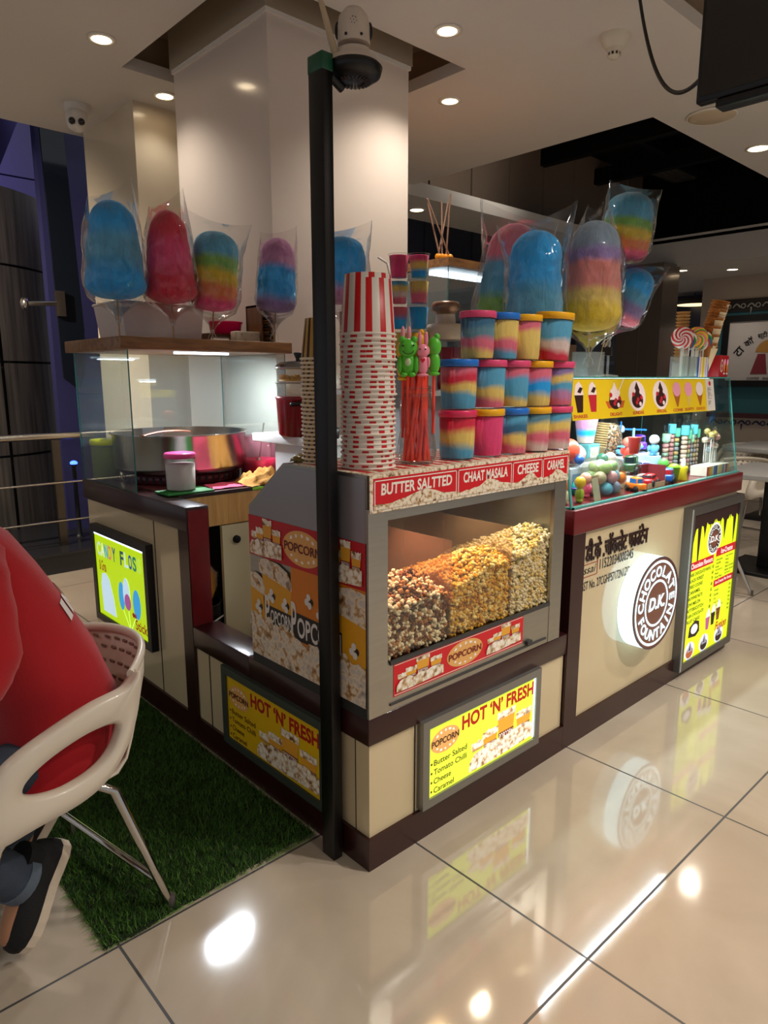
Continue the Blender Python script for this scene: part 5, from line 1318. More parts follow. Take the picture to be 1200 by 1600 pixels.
for (b, cols, nm) in ((bx, ('y', 'Bp', 'pwyb', 'PPP'), 'outer'), (by, ('yY', 'BBB', 'py', 'ByP'), 'inner')):
    dd = {'PPP': 'plain pink', 'Bp': 'blue under pink', 'pwyb': 'pink, cream, yellow and blue', 'BBB': 'plain bright blue', 'py': 'pink under yellow', 'ByP': 'blue, yellow and pink', 'y': 'yellow', 'yY': 'yellow'}
    for i, q in enumerate(cols):
        side_ = 'nearer the big column' if nm == 'outer' else 'on the display side'
        floss_cup(b.x, b.y, 1.6135+i*.117, q, 'clear cup of %s floss in the stack %s' % (dd[q], side_))
for i, q in enumerate(('yp', 'py', 'wyp')):
    floss_cup(1.075, 1.10, 1.586+i*.117, q, ('clear cup lowest in the short stack half hidden by the striped tubs', 'clear cup second in the short stack half hidden by the striped tubs', 'clear cup topmost in the short stack half hidden by the striped tubs')[i])
floss_cup(1.20, 1.45, 1.446+.40, 'Bp', 'clear cup of blue and pink floss peeping out beside the blue bag', .05)
t = thing('cup_carton', 'brown carton under the cup of blue and pink floss', 'carton', (1.20, 1.45, 1.446))
mb = MB(); mb.rbox((-.06, -.06, 0), (.06, .06, .398), .003); mb.build('body', pm('carton_brown', 'A08468', .8), t)
mb = MB(); mb.box((-.0605, -.02, .0), (-.06, .02, .396)); mb.build('tape', pm('carton_tape', 'B89868', .4), t)
t = thing('cup_tray', 'dark tray under the two tall stacks of clear cups', 'tray', (1.165, 1.018, 1.5855))
mb = MB(); mb.rbox((-.085, -.085, 0), (.09, .09, .022), .004); mb.build('base', pm('tray_dark', '1A1614', .5), t)
mb = MB(); mb.tube([(-.085, -.085, .024), (.09, -.085, .024), (.09, .09, .024), (-.085, .09, .024)], .005, 6, closed=True); mb.build('rim', pm('tray_dark', '1A1614', .5), t)
t = thing('juice_dispenser', 'tall jar of red juice with a bronze and cream cap behind the tubs', 'jar', (1.33, .93, 1.446))
mb = MB(); mb.lathe([(.085, .003), (.09, .02), (.09, .20), (0, .2)], 32); mb.build('juice', pm('juice_red', '9A1838', .2, coat=.4), t)
mb = MB(); mb.open_lathe([(0, 0), (.09, 0), (.095, .01), (.095, .24)], 32); mb.build('container', CLEAR, t)
mb = MB(); mb.lathe([(.097, .235), (.1, .24), (.1, .29), (.085, .31), (.05, .315), (.045, .36)], 32); mb.build('collar', pm('cap_cream', 'CDB6A4', .35), t)
mb = MB(); mb.lathe([(.045, .355), (.05, .365), (.068, .375), (.07, .40), (.06, .415), (0, .418)], 32); mb.build('cap', pm('cap_bronze', '8E6E5A', .3, metal=.7), t)

# second lit cabinet of the neighbouring stall
t = thing('stall_cabinet', 'lit glass cabinet with wooden roof on the stall behind', 'cabinet', (2.35, 2.05, 1.2))
mb = MB(); mb.box((2.02, 1.54, 2.17), (2.9, 2.6, 2.22)); mb.build('roof', wood('stall_roof', '6A4526', '9A6A3A', (2, 14, 14)), t, W=True)
pane((2.035, 1.56, 1.3), (2.043, 2.55, 2.17), 'side_pane', t); pane((2.043, 1.56, 1.3), (2.85, 1.566, 2.17), 'front_pane', t)
mb = MB(); mb.box((2.02, 1.54, 0), (2.9, 2.6, 1.3)); mb.build('body', pm('stall_body', '8E8C8C', .4), t, W=True)
mb = MB(); mb.box((2.1, 2.5, 1.3), (2.85, 2.55, 2.15)); mb.build('back_panel', pm('stall_back', '5A6E88', .3), t, W=True)
mb = MB(); mb.box((2.1, 1.7, 2.145), (2.8, 1.78, 2.168)); mb.build('light_strip', pm('strip_cool', 'F4FAFF', .4, emit=7, ecol='D8ECFF'), t, W=True)
mb = MB(); mb.lathe([(.1, 1.3), (.24, 1.36), (.26, 1.62), (.27, 1.63), (.25, 1.62), (.0, 1.40)], 32, (2.42, 2.1, 0)); mb.build('bowl', POTM, t, W=True)
for i, (a, b, e, lab) in enumerate(((0, .0, (.09, .02, .36), ''), (.01, .02, (-.07, .03, .33), ''), (.04, 0, (-.02, -.05, .38), ''), (.06, .02, (-.16, .02, .34), ''), (.02, .03, (.01, .02, .35), ''))):
    q = thing('beaded_skewer', 'thin wooden skewer with an orange bead, leaning on the stall cabinet roof', 'skewer', (2.075+a*1.2, 1.68-a*.6, 2.22), group='skewers on the stall cabinet')
    mb = MB(); mb.tube([(0, 0, .02), (e[0]*1.2, e[1], e[2])], .0055, 6); mb.build('rod', pm('skewer_wood', '8A6A58', .6), q)
    mb = MB(); mb.ball((0, 0, .022), .02, 10, 8); mb.build('bead', pm('bead_orange', 'D88810', .4), q)
t = thing('bent_straw', 'white bent drinking straw poking up behind the stacked cups', 'straw', (1.42, 1.42, 1.446))
mb = MB(); mb.tube([(0, 0, 0), (0, 0, .60), (-.01, .012, .66), (-.045, .045, .69)], .006, 8); mb.build('tube', pm('straw_white', 'D8D4D0', .4), t)
# ------------------------------------------------------------------ glass sweet display
g = thing('glass_display', 'slanted glass display case with a yellow ice cream banner', 'display case', (1.88, .3, 1.0))
DGL = film('display_glass', 'F8FDFC', .7, .02); DGE = pm('display_edge', '4E9C94', .15, coat=.4)
XA, XB = 1.068, 2.688
FP = PL((XA, .02, 1.0), (1, 0, 0), (0, .08, .5)); FL = sqrt(.08*.08+.5*.5)
mb = MB(); mb.slab(FP, 0, 0, XB-XA, FL, -.006, 0)
for i in range(6): mb.m[i] = 0 if i < 2 else 1
mb.build('front_pane', [DGL, DGE], g, W=True)
for x in (XA, XB-.006):
    mb = MB(); EP = PL((x, 0, 0), (0, 1, 0), (0, 0, 1)); mb.prism(EP, [(.02, 1.0), (.58, 1.0), (.58, 1.5), (.10, 1.5)], 0, .006)
    for i in range(6): mb.m[i] = 0 if i < 2 else 1
    mb.build('end_pane', [DGL, DGE], g, W=True)
pane((XA, .10, 1.5), (XB, .58, 1.506), 'top_pane', g, DGL, DGE)
mb = MB(); mb.box((XA-.004, .012, 1.0), (XB+.004, .03, 1.008)); mb.box((XA-.004, .012, 1.0), (XA+.008, .58, 1.008)); mb.tube([(XA, .02, 1.0), (XA, .10, 1.5)], .006, 6); mb.build('bottom_edge', DGE, g, W=True)
mb = MB(); mb.box((1.2, .13, 1.478), (2.5, .15, 1.494)); mb.build('light_tube', pm('tube_cool', 'F4FCFF', .4, emit=9, ecol='D8F4FF'), g, W=True)
area(1.85, .14, 1.472, 1.3, .02, 24, (.88, .97, 1), aim=(1.85, .22, 1.0), name='display_lamp')
mb = MB(); mb.box((1.5, .30, 1.001), (2.35, .56, 1.11)); mb.build('step', pm('step_white', 'C8CED4', .4), g, W=True)
BP = FP.sub(.0, FL-.165)
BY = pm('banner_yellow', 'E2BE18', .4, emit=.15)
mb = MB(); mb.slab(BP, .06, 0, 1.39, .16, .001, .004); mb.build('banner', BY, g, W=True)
mb = MB(); mb.rect(BP, 1.29, .001, 1.389, .159, .0045, 0)
rr = random.Random(3)
for i in range(20): mb.rect(BP, 1.31, .03+i*.0045, 1.31+.055*rr.random(), .032+i*.0045, .005, 1)
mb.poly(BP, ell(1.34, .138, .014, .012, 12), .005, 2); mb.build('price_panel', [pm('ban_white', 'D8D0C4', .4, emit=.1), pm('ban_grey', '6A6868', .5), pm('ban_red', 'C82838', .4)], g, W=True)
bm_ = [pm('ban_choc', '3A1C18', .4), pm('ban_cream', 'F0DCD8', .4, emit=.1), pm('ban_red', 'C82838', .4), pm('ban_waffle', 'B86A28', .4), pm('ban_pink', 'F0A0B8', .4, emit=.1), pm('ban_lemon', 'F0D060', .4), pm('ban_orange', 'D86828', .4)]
mb = MB()
def pic_shake(u, c):
    mb.poly(BP, [(u-.02, .03), (u+.02, .03), (u+.032, .10), (u-.032, .10)], .0045, c); mb.poly(BP, [(u-.034, .098), (u+.034, .098), (u+.026, .135), (u+.006, .152), (u-.02, .138)], .005, 1); mb.poly(BP, [(u-.012, .11), (u+.01, .13), (u+.03, .125), (u+.012, .105)], .0055, 0)
pic_shake(.115, 0); pic_shake(.215, 2)
def pic_sundae(u, ov):
    if ov: mb.poly(BP, ell(u, .088, .075, .066, 28), .0045, 1)
    mb.poly(BP, ell(u, .07, .05, .035, 20), .005, 0); mb.poly(BP, [(u-.045, .075), (u+.045, .075), (u+.02, .12), (u, .15), (u-.02, .12)], .0055, 0 if ov else 1)
    for a in range(7): mb.poly(BP, ell(u+.035*cos(a*2.4), .08+.03*sin(a*1.7), .012, .01, 8), .006+a*.0001, 1 if a % 2 else 2)
mb.poly(BP, [(.33, .04), (.45, .04), (.47, .07), (.31, .07)], .0045, 6); pic_sundae(.39, False); mb.poly(BP, [(.40,.09),(.41,.09),(.475,.158),(.47,.16)], .0047, 1)
pic_sundae(.58, True); pic_sundae(.80, True)
for i, (u, cw, ci) in enumerate(((.965, 3, 4), (1.09, 5, 4), (1.215, 3, 1))):
    mb.poly(BP, [(u-.006, .03), (u+.006, .03), (u+.04, .10), (u-.04, .10)], .0045, cw); mb.poly(BP, ell(u, .112, .041, .034, 20), .005, ci)
for u, q in ((.115, 'SHAKES'), (.39, 'DELIGHT'), (.58, 'SUNDAE'), (.80, 'SPECIAL'), (.965, 'CONE'), (1.09, 'SOFTY'), (1.215, 'CHOCO')): text(mb, q, BP, u-.05, .008, u+.05, .022, 2, .005, .02)
mb.build('dessert_picture', bm_, g, W=True)

FZ = 1.0012
def car(name, label, x, y, z, rz, body, cab='1A2028', s=1.0, tall=0):
    t = thing(name, label, 'toy', (x, y, z), rz)
    T = Matrix.Scale(s, 4); mb = MB()
    mb.rbox((-.06, -.028, .014), (.06, .028, .04+tall*.01), .008, T=T); mb.rbox((-.035, -.024, .038), (.03, .024, .062+tall*.02), .01, T=T); mb.build('body', pm('toy_'+body, body, .3, coat=.4), t)
    mb = MB(); mb.box((-.028, -.0245, .045), (.022, .0245, .056+tall*.018), T=T); mb.box((-.0355, -.018, .045), (.0305, .018, .056+tall*.018), T=T); mb.build('window', pm('toy_'+cab, cab, .2), t)
    for sx in (-.036, .036):
        for sy in (-1, 1):
            mb = MB(); mb.lathe([(0, -.006), (.016, -.006), (.018, 0), (.016, .006), (0, .006)], 16, T=T @ Matrix.Translation((sx, sy*.03, .018)) @ Matrix.Rotation(pi/2, 4, 'X')); mb.build('wheel', pm('tyre', '121212', .6), t)
    return t
car('toy_jeep', 'purple toy jeep at the back of the display near the sweet packs', 2.32, .40, 1.111, .6, '6A38C0', s=1.1, tall=1)
car('toy_truck', 'dark green toy truck with blue hub on the display front', 1.78, .16, 1.06, .3, '2E4A2C', s=1.1, tall=1)
tb = thing('toy_box', 'white toy carton under the green truck', 'box', (1.78, .17, FZ)); mb = MB(); mb.rbox((-.075, -.05, 0), (.075, .06, .058), .003); mb.build('body', pm('carton_pale', 'C8C0B8', .5), tb)
mb = MB(); mb.box((-.06, -.0515, .01), (.05, -.05, .05)); mb.build('label_patch', pm('carton_blue', '4A70A8', .5), tb)
car('toy_car', 'red toy car inside an open window box at the display front', 1.82, .085, FZ+.006, .15, 'C01820', s=.95)
t = thing('window_box', 'clear-fronted card box around the red toy car', 'box', (1.82, .10, FZ)); mb = MB(); mb.box((-.085, -.05, 0), (.085, .04, .004)); mb.box((-.085, .034, .004), (.085, .04, .10)); mb.box((.08, -.05, .004), (.085, .034, .10)); mb.build('body', pm('box_maroon', '7A2228', .5), t)
mb = MB(); mb.box((-.085, -.052, .004), (.08, -.050, .028)); mb.build('front_strip', pm('box_strip', 'C89878', .5), t)
car('toy_car', 'small blue and red toy engine at the display front', 2.02, .09, FZ, .35, '2058B0', 'B02020', .9, 1)
car('toy_car', 'small orange toy car beside the bag of balls', 1.665, .07, FZ, 1.2, 'E87818', '3070C0', .8, 1)
car('toy_car', 'white and blue toy car behind the red boxed car', 1.99, .2, FZ+.05, .8, 'C8D0E0', '4050A0', .8)
car('toy_van', 'light blue toy van on the white step', 2.05, .36, 1.111, .4, '58B0E0', s=.8)
car('toy_car', 'yellow toy car on the white step under the banner', 1.60, .36, 1.111, 2.6, 'E8C818', '903018', .8)
t = thing('toy_plane', 'blue and white toy aeroplane at the back of the display', 'toy', (2.22, .46, 1.22), .5)
mb = MB(); mb.loft([[(x, r*cos(a), r*sin(a)+.01) for a in [2*pi*i/12 for i in range(12)]] for x, r in ((-.13, .004), (-.1, .012), (0, .022), (.08, .02), (.11, .006))]); mb.build('body', pm('plane_white', 'C0D8E8', .3, coat=.3), t)
mb = MB(); mb.prism(PL((0,0,.012), (1,0,0), (0,1,0)), [(-.02,-.13),(.02,-.13),(.05,0),(.02,.13),(-.02,.13),(-.02,0)], -.003, .003); mb.prism(PL((0,0,0), (1,0,0), (0,0,1)), [(-.13,.01),(-.08,.01),(-.11,.06),(-.135,.06)], -.003, .003); mb.build('wing', pm('plane_blue', '2878D0', .3, coat=.3), t)
mb = MB(); mb.tube([(0, 0, -.11), (0, 0, -.01)], .006, 8); mb.lathe([(.04, -.108), (.0, -.1)], 16); mb.build('stand', pm('stand_clear', 'B0B8C0', .2), t)
t = thing('floss_cup_display', 'clear cup of lilac and blue floss inside the display', 'cup', (1.60, .24, 1.111))
t['label'] = 'clear cup of lilac and blue floss with sweets on its lid, inside the display'
t.location = (1.74, .38, 1.192)
mb = MB(); mb.lathe([(.038, .003), (.056, .13), (0, .132)], 28); mb.build('candy_floss', ramp_mat('floss_disp', bands('wBll'), nscale=9, namp=.05, zscale=1/.135, bump=.3), t)
mb = MB(); mb.open_lathe([(0, 0), (.04, 0), (.06, .14), (.066, .142), (.066, .148)], 30); mb.build('cup', CLEAR, t)
mb = MB()
for i in range(9): mb.ball((.03*cos(i*.7), .03*sin(i*.7), .158), .014, 10, 8)
mb.build('sweet_pile', pm('sweet_pinkwhite', 'E8B0B8', .4, var=.3, vscale=40), t)
t = thing('toy_carton', 'small teal carton under the lilac and blue cup on the white step', 'box', (1.74, .38, 1.111)); mb = MB(); mb.rbox((-.05, -.05, 0), (.05, .05, .08), .003); mb.build('body', pm('carton_teal', '4A8890', .5), t); mb = MB(); mb.box((-.035, -.0515, .015), (.035, -.05, .065)); mb.build('label_patch', pm('carton_pale2', 'C8D0D0', .5), t)
# cups of wafer: two leaning stacks
def wafer_cup(label, x, y, z, tilt, colr, group, n, step, lean):
    t0 = None
    for i in range(n):
        loc = (x+lean[0]*i, y+lean[1]*i, z+step*i)
        if t0 is None:
            t0 = thing('wafer_cup', label, 'wafer cup', loc, 0, group, rot=(tilt[0], tilt[1], 0)); mb = MB(); mb.open_lathe([(0, .004), (.030, 0), (.044, .05), (.047, .052), (.047, .056), (.043, .055), (.03, .006), (0, .008)], 24); mb.build('shell', pm('wafer_'+colr, colr, .7, bump=.5, bscale=120, var=.2, vscale=60), t0)
        else: dup(t0, loc)
wafer_cup('tan wafer cup in the leaning stack on the white step', 1.875, .40, 1.111, (0, .14), 'A08458', 'tan wafer cups in a stack', 11, .0115, (.0022, 0))
t = thing('sprinkle_bag', 'bag of speckled chocolate sprinkles beside the tan wafer cups', 'bag', (2.06, .44, 1.111))
sp_ = pm('sprinkle', '4A3A34', .6); 
m_, nt, b = new_mat('sprinkle_mix'); v_ = nt.nodes.new('ShaderNodeTexVoronoi'); v_.inputs['Scale'].default_value = 130; tc = nt.nodes.new('ShaderNodeTexCoord'); nt.links.new(tc.outputs['Object'], v_.inputs[0])
cr = nt.nodes.new('ShaderNodeValToRGB'); e = cr.color_ramp.elements; cr.color_ramp.interpolation = 'CONSTANT'; e[0].color = lin('3A2620'); e[1].position = .8; e[1].color = lin('B08060')
for p_, c_ in ((.3, 'B8B4AC'), (.55, '6A4A3C')): q = e.new(p_); q.color = lin(c_)
sx_ = nt.nodes.new('ShaderNodeSeparateColor'); nt.links.new(v_.outputs['Color'], sx_.inputs[0]); nt.links.new(sx_.outputs[0], cr.inputs[0]); nt.links.new(cr.outputs[0], b.inputs['Base Color'])
mb = MB(); mb.lathe([(.055, 0), (.07, .02), (.065, .1), (.045, .15), (.03, .16)], 28, wob=lambda a, z: 1+.05*sin(5*a+z*60)); mb.build('contents', m_, t)
mb = MB(); mb.open_lathe([(.058, 0), (.074, .02), (.069, .1), (.05, .155), (.042, .18), (.05, .195)], 28); mb.build('bag', film('bag_plain', 'F6F0E6', 1.0, .08, bump=.4), t)
# bag of balls
t = thing('ball_bag', 'clear bag of pale green, pink and blue balls at the display front', 'bag', (1.495, .14, FZ))
cols = ['A8C888', '88A878', 'C8C0A8', 'D8A0B0', '60B0D8', '9098C0', 'B8D0A0']
k_ = 0
for j, (zz, n, r0) in enumerate(((.03, 6, .06), (.078, 6, .055), (.12, 4, .04))):
    for i in range(n):
        a = 2*pi*i/n+j*.5; mb = MB(); mb.ball((r0*cos(a)*1.15, r0*sin(a)*.8, zz), .028, 16, 10); mb.build('ball', pm('ball_'+cols[k_ % 7], cols[k_ % 7], .35, coat=.3), t); k_ += 1
mb = MB(); mb.open_lathe([(.085, .001), (.103, .03), (.1, .09), (.08, .145), (.05, .165), (.06, .19)], 28); mb.build('bag', film('bag_plain', 'F6F0E6', 1.0, .08, bump=.4), t)
t = thing('card_stand', 'small clear stand with a blank white card at the near display corner', 'card', (1.315, .055, FZ), .1)
mb = MB(); mb.prism(PL((0,0,0), (1,0,0), (0,.2,1)), [(-.03,0),(.03,0),(.03,.095),(-.03,.095)], 0, .003); mb.build('card', pm('card_cream', 'D8D4C4', .4), t)
mb = MB(); mb.prism(PL((0,-.002,0), (1,0,0), (0,.2,1)), [(-.036,0),(.036,0),(.036,.105),(-.036,.105)], 0, .002); mb.box((-.036, 0, 0), (.036, .05, .004)); mb.build('holder', film('bag_plain', 'F6F0E6', 1.0, .08, bump=.4), t)
def figure(label, x, y, z, rz, c1, c2, s=1, cat='toy'):
    t = thing('toy_figure', label, cat, (x, y, z), rz); T = Matrix.Scale(s, 4)
    mb = MB(); mb.ball((0, 0, .03), (.022, .018, .03), T=T)
    for q in (-1, 1): mb.ball((q*.012, 0, .008), (.009, .014, .009), 10, 8, T=T); mb.ball((q*.025, -.004, .036), (.008, .008, .016), 10, 8, T=T)
    mb.build('body', pm('fig_'+c1, c1, .35, coat=.3), t)
    mb = MB(); mb.ball((0, 0, .078), (.026, .022, .024), T=T)
    mb.build('head', pm('fig_'+c2, c2, .35, coat=.3), t); return t
t = thing('squeaky_toy', 'large round pink squeaky toy with an orange dome in the display', 'toy', (1.44, .27, 1.106), .2)
mb = MB(); mb.ball((.045, 0, .06), (.06, .05, .045), 20, 12); mb.build('body', pm('toy_softpink', 'F0A8B0', .4, coat=.3), t)
mb = MB(); mb.ball((-.03, 0, .085), (.055, .05, .05), 20, 12); mb.build('dome', pm('toy_coral', 'F05038', .4, coat=.3), t)
mb = MB(); mb.ball((-.025, -.05, .045), .022, 14, 10); mb.build('knob', pm('toy_navy', '2858A8', .4, coat=.3), t)
sb = thing('toy_carton', 'plain grey carton holding up the pink squeaky toy', 'box', (1.44, .27, FZ)); mb = MB(); mb.rbox((-.09, -.06, 0), (.1, .07, .115), .004); mb.build('body', pm('carton_grey', '8A9098', .5), sb)
mb = MB(); mb.box((-.07, -.0615, .02), (.08, -.06, .09)); mb.build('label_patch', pm('carton_steel', '56708A', .5), sb)
FIG = [(1.135, .10, 'C8B898', 'E07030', 'orange and tan toy figure in the near corner of the display'), (1.175, .18, 'D8D8E0', 'B0B0B8', 'grey-white toy figure high in the near corner'), (1.235, .09, 'A8B820', 'E8B818', 'yellow-headed green toy figure by the blank card'), (1.265, .22, '708048', '6A3058', 'green toy figure with a plum head behind the yellow-headed one'),
       (1.36, .14, 'E05078', 'F0A890', 'pink toy figure beside the bag of balls'), (1.59, .2, '189080', '20786A', 'teal toy figure behind the bag of balls'), (1.66, .2, 'D02840', 'E8D8E0', 'red and white toy figure behind the orange car'), (1.93, .26, 'E04838', 'E87868', 'red toy figure beside the green truck'),
       (2.11, .16, '7048A0', '58A848', 'green-headed purple toy figure beside the blue engine'), (2.16, .24, '60A8D0', 'E8E8F0', 'blue and white toy figure near the sweet packs'), (1.12, .27, 'B07848', '8A8A98', 'brown toy figure at the back of the near corner')]
for i, (x, y, c1, c2, lab) in enumerate(FIG):
    zz = FZ
    if y > .17:
        bx_ = thing('toy_carton', 'small %s carton under the %s' % (('white', 'pale blue', 'cream', 'grey')[i % 4], lab.split(' toy')[0]+' toy figure'), 'box', (x, y, FZ)); mb = MB(); mb.rbox((-.034, -.026, 0), (.034, .026, .06+.05*(y > .2)), .002); mb.build('body', pm('carton_c%d' % (i % 4), ('C8C8C4', '98B8D0', 'D0C4A4', '9A9AA0')[i % 4], .5), bx_); mb = MB(); mb.box((-.03, -.0275, .01), (.03, -.026, .05)); mb.build('label_patch', pm('carton_blue', '4A70A8', .5), bx_); zz = FZ+.0603+.05*(y > .2)
    figure(lab, x, y, zz, .3*i, c1, c2, 1.05)
# more small toys heaped between the larger ones
rr = random.Random(21)
CN = [('teal', '189898'), ('scarlet', 'E02828'), ('lemon', 'F0D830'), ('sky blue', '60B8F0'), ('violet', '7848B8'), ('lime', '90D030'), ('orange', 'F08020'), ('rose pink', 'F080A8'), ('navy', '203878'), ('white', 'E8E8E8')]
k_ = 0
for j, (y0, z0) in enumerate(((.20, 0), (.245, 0), (.10, 0))):
    for i in range(9 if j < 2 else 4):
        x = 1.40+.085*i+.03*j+rr.uniform(-.01, .01) if j < 2 else (1.585, 1.71, 1.93, 2.10)[i]; cn, cc = CN[(k_*3+j) % 10]; kind = ('ball', 'brick', 'cup', 'ring', 'top', 'figure', 'rattle')[(k_+j) % 7]; k_ += 1
        if j == 0 and 1.72 < x < 1.86: continue
        y, z = y0+rr.uniform(-.008, .008), FZ
        if j == 1: y += .02
        if kind == 'figure': figure('small %s figure with a %s head among the heaped toys' % (cn, CN[(k_+4) % 10][0]), x, y, z, rr.uniform(-.5, .5), cc, CN[(k_+4) % 10][1], .95); continue
        t = thing('toy_'+kind, 'small %s toy %s among the heaped toys in the display, %s' % (cn, kind, ('second row', 'back row', 'front row')[j]), 'toy', (x, y, z), rr.uniform(-.6, .6)); mt = pm('heap_'+cc, cc, .3, coat=.4); m2 = pm('heap_'+CN[(k_+3) % 10][1], CN[(k_+3) % 10][1], .3, coat=.4)
        mb, m3 = MB(), MB()
        if kind == 'ball': mb.ball((0, 0, .03), .03, 18, 12); m3.tube([(.0305*cos(a), .0305*sin(a), .03) for a in [2*pi*q/24 for q in range(24)]], .003, 6, closed=True); nm = 'band'
        elif kind == 'brick':
            mb.rbox((-.035, -.02, 0), (.035, .02, .04), .003); nm = 'stud'
            for q in range(4): m3.lathe([(.007, .04), (.007, .047), (0, .047)], 12, (-.022+.0147*q, 0, 0))
        elif kind == 'cup': mb.open_lathe([(0, 0), (.02, 0), (.028, .07), (.03, .07)], 20); m3.ball((0, 0, .07), (.026, .026, .018)); nm = 'filling'
        elif kind == 'ring': mb.tube([(.025*cos(a), 0, .035+.025*sin(a)) for a in [2*pi*q/24 for q in range(24)]], .009, 8, closed=True); m3.box((-.02, -.012, 0), (.02, .012, .005)); nm = 'foot'
        elif kind == 'top': mb.lathe([(.003, 0), (.032, .028), (.032, .036), (.01, .05), (0, .05)], 20); m3.lathe([(.006, .048), (.005, .08), (0, .08)], 10); nm = 'stem'
        else: mb.ball((0, 0, .065), .026, 16, 10); m3.tube([(0, 0, 0), (0, 0, .045)], .008, 8); nm = 'handle'
        mb.build('body', mt, t); m3.build(nm, m2, t)
t = thing('party_cup', 'small red paper cup with a drawn ice cream standing on the green truck', 'cup', (1.80, .16, 1.155))
mb = MB(); mb.open_lathe([(0, 0), (.02, 0), (.03, .075), (.032, .076)], 20); mb.build('side', pm('cup_coral', 'E04038', .4), t)
mb = MB(); mb.poly(PL((-.005, -.0285, .01), (1, 0, 0), (0, -.1, 1)), [(0,0),(.012,.04),(-.012,.04)]); mb.build('print', pm('cup_tan', 'C89858', .4), t)
t = thing('glue_bottle', 'small yellow bottle with white nozzle at the display front', 'bottle', (2.17, .085, FZ))
mb = MB(); mb.lathe([(.022, 0), (.024, .01), (.018, .035), (.024, .06), (.02, .07), (0, .072)], 20); mb.build('body', pm('bottle_yellow', 'E0C820', .3), t)
mb = MB(); mb.lathe([(.012, .07), (.011, .09), (.004, .11), (0, .112)], 16); mb.build('nozzle', pm('bottle_white', 'E0E4E8', .3), t)
t = thing('spinning_top', 'pale blue spinning top toy on a stem in the display', 'toy', (2.19, .37, 1.111))
mb = MB(); mb.lathe([(.006, 0), (.05, .03), (.055, .04), (.02, .055), (.006, .07), (.006, .13), (0, .135)], 24); mb.build('body', pm('top_blue', '78C0E0', .3, coat=.3), t)
mb = MB(); mb.tube([(.045*cos(a), .045*sin(a), .047) for a in [2*pi*i/20 for i in range(20)]], .004, 6, closed=True); mb.build('rim', pm('top_rim', 'C8E0E8', .3), t)
# packs of marshmallows
MC = ['E8D8D0', 'E0A8B8', 'A8D8C8', 'E8D898', 'B8C8E8']
for i, (x, y, lab) in enumerate(((2.42, .20, 'tall pack of white marshmallows, first of the row from the purple jeep'), (2.455, .20, ''), (2.49, .20, ''), (2.525, .20, ''), (2.56, .20, ''), (2.42, .30, ''), (2.48, .30, ''), (2.54, .30, ''))):
    lab = lab or 'tall clear pack of pastel marshmallows in the row at the far display end'
    t = thing('marshmallow_pack', lab, 'sweet packet', (x, y, FZ), .2*i, None if i == 0 else 'packs of pastel marshmallows')
    hh = .31-.03*(i % 3); 
    mb = MB(); n = int(hh*.8/.024)
    for j in range(n): mb.lathe([(.012, 0), (.016, .004), (.016, .016), (.012, .02), (0, .02)], 12, (0, 0, .01+j*.024), (i+j) % 3 if i % 2 else i % 3)
    o = mb.build('marshmallow', [pm('mallow_%d' % ((i+q) % 5), MC[(i+q) % 5], .6) for q in range(3)], t); o['kind'] = 'stuff'
    mb = MB(); mb.open_lathe([(.017, 0), (.02, .01), (.02, hh*.8), (.012, hh*.88), (.018, hh)], 16); mb.build('wrapper', film('bag_plain', 'F6F0E6', 1.0, .08, bump=.4), t)
    mb = MB(); mb.open_lathe([(.0205, hh*.66), (.0205, hh*.82)], 16); mb.build('label_band', pm('pack_label_%d' % (i % 3), ('58B8D8', '60B898', '98C8A8')[i % 3], .4), t)
rr = random.Random(6)
for i in range(16):
    a = rr.uniform(0, 6.28); x, y = 2.58+.06*cos(a)*rr.random(), .10+.05*rr.random(); H_ = rr.uniform(.07, .17)
    t = thing('wrapped_lollipop', 'small wrapped pastel lollipop in the bunch at the far end of the display', 'lollipop', (x, y, FZ+.052), 0, 'wrapped lollipops in a bunch')
    mb = MB(); mb.ball((0, 0, H_), .017, 12, 8); mb.build('sweet', pm('lolly_%d' % (i % 4), ('E8B0B0', 'E8E0D0', 'C8B878', 'B0C8E0')[i % 4], .3, coat=.5), t)
    mb = MB(); mb.lathe([(.004, H_-.02), (.019, H_), (.008, H_+.02), (.016, H_+.034)], 12, wob=lambda a, z: 1+.2*sin(6*a)); mb.build('wrapper', film('bag_plain', 'F6F0E6', 1.0, .08, bump=.4), t)
    mb = MB(); mb.tube([(0, 0, 0), (0, 0, H_)], .0025, 6); mb.build('stick', pm('lolly_stick', 'D8D4CC', .5), t)
def stripe_box(name, label, x0, y0, z0, x1, y1, z1, cols, cat='box'):
    t = thing(name, label, cat, ((x0+x1)/2, (y0+y1)/2, z0)); mb = MB(); mb.box((x0, y0, z0), (x1, y1, z1)); mb.build('body', pm('sbox_body', 'D8D0C0', .4), t, W=True)
    n = len(cols); w_ = (x1-x0)/n
    mats = []; mb = MB()
    for i, c_ in enumerate(cols): mb.box((x0+w_*(i+.12), y0-.0012, z0+.003), (x0+w_*(i+.88), y0, z1-.003), i); mats.append(pm('stripe_'+c_, c_, .4))
    mb.build('printed_stripes', mats, t, W=True); return t
stripe_box('striped_carton', 'low carton with many coloured stripes at the far end of the display', 2.38, .055, FZ, 2.66, .14, FZ+.05, ['C83020', 'E88820', 'E8C020', 'D0C8B8', '5878B0', '304890', 'D8D0C0', 'E8D020', 'C8B0A0', '7088A8', 'D0A890', '4A5A90', 'E09020'])

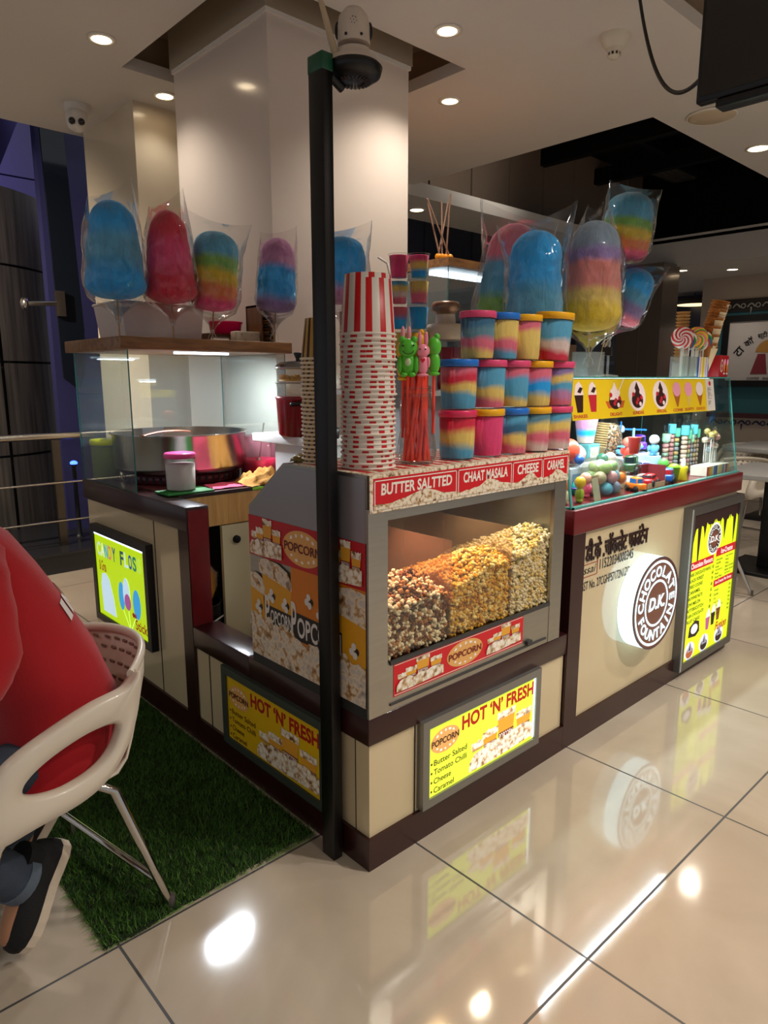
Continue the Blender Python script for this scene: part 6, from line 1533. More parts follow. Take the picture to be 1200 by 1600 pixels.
# ---- on top of the display
TZ = 1.5065
h = thing('acrylic_holder', 'clear acrylic holder gripping the sticks of candy floss on the display top', 'holder', (1.36, .16, TZ))
AC = film('acrylic', 'F2F6F4', .9, .04, haze=.10)
for lo, hi in (((-.06, -.04, 0), (.06, -.036, .10)), ((-.06, .036, 0), (.06, .04, .10)), ((-.06, -.036, 0), (-.056, .036, .10)), ((.056, -.036, 0), (.06, .036, .10))):
    mb = MB(); mb.box(lo, hi); mb.build('side', AC, h)
mb = MB(); mb.box((-.06, -.04, -.0), (.06, .04, .004)); mb.build('base', AC, h)
t = thing('sauce_sachet', 'pink tipped tube leaning in the small tin beside the acrylic holder', 'tube', (1.30, .24, TZ)); mb = MB(); mb.rbox((-.04, -.03, 0), (.05, .03, .13), .004); mb.build('tin', pm('tin_brown', '6A4A3A', .4), t)
mb = MB(); mb.tube([(.02, 0, .1), (.04, 0, .19)], [.008, .004], 8); mb.build('tip', pm('tip_pink', 'F040A0', .4), t)
cl = thing('binder_clip', 'black binder clip on the leaning pastel bag stick', 'clip', (1.70, .27, 1.62), .4)
mb = MB(); mb.prism(PL((0,0,0), (1,0,0), (0,0,1)), [(-.02,-.018),(.02,-.018),(.008,.02),(-.008,.02)], -.02, .02); mb.build('body', pm('clip_black', '0C0C10', .3), cl)
for s_ in (-1, 1):
    mb = MB(); mb.tube([(.008*s_, -.01, .018), (.02*s_+.02, -.01, .04), (.02*s_+.02, .01, .04), (.008*s_, .01, .018)], .0018, 6); mb.build('wire_handle', STEEL, cl)
st = thing('floss_stand', 'thin clear rod stand holding up the two high candy floss bags', 'stand', (1.78, .31, TZ)); mb = MB(); mb.tube([(.02, .01, 0), (.02, .01, .42)], .006, 8); mb.build('rod', AC, st); mb = MB(); mb.lathe([(.05, 0), (.05, .008), (.0, .012)], 24); mb.build('base', AC, st)

def swirl(name, cols, k=3):
    if name in _M: return _M[name]
    m_, nt, b = new_mat(name); N, L = nt.nodes, nt.links
    tc = N.new('ShaderNodeTexCoord'); sx = N.new('ShaderNodeSeparateXYZ'); L.new(tc.outputs['Object'], sx.inputs[0])
    def M2(op, a, bb=None):
        n = N.new('ShaderNodeMath'); n.operation = op
        for i, q in enumerate((a, bb)):
            if q is None: continue
            if isinstance(q, (int, float)): n.inputs[i].default_value = q
            else: L.new(q, n.inputs[i])
        return n.outputs[0]
    at = M2('ARCTAN2', sx.outputs[2], sx.outputs[0]); rad_ = M2('SQRT', M2('ADD', M2('POWER', sx.outputs[0], 2.0), M2('POWER', sx.outputs[2], 2.0)))
    v = M2('ADD', M2('MULTIPLY', at, k/(2*pi)), M2('MULTIPLY', rad_, 26.0)); fr = M2('FRACT', M2('ADD', v, 20.0))
    cr = N.new('ShaderNodeValToRGB'); cr.color_ramp.interpolation = 'CONSTANT'; e = cr.color_ramp.elements
    e[0].position, e[0].color = 0, lin(cols[0]); e[1].position, e[1].color = 1/len(cols), lin(cols[1])
    for i, c_ in enumerate(cols[2:]): q = e.new((i+2)/len(cols)); q.color = lin(c_)
    L.new(fr, cr.inputs[0]); L.new(cr.outputs[0], b.inputs['Base Color']); b.inputs['Roughness'].default_value = .25; b.inputs['Coat Weight'].default_value = .5
    _M[name] = m_; return m_
lb = thing('lollipop_rack', 'clear and white rack holding the swirl lollipops on the display top', 'holder', (2.34, .17, TZ))
mb = MB(); mb.box((-.15, -.03, 0), (.02, -.026, .10)); mb.box((-.15, .03, 0), (.15, .034, .10)); mb.box((-.15, -.03, 0), (.15, .034, .004)); mb.build('side', AC, lb)
mb = MB(); cs = ['3A58A8', 'E8E4DC', 'E8A888', 'E8E4DC', 'E8C820', 'F0D020', 'E8E4DC', 'C8A8D8', 'E8E4DC', '5870C0']
for i, c_ in enumerate(cs): mb.box((.02+i*.013, -.033, 0), (.033+i*.013, -.030, .10), i)
mb.build('striped_front', [pm('stripe_'+c_, c_, .4) for c_ in cs], lb)
LS = [(2.22, 'C81828 E8D8D0 C81828 E8D8D0', 'red and white swirl lollipop, first in the rack', .19), (2.285, '208030 E8E0D0 A02828 104878', 'green and dark swirl lollipop second in the rack', .185), (2.345, 'F0A020 F0D020 E86048 30A050 F0D020 E870A0', 'orange, yellow and green swirl lollipop in the middle of the rack', .195), (2.40, 'D8C0C0 3058A0 E88848 287838', 'blue and orange swirl lollipop behind in the rack', .18), (2.44, '205890 30A040 E8E0D0 C03030', 'blue and green swirl lollipop last in the rack', .185)]
lang = atan2(CLOC.y-.17, CLOC.x-2.3)+pi/2
for i, (x, cols_, lab, z) in enumerate(LS):
    t = thing('swirl_lollipop', lab, 'lollipop', (x, .165+.012*(i % 2)-.006*(i == 2)*3, TZ+z), lang)
    mb = MB(); mb.lathe([(0, -.008), (.045, -.008), (.052, -.003), (.052, .003), (.045, .008), (0, .008)], 36, T=Matrix.Rotation(pi/2, 4, 'X')); mb.build('sweet', swirl('swirl_%d' % i, cols_.split()), t)
    mb = MB(); mb.tube([(0, 0, -z+.008), (0, 0, -.05)], .004, 8); mb.build('stick', pm('lolly_stick', 'D8D4CC', .5), t)
    mb = MB(); mb.open_lathe([(.056, -.01), (.056, .01)], 28, T=Matrix.Rotation(pi/2, 4, 'X')); mb.tube([(-.012, 0, -.058), (0, -.004, -.062), (.012, 0, -.058)], .004, 6); mb.build('wrapper', film('bag_plain', 'F6F0E6', 1.0, .08, bump=.4), t)
for i in range(9):
    t = thing('lollipop_stick', 'thin pale stick standing in the lollipop rack', 'stick', (2.21+i*.028, .15+.02*(i % 2), TZ+.006), 0, 'spare sticks in the lollipop rack'); mb = MB(); mb.tube([(0, 0, 0), (.004*(i % 3-1), 0, .15+.01*(i % 3))], .0035, 6); mb.build('rod', pm('lolly_stick', 'D8D4CC', .5), t)
# cones
WF = pm('waffle', 'B4702E', .6, bump=.8, bscale=70, var=.3, vscale=40); SL = pm('cone_paper', 'E8D0A8', .6)
c0 = None
for i in range(17):
    q = i/16; x, y = 2.50+.055*q**1.5, .16+.0*q; z = TZ+.0012+.2*q*1.15
    if c0 is None:
        c0 = thing('waffle_cone', 'brown waffle cone nested in the tall leaning stack on the display top', 'ice cream cone', (x, y, z), 0, 'waffle cones in a stack', rot=(0, .06, lang))
        mb = MB(); mb.open_lathe([(.001, 0), (.012, .02), (.043, .155), (.046, .158), (.042, .157), (.01, .025)], 24); mb.build('wafer', WF, c0)
        mb = MB(); mb.open_lathe([(.0025, .0), (.0145, .02), (.0455, .145)], 24)
        keep = [k for k, f in enumerate(mb.f) if sum(mb.v[j][0] for j in f)/4 > .004]
        mb.f = [mb.f[k] for k in keep]; mb.m = [0]*len(keep); mb.sm = [True]*len(keep); mb.build('paper_sleeve', SL, c0)
    else: dup(c0, (x, y, z)).rotation_euler = (.04*sin(i*2.1), .02+.16*q, lang+.25*sin(i*1.7))
for i in range(15):
    t = thing('wafer_biscuit', 'thin pale wafer cup in the short stack behind the lollipops', 'wafer cup', (2.42, .26, TZ+.001+i*.0165+.08), 0, 'pale wafer cups in a short stack'); mb = MB(); mb.open_lathe([(0, .0), (.026, 0), (.035, .018), (.037, .019), (.034, .018)], 20); mb.build('shell', pm('wafer_pale', 'C89858', .7), t)
t = thing('wafer_pot', 'clear pot under the short stack of pale wafer cups', 'pot', (2.42, .26, TZ)); mb = MB(); mb.lathe([(.035, 0), (.035, .078), (0, .0785)], 24); mb.build('body', pm('pot_frost', 'B8B4B0', .3), t); mb = MB(); mb.tube([(.036*cos(a), .036*sin(a), .074) for a in [2*pi*i/20 for i in range(20)]], .003, 6, closed=True); mb.build('rim', pm('pot_frost', 'B8B4B0', .3), t)
t = thing('cone_carton', 'red carton printed with two pink cones at the far end of the display top', 'box', (2.62, .16, TZ), .0)
mb = MB(); mb.rbox((-.055, -.05, 0), (.055, .05, .112), .003); mb.build('body', pm('carton_red', 'B01420', .4), t)
CP = PL((-.055, -.0502, 0), (1, 0, 0), (0, 0, 1)); mb = MB()
mb.poly(CP, ell(.022, .058, .017, .034, 24), .0008, 0); mb.poly(CP, ell(.022, .058, .012, .026, 24), .0012, 3); text(mb, 'D.K', CP, .012, .052, .032, .064, 0, .0016, .02)
for u in (.056, .092): mb.poly(CP, [(u-.003, .025), (u+.003, .025), (u+.010, .07), (u-.010, .07)], .0008, 1); mb.poly(CP, ell(u, .078, .0105, .016, 14), .0012, 2); mb.rect(CP, u-.011, .014, u+.011, .022, .0012, 0)
mb.build('printed_cones', [pm('ban_white2', 'E8DCD0', .4), pm('ban_gold', 'E0A848', .4), pm('ban_pink', 'F0A0B8', .4, emit=.1), pm('carton_red', 'B01420', .4)], t)
# ------------------------------------------------------------------ grass mat
rug = thing('grass_mat', 'dark green artificial grass mat beside the kiosk', 'mat', (-.38, 1.05, 0))
RX0, RX1, RY0, RY1 = -.715, -.02, .262, 1.95
mb = MB(); n = 30; pts = []
rr = random.Random(8)
def edge(a, b, k):
    return [(a[0]+(b[0]-a[0])*i/k+rr.uniform(-.006, .006), a[1]+(b[1]-a[1])*i/k+rr.uniform(-.006, .006)) for i in range(k)]
pts = edge((RX0, RY0-.012), (RX1, RY0+.012), 18) + edge((RX1, RY0+.012), (RX1+.01, RY1), 24) + edge((RX1+.01, RY1), (RX0, RY1), 14) + edge((RX0, RY1), (RX0, RY0-.012), 30)
mb.prism(PL((0, 0, 0), (1, 0, 0), (0, 1, 0)), pts, .001, .006); mb.build('backing', pm('mat_backing', '16200E', .9), rug, W=True)
mb = MB(); V_, F_, MI = [], [], []
for i in range(60000):
    x, y = rr.uniform(RX0-.004, RX1+.002), rr.uniform(RY0-.008, RY1)
    a = rr.uniform(0, 6.28); L_ = rr.uniform(.012, .026); lx, ly = rr.gauss(0, .008), rr.gauss(-.003, .008); wd = .0016
    b = len(V_); V_ += [(x-wd*cos(a), y-wd*sin(a), .005), (x+wd*cos(a), y+wd*sin(a), .005), (x+lx, y+ly, .005+L_)]; F_.append((b, b+1, b+2)); MI.append(rr.choice((0, 0, 1, 2)))
for i in range(500):     # ragged fringe
    s_ = rr.random()
    if s_ < .5: x, y, dx, dy = RX0, rr.uniform(RY0, RY1), -rr.uniform(.01, .04), rr.gauss(0, .012)
    else: x, y, dx, dy = rr.uniform(RX0, RX1), RY0-.006, rr.gauss(0, .012), -rr.uniform(.004, .018)
    b = len(V_); V_ += [(x, y-.001, .005), (x, y+.001, .006), (x+dx, y+dy, .004)]; F_.append((b, b+1, b+2)); MI.append(1)
mb.v, mb.f, mb.m, mb.sm = V_, F_, MI, [False]*len(F_)
o = mb.build('grass_pile', [pm('grass_a', '3C6420', .6), pm('grass_b', '5C8230', .6), pm('grass_c', '2A4A1A', .6)], rug, W=True); o['kind'] = 'stuff'

# ------------------------------------------------------------------ shell chair (local x = forwards, y = to the right-hand... lateral, z up)
FW = Vector((-.98, -.18, 0)).normalized(); LT = Vector((-.18, .98, 0)).normalized()
CB = Vector((-.51, .284, .006)); CRZ = atan2(FW.y, FW.x)
def loc(s, l, z): return (s, -l, z)            # s forwards, l towards the kiosk side away from the camera
SHELL = pm('chair_white', 'D8CCBA', .35, coat=.15); CHROME = pm('chrome', 'C8C4BE', .12, metal=1)
W2 = .54
def chair(label, base, rz, parts=True):
    t = thing('shell_chair', label, 'chair', base, rz)
    # seat and back in one curved shell
    mb = MB(); rows = []
    prof = [(.50, .455), (.47, .462), (.38, .45), (.25, .438), (.15, .436), (.085, .448), (.035, .485), (-.005, .545), (-.045, .62), (-.075, .69), (-.085, .745)]
    nl = 20
    for j, (s, z) in enumerate(prof):
        row = []; u = j/(len(prof)-1)
        for i in range(nl+1):
            q = i/nl*2-1; wrap = max(0, (u-.35)/.65); hw = .235+.012*wrap
            l = W2/2+hw*q; s2 = s+wrap*.15*abs(q)**2.2; z2 = z+(.03*abs(q)**3)*(1-wrap)+.0*wrap - .02*wrap*abs(q)**3
            row.append(loc(s2, l, z2))
        rows.append(row)
    N_ = nl+1; vs = [p for r in rows for p in r]
    th = .008; vs2 = []
    for j, r in enumerate(rows):
        for i, p in enumerate(r):
            s, z = prof[j]; a = prof[max(0, j-1)]; b = prof[min(len(prof)-1, j+1)]; d = Vector((b[0]-a[0], 0, b[1]-a[1])).normalized(); nrm = Vector((-d.z, 0, d.x))
            vs2.append(tuple(Vector(p)-nrm*th*-1) if True else p)
    o_ = len(vs); fs = []
    for j in range(len(rows)-1):
        for i in range(nl): fs += [(j*N_+i, j*N_+i+1, (j+1)*N_+i+1, (j+1)*N_+i), (o_+j*N_+i, o_+(j+1)*N_+i, o_+(j+1)*N_+i+1, o_+j*N_+i+1)]
    for j in range(len(rows)-1):
        for i in (0, nl): fs.append((j*N_+i, (j+1)*N_+i, o_+(j+1)*N_+i, o_+j*N_+i))
    for i in range(nl):
        for j in (0, len(rows)-1): fs.append((j*N_+i, j*N_+i+1, o_+j*N_+i+1, o_+j*N_+i))
    mb.add(vs+vs2, fs, 0, True)
    mb.build('shell', SHELL, t)
    # oblong slots pressed in the upper back
    mb = MB()
    for r_ in range(5):
        for k in range(9):
            q = (k-4)/4*.62+(.04 if r_ % 2 else 0); u = .74+r_*.052; j = u*(len(prof)-1); a = int(j); f_ = j-a; s = prof[a][0]*(1-f_)+prof[min(a+1, 10)][0]*f_; z = prof[a][1]*(1-f_)+prof[min(a+1, 10)][1]*f_
            wrap = max(0, (u-.35)/.65); l = W2/2+.245*q; s2 = s+wrap*.15*abs(q)**2.2+.0012
            mb.rbox(tuple(Vector(loc(s2, l+.011, z-.004))-Vector((.0015, 0, 0))), tuple(Vector(loc(s2, l-.011, z+.004))+Vector((.0035, 0, 0))), .001, seg=1)
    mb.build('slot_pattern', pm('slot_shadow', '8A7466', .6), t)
    # rim over the back and the two arm loops
    mb = MB(); P_ = []
    for i in range(25):
        q = i/24*2-1; P_.append(Vector(loc(-.085+.15*abs(q)**2.2, W2/2+.247*q, .745-.02*abs(q)**3)))
    mb.tube(P_, .014, 10, flat=.8); mb.build('back_rim', SHELL, t)
    for sd in (0, 1):
        l = .012 if sd == 0 else W2-.012
        out = [(.05, .735), (.09, .705), (.18, .695), (.28, .672), (.38, .640), (.43, .605), (.475, .53), (.49, .475), (.46, .44), (.36, .445), (.24, .452), (.16, .485), (.10, .555), (.065, .64)]
        hole = [(.125, .615), (.20, .625), (.30, .605), (.36, .575), (.375, .545), (.34, .52), (.27, .508), (.19, .522), (.14, .56)]
        mb = MB(); PLn = PL(Vector(loc(0, l, 0)), (1, 0, 0), (0, 0, 1))
        # smooth closed curves, bridged
        def smooth(pts, n):
            m = len(pts); r = []
            for i in range(n):
                f_ = i/n*m; a = int(f_); q = f_-a; p0, p1, p2, p3 = [pts[(a+k-1) % m] for k in range(4)]
                r.append(tuple(.5*((2*p1[c])+(-p0[c]+p2[c])*q+(2*p0[c]-5*p1[c]+4*p2[c]-p3[c])*q*q+(-p0[c]+3*p1[c]-3*p2[c]+p3[c])*q**3) for c in (0, 1)))
            return r
        A = smooth(out, 72); cH = (sum(p[0] for p in hole)/len(hole), sum(p[1] for p in hole)/len(hole)); H = smooth(hole, 72)
        k0 = min(range(72), key=lambda i: (H[i][0]-A[0][0])**2+(H[i][1]-A[0][1])**2); H = H[k0:]+H[:k0]
        rings = []
        hw = .020
        for (src, w_, hh) in ((A, 1, -hw*.5), (A, .92, -hw), (H, .90, -hw), (H, 1, -hw*.5), (H, 1, hw*.5), (H, .9, hw), (A, .92, hw), (A, 1, hw*.5)):
            ring = []
            for i in range(72):
                p = src[i]; o2 = (H[i] if src is A else A[i]); k = (1-w_)*1.0
                ring.append(PLn(p[0]+(o2[0]-p[0])*k, p[1]+(o2[1]-p[1])*k, hh))
            rings.append(ring)
        vs = [p for r in rings for p in r]; fs = []
        for j in range(8):
            for i in range(72): k = (i+1) % 72; j2 = (j+1) % 8; fs.append((j*72+i, j*72+k, j2*72+k, j2*72+i))
        mb.add(vs, fs, 0, True); mb.build('arm', SHELL, t)
    for sd in (0, 1):
        l0 = 0 if sd == 0 else W2; li = .09 if sd == 0 else W2-.09
        mb = MB(); mb.tube([loc(.20, li, .436), loc(.165, li-.03*(1-2*sd), .44), loc(.13, li-.055*(1-2*sd), .415), loc(.005, l0, .0)], .0125, 12); mb.build('leg', CHROME, t)
        mb = MB(); mb.tube([loc(.33, li, .436), loc(.38, li-.03*(1-2*sd), .44), loc(.43, li-.055*(1-2*sd), .415), loc(.62, l0, .0)], .0125, 12); mb.build('leg', CHROME, t)
        mb = MB(); mb.lathe([(.014, 0), (.015, .03), (.013, .035)], 12, loc(.006, l0, 0)); mb.lathe([(.014, 0), (.015, .03), (.013, .035)], 12, loc(.62, l0, 0)); mb.build('foot_cap', pm('cap_grey', '4A4440', .5), t)
    mb = MB(); mb.tube([loc(.03, .012, .09), loc(.03, W2-.012, .09)], .0115, 10); mb.build('stretcher', CHROME, t)
    mb = MB(); mb.tube([loc(.20, .09, .436), loc(.20, W2-.09, .436)], .012, 10); mb.tube([loc(.33, .09, .436), loc(.33, W2-.09, .436)], .012, 10); mb.build('seat_bar', CHROME, t)
    return t
CH0 = chair('white plastic shell armchair with chrome legs carrying the seated person', tuple(CB), CRZ)

# ------------------------------------------------------------------ seated person
SKIN = pm('skin', 'A87858', .55, sub=.15); RED = pm('sweatshirt_red', 'B00818', .85, bump=.12, bscale=220, sheen=.2)
JEAN = pm('jeans_blue', '3A4452', .85, bump=.3, bscale=260, var=.25, vscale=25); HAIR = pm('hair_black', '120E0C', .6)
pr = thing('person', 'seated person in a red sweatshirt, blue jeans and black trainers, leaning forward', 'person', tuple(CB), CRZ)
LM = W2/2
def skinned(name, joints, bones, mat, parent, lev=2, root=0):
    me = bpy.data.meshes.new(name); me.from_pydata([Vector(loc(*j[:3])) for j in joints], bones, []); o = bpy.data.objects.new(name, me); COL.objects.link(o)
    md = o.modifiers.new('skin', 'SKIN'); 
    for v, j in zip(me.skin_vertices[0].data, joints): r = j[3]; v.radius = (r, r) if not isinstance(r, tuple) else r
    me.skin_vertices[0].data[root].use_root = True; md.use_smooth_shade = True
    sb_ = o.modifiers.new('sub', 'SUBSURF'); sb_.levels = lev; sb_.render_levels = lev
    dg = bpy.context.evaluated_depsgraph_get(); dg.update(); m2 = bpy.data.meshes.new_from_object(o.evaluated_get(dg)); bpy.data.objects.remove(o)
    m2.materials.clear(); m2.materials.append(mat); q = bpy.data.objects.new(name, m2); COL.objects.link(q)
    for p in m2.polygons: p.use_smooth = True
    if parent: q.parent = parent
    return q
KN, KF = (.64, LM-.10, .53), (.62, LM+.12, .53)            # knees
AN, AF = (.315, LM-.085, .19), (.215, LM+.105, .21)         # ankles
TN, TF = (.38, LM-.10, .04), (.33, LM+.11, .03)
J = [(.15, LM, .50, .09), (.17, LM, .62, .10), (.245, LM, .80, .105), (.335, LM, .98, .105), (.415, LM, 1.10, .08), (.485, LM, 1.19, .052), (.545, LM, 1.25, .055), (.595, LM, 1.33, .088), (.635, LM, 1.40, .075),
     (.17, LM-.09, .49, .078), (*KN, .056), (*AN, .038), (*TN, .032), (.17, LM+.09, .49, .078), (*KF, .056), (*AF, .038), (*TF, .032),
     (.405, LM-.16, 1.06, .055), (.41, LM-.235, .86, .042), (.62, LM-.19, .78, .034), (.68, LM-.17, .77, .028),
     (.405, LM+.16, 1.06, .055), (.41, LM+.235, .86, .042), (.62, LM+.17, .78, .034), (.68, LM+.14, .77, .028)]
B = [(0,1),(1,2),(2,3),(3,4),(4,5),(5,6),(6,7),(7,8),(0,9),(9,10),(10,11),(11,12),(0,13),(13,14),(14,15),(15,16),(3,17),(17,18),(18,19),(19,20),(3,21),(21,22),(22,23),(23,24)]
for hb, sgn, l0 in ((20, 1, LM-.17), (24, -1, LM+.13)):
    base = J[hb]
    for k, (dl, L_) in enumerate(((-.022, .055), (-.008, .066), (.007, .062), (.020, .048))):
        i0 = len(J); J.append((base[0]+.05, l0+dl, base[2]-.004, .0095)); J.append((base[0]+.05+L_*.55, l0+dl*1.1, base[2]-.018, .0085)); J.append((base[0]+.05+L_*.85, l0+dl*1.1, base[2]-.045, .0075)); B += [(hb, i0), (i0, i0+1), (i0+1, i0+2)]
    i0 = len(J); J.append((base[0]+.02, l0+sgn*.032, base[2]-.008, .010)); J.append((base[0]+.05, l0+sgn*.045, base[2]-.02, .0085)); B += [(hb, i0), (i0, i0+1)]
i0 = len(J); J += [(.672, LM, 1.345, .022), (.694, LM, 1.325, .013), (.655, LM, 1.275, .03), (.60, LM-.088, 1.335, .018), (.60, LM+.088, 1.335, .018)]; B += [(7, i0), (i0, i0+1), (7, i0+2), (7, i0+3), (7, i0+4)]
skinned('body', J, B, SKIN, pr)
mb = MB()
for s_ in (-1, 1): mb.ball(loc(.672, LM+s_*.032, 1.36), .012, 12, 8)
mb.build('eye', pm('eye_white', 'D8D0C8', .2), pr)
mb = MB(); mb.tube([loc(.683, LM-.022, 1.288), loc(.69, LM, 1.29), loc(.683, LM+.022, 1.288)], .005, 8); mb.build('mouth', pm('lip', '8A4A40', .5), pr)
# sweatshirt: rings round the spine
def ring(c, hw, hd, tilt, n=36, pw=2.4):
    out = []
    for i in range(n):
        a = 2*pi*i/n; ca, sa = cos(a), sin(a); k = (abs(ca)**pw+abs(sa)**pw)**(-1/pw)
        dx, dl = hd*ca*k, hw*sa*k; out.append(Vector(loc(c[0]+dx*cos(tilt), LM+dl, c[1]-dx*sin(tilt))))
    return out
SPN = [(.235, .435, .215, .19, .05), (.22, .47, .214, .185, .08), (.185, .53, .205, .172, .15), (.168, .62, .2, .16, .28), (.20, .74, .198, .15, .4), (.262, .86, .203, .145, .45), (.32, .97, .21, .14, .5), (.372, 1.06, .205, .13, .55), (.41, 1.12, .17, .11, .6), (.445, 1.17, .11, .085, .7), (.47, 1.20, .075, .07, .7)]
rings = []
for (s, z, hw, hd, tl) in SPN:
    rg = ring((s, z), hw, hd, tl); rings.append([tuple(p*1.0+Vector((.010*noise.noise(p*7+Vector((3, 0, 0)))+.006*noise.noise(p*16), .008*noise.noise(p*7), 0))) for p in rg])
mb = MB(); mb.loft(rings, cap=False); mb.build('sweatshirt', RED, pr)
rg = [tuple(p) for p in ring((.235, .432), .22, .195, .05)]; mb = MB(); mb.loft([[tuple(Vector(p)*1) for p in ring((.235, .42), .214, .185, .05)], rg, [tuple(p) for p in ring((.222, .466), .219, .191, .08)]], cap=False); mb.build('hem_band', RED, pr)
def sleeve(sgn):
    pts = [Vector(loc(.38, LM+sgn*.13, 1.09)), Vector(loc(.405, LM+sgn*.18, 1.05)), Vector(loc(.402, LM+sgn*.215, .97)), Vector(loc(.40, LM+sgn*.235, .885)), Vector(loc(.425, LM+sgn*.235, .835)), Vector(loc(.50, LM+sgn*.22, .815)), Vector(loc(.61, LM+sgn*.19, .78))]
    mb = MB(); P2 = []; R2 = []
    for a in range(len(pts)-1):
        for k in range(5): q = k/5; P2.append(pts[a].lerp(pts[a+1], q)); R2.append([.08, .084, .074, .066, .062, .056, .042][a]*(1-q)+[.08, .084, .074, .066, .062, .056, .042][a+1]*q+.0012*sin(len(P2)*1.3))
    mb.tube(P2, R2, 20); mb.build('sleeve', RED, pr)
sleeve(-1); sleeve(1)
mb = MB(); seam = [Vector(loc(.30+.05*i/10, LM-.2-.012*sin(pi*i/10), 1.08-.24*i/10)) for i in range(11)]
# white lettering across the back
BPn = PL(Vector(loc(-.052+.155, LM-.155, .86)), (Vector(loc(0, .2, 0))).normalized()*1, Vector((.30, 0, .55)).normalized())
mb = MB(); glyph = text(mb, 'INDIA', BPn, -.02, .06, .26, .118, 0, 0, .03)
surf = rings
def back_s(l, z):
    """back surface of the sweatshirt at height z"""
    best = None
    for (a, b) in zip(SPN, SPN[1:]):
        if a[1] <= z <= b[1]:
            q = (z-a[1])/(b[1]-a[1]); s = a[0]*(1-q)+b[0]*q; hd = a[3]*(1-q)+b[3]*q; hw = a[2]*(1-q)+b[2]*q; tl = a[4]*(1-q)+b[4]*q
            k = max(0, 1-abs((l-LM)/hw)**2.4)**(1/2.4); return s-hd*k*cos(tl)-.0, z+hd*k*sin(tl)
    return 0, z
v2 = []
for p in mb.v:
    l, z = -p[1], p[2]
    s, zz = back_s(l, z-.06); v2.append((s-.006, -l, zz))
mb.v = v2; mb.build('back_lettering', pm('print_white2', 'E8E0DC', .6), pr)
# jeans: two legs and a seat
def leg_tube(hip, kn, an, sgn):
    P_ = [Vector(loc(.09, LM+sgn*.06, .49)), Vector(loc(*hip)), Vector(loc(*kn)).lerp(Vector(loc(*hip)), .35), Vector(loc(*kn)).lerp(Vector(loc(*hip)), .08), Vector(loc(*kn)).lerp(Vector(loc(*an)), .12), Vector(loc(*kn)).lerp(Vector(loc(*an)), .5), Vector(loc(*kn)).lerp(Vector(loc(*an)), .86), Vector(loc(*kn)).lerp(Vector(loc(*an)), .97)]
    R_ = [.07, .072, .078, .076, .07, .062, .056, .058]; P2, R2 = [], []
    for a in range(len(P_)-1):
        for k in range(4): q = k/4; P2.append(P_[a].lerp(P_[a+1], q)); R2.append(R_[a]*(1-q)+R_[a+1]*q+.0025*sin(len(P2)*1.9))
    P2.append(P_[-1]); R2.append(R_[-1])
    mb = MB(); mb.tube(P2, R2, 20)
    return mb
for hip, kn, an, sg in (((.17, LM-.095, .50), KN, AN, -1), ((.17, LM+.095, .50), KF, AF, 1)):
    o = leg_tube(hip, kn, an, sg).build('jeans_leg', JEAN, pr)
    d = (Vector(loc(*an))-Vector(loc(*kn))).normalized(); c = Vector(loc(*kn)).lerp(Vector(loc(*an)), .955)
    mb = MB(); mb.tube([c-d*.02, c+d*.012], .0625, 20); mb.build('cuff', pm('jeans_cuff', '56616E', .85, bump=.3, bscale=260), o)
mb = MB(); mb.ball(loc(.13, LM, .495), (.15, .19, .075), 24, 14); mb.build('jeans_seat', JEAN, pr)
mb = MB(); mb.lathe([(.006, -.002), (.006, .002), (0, .003)], 12, T=Matrix.Translation(loc(.2, LM-.203, .50)) @ Matrix.Rotation(pi/2, 4, 'X')); mb.build('rivet', STEEL, pr)
# hair
mb = MB(); mb.ball(loc(.61, LM, 1.375), (.105, .092, .115), 24, 16); mb.build('hair', HAIR, pr)
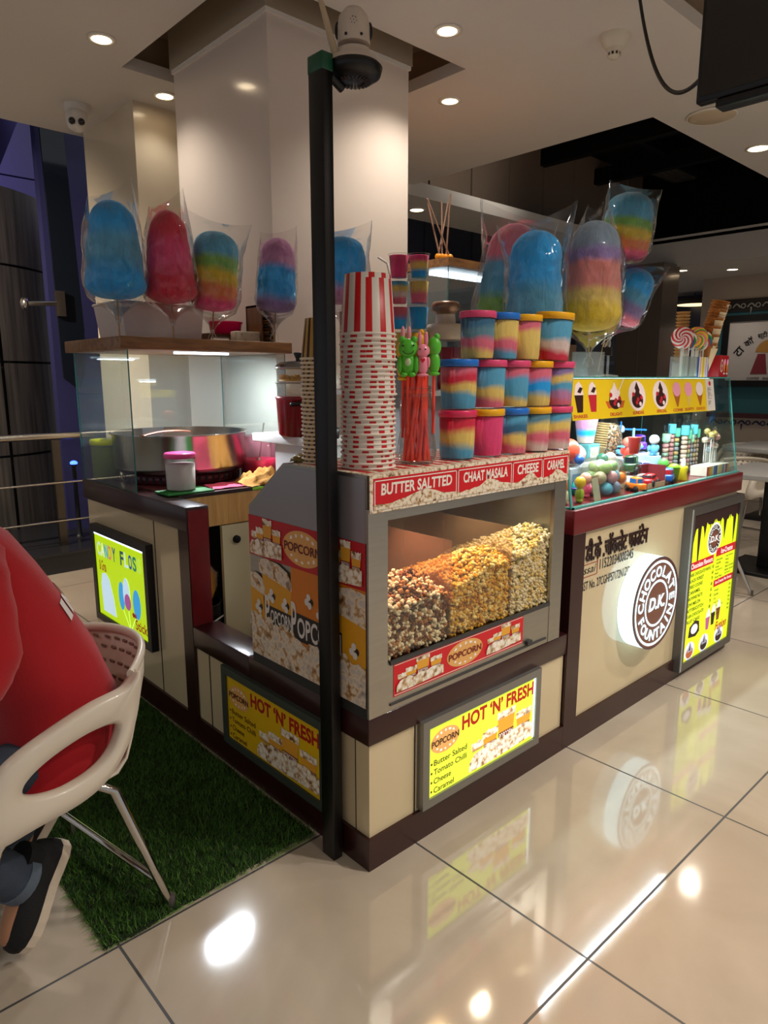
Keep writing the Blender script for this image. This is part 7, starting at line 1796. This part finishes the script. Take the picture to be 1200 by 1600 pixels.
# trainers, heels up and toes on the floor
BLKS = pm('trainer_black', '0D0C0D', .8, bump=.2, bscale=200); SOLE = pm('trainer_sole', 'C8B8A4', .6, var=.2, vscale=30)
def trainer(heel, toe, sole_n):
    H_, T_ = Vector(loc(*heel)), Vector(loc(*toe)); ax = (T_-H_).normalized(); sn = Vector(loc(*sole_n)); sn = (sn-ax*sn.dot(ax)).normalized(); lat_ = ax.cross(sn); Ln = (T_-H_).length
    def frame(u, w_, k): return H_+ax*(u*Ln)+lat_*w_+sn*k
    US = [0, .04, .12, .25, .4, .55, .7, .82, .92, .98, 1.0]; WS = [.012, .03, .037, .037, .036, .042, .047, .046, .038, .024, .01]
    def sole_ring(k): return [frame(u, w_, k) for u, w_ in zip(US, WS)] + [frame(u, -w_, k) for u, w_ in reversed(list(zip(US, WS)))]
    mb = MB(); mb.loft([sole_ring(k) for k in (0.0, -.006, -.024, -.03)], smooth=False); o = mb.build('trainer_sole', SOLE, pr)
    HT = [.02, .06, .085, .09, .085, .07, .055, .045, .036, .026, .012]; rg_ = []
    for u, w_, ht in zip(US, WS, HT):
        r = []
        for i in range(16):
            a = pi*i/15; r.append(frame(u, w_*.98*cos(a)*(1 if sin(a) < .5 else .96), -.028-ht*sin(a)**.8))
        rg_.append(r)
    mb = MB(); mb.loft(rg_, closed=False); 
    mb.build('trainer_upper', BLKS, pr)
    mb = MB(); a0 = frame(.2, 0, -.08); mb.tube([a0, a0.lerp(a0-sn*.05+ax*.0, 1)], [.036, .038], 16); mb.build('trainer_collar', BLKS, pr)
    mb = MB()
    for k in range(4): mb.tube([frame(.42+k*.07, .022, -.028-.075+.012*k), frame(.42+k*.07, 0, -.028-.082+.012*k), frame(.42+k*.07, -.022, -.028-.075+.012*k)], .003, 6)
    mb.build('lace', pm('lace_grey', 'B0A8A0', .7), pr)
trainer((.185, LM-.06, .225), (.355, LM-.11, .012), (-.75, .1, -.65))
trainer((.09, LM+.13, .245), (.30, LM+.115, .012), (-.75, .05, -.65))
# ------------------------------------------------------------------ seating of the food court at the far end
t = thing('cafe_table', 'grey topped cafe table on a black pedestal past the display counter', 'table', (4.62, .42, 0))
mb = MB(); mb.rbox((-.45, -.75, .76), (.45, .35, .80), .006); mb.build('table_top', pm('table_grey', '9A9692', .35), t)
mb = MB(); mb.rbox((-.07, -.07, .03), (.07, .07, .76), .01); mb.build('pedestal', pm('pedestal_black', '0E0E0F', .4), t)
mb = MB(); mb.rbox((-.28, -.28, 0), (.28, .28, .03), .006); mb.build('base_plate', pm('pedestal_black', '0E0E0F', .4), t)
def side_chair(label, x, y, rz):
    r = dup(CH0, (x, y, .001), rz, label); return r
side_chair('white plastic shell armchair tucked at the grey cafe table beyond the menu board', 3.74, 1.08, radians(-43))
side_chair('white plastic shell armchair on the far side of the grey cafe table', 5.7, .75, radians(170))
side_chair('white plastic shell armchair at the second cafe table by the far wall', 7.4, 1.35, radians(190))
t = thing('cafe_table', 'white topped cafe table near the far wall under the sign', 'table', (6.9, 1.1, 0))
mb = MB(); mb.rbox((-.5, -.9, .74), (.5, .45, .79), .006); mb.build('table_top', pm('table_white_far', 'B4B2AE', .35), t)
mb = MB(); mb.rbox((-.07, -.07, .03), (.07, .07, .74), .01); mb.build('pedestal', pm('pedestal_black', '0E0E0F', .4), t)
mb = MB(); mb.rbox((-.28, -.28, 0), (.28, .28, .03), .006); mb.build('base_plate', pm('pedestal_black', '0E0E0F', .4), t)
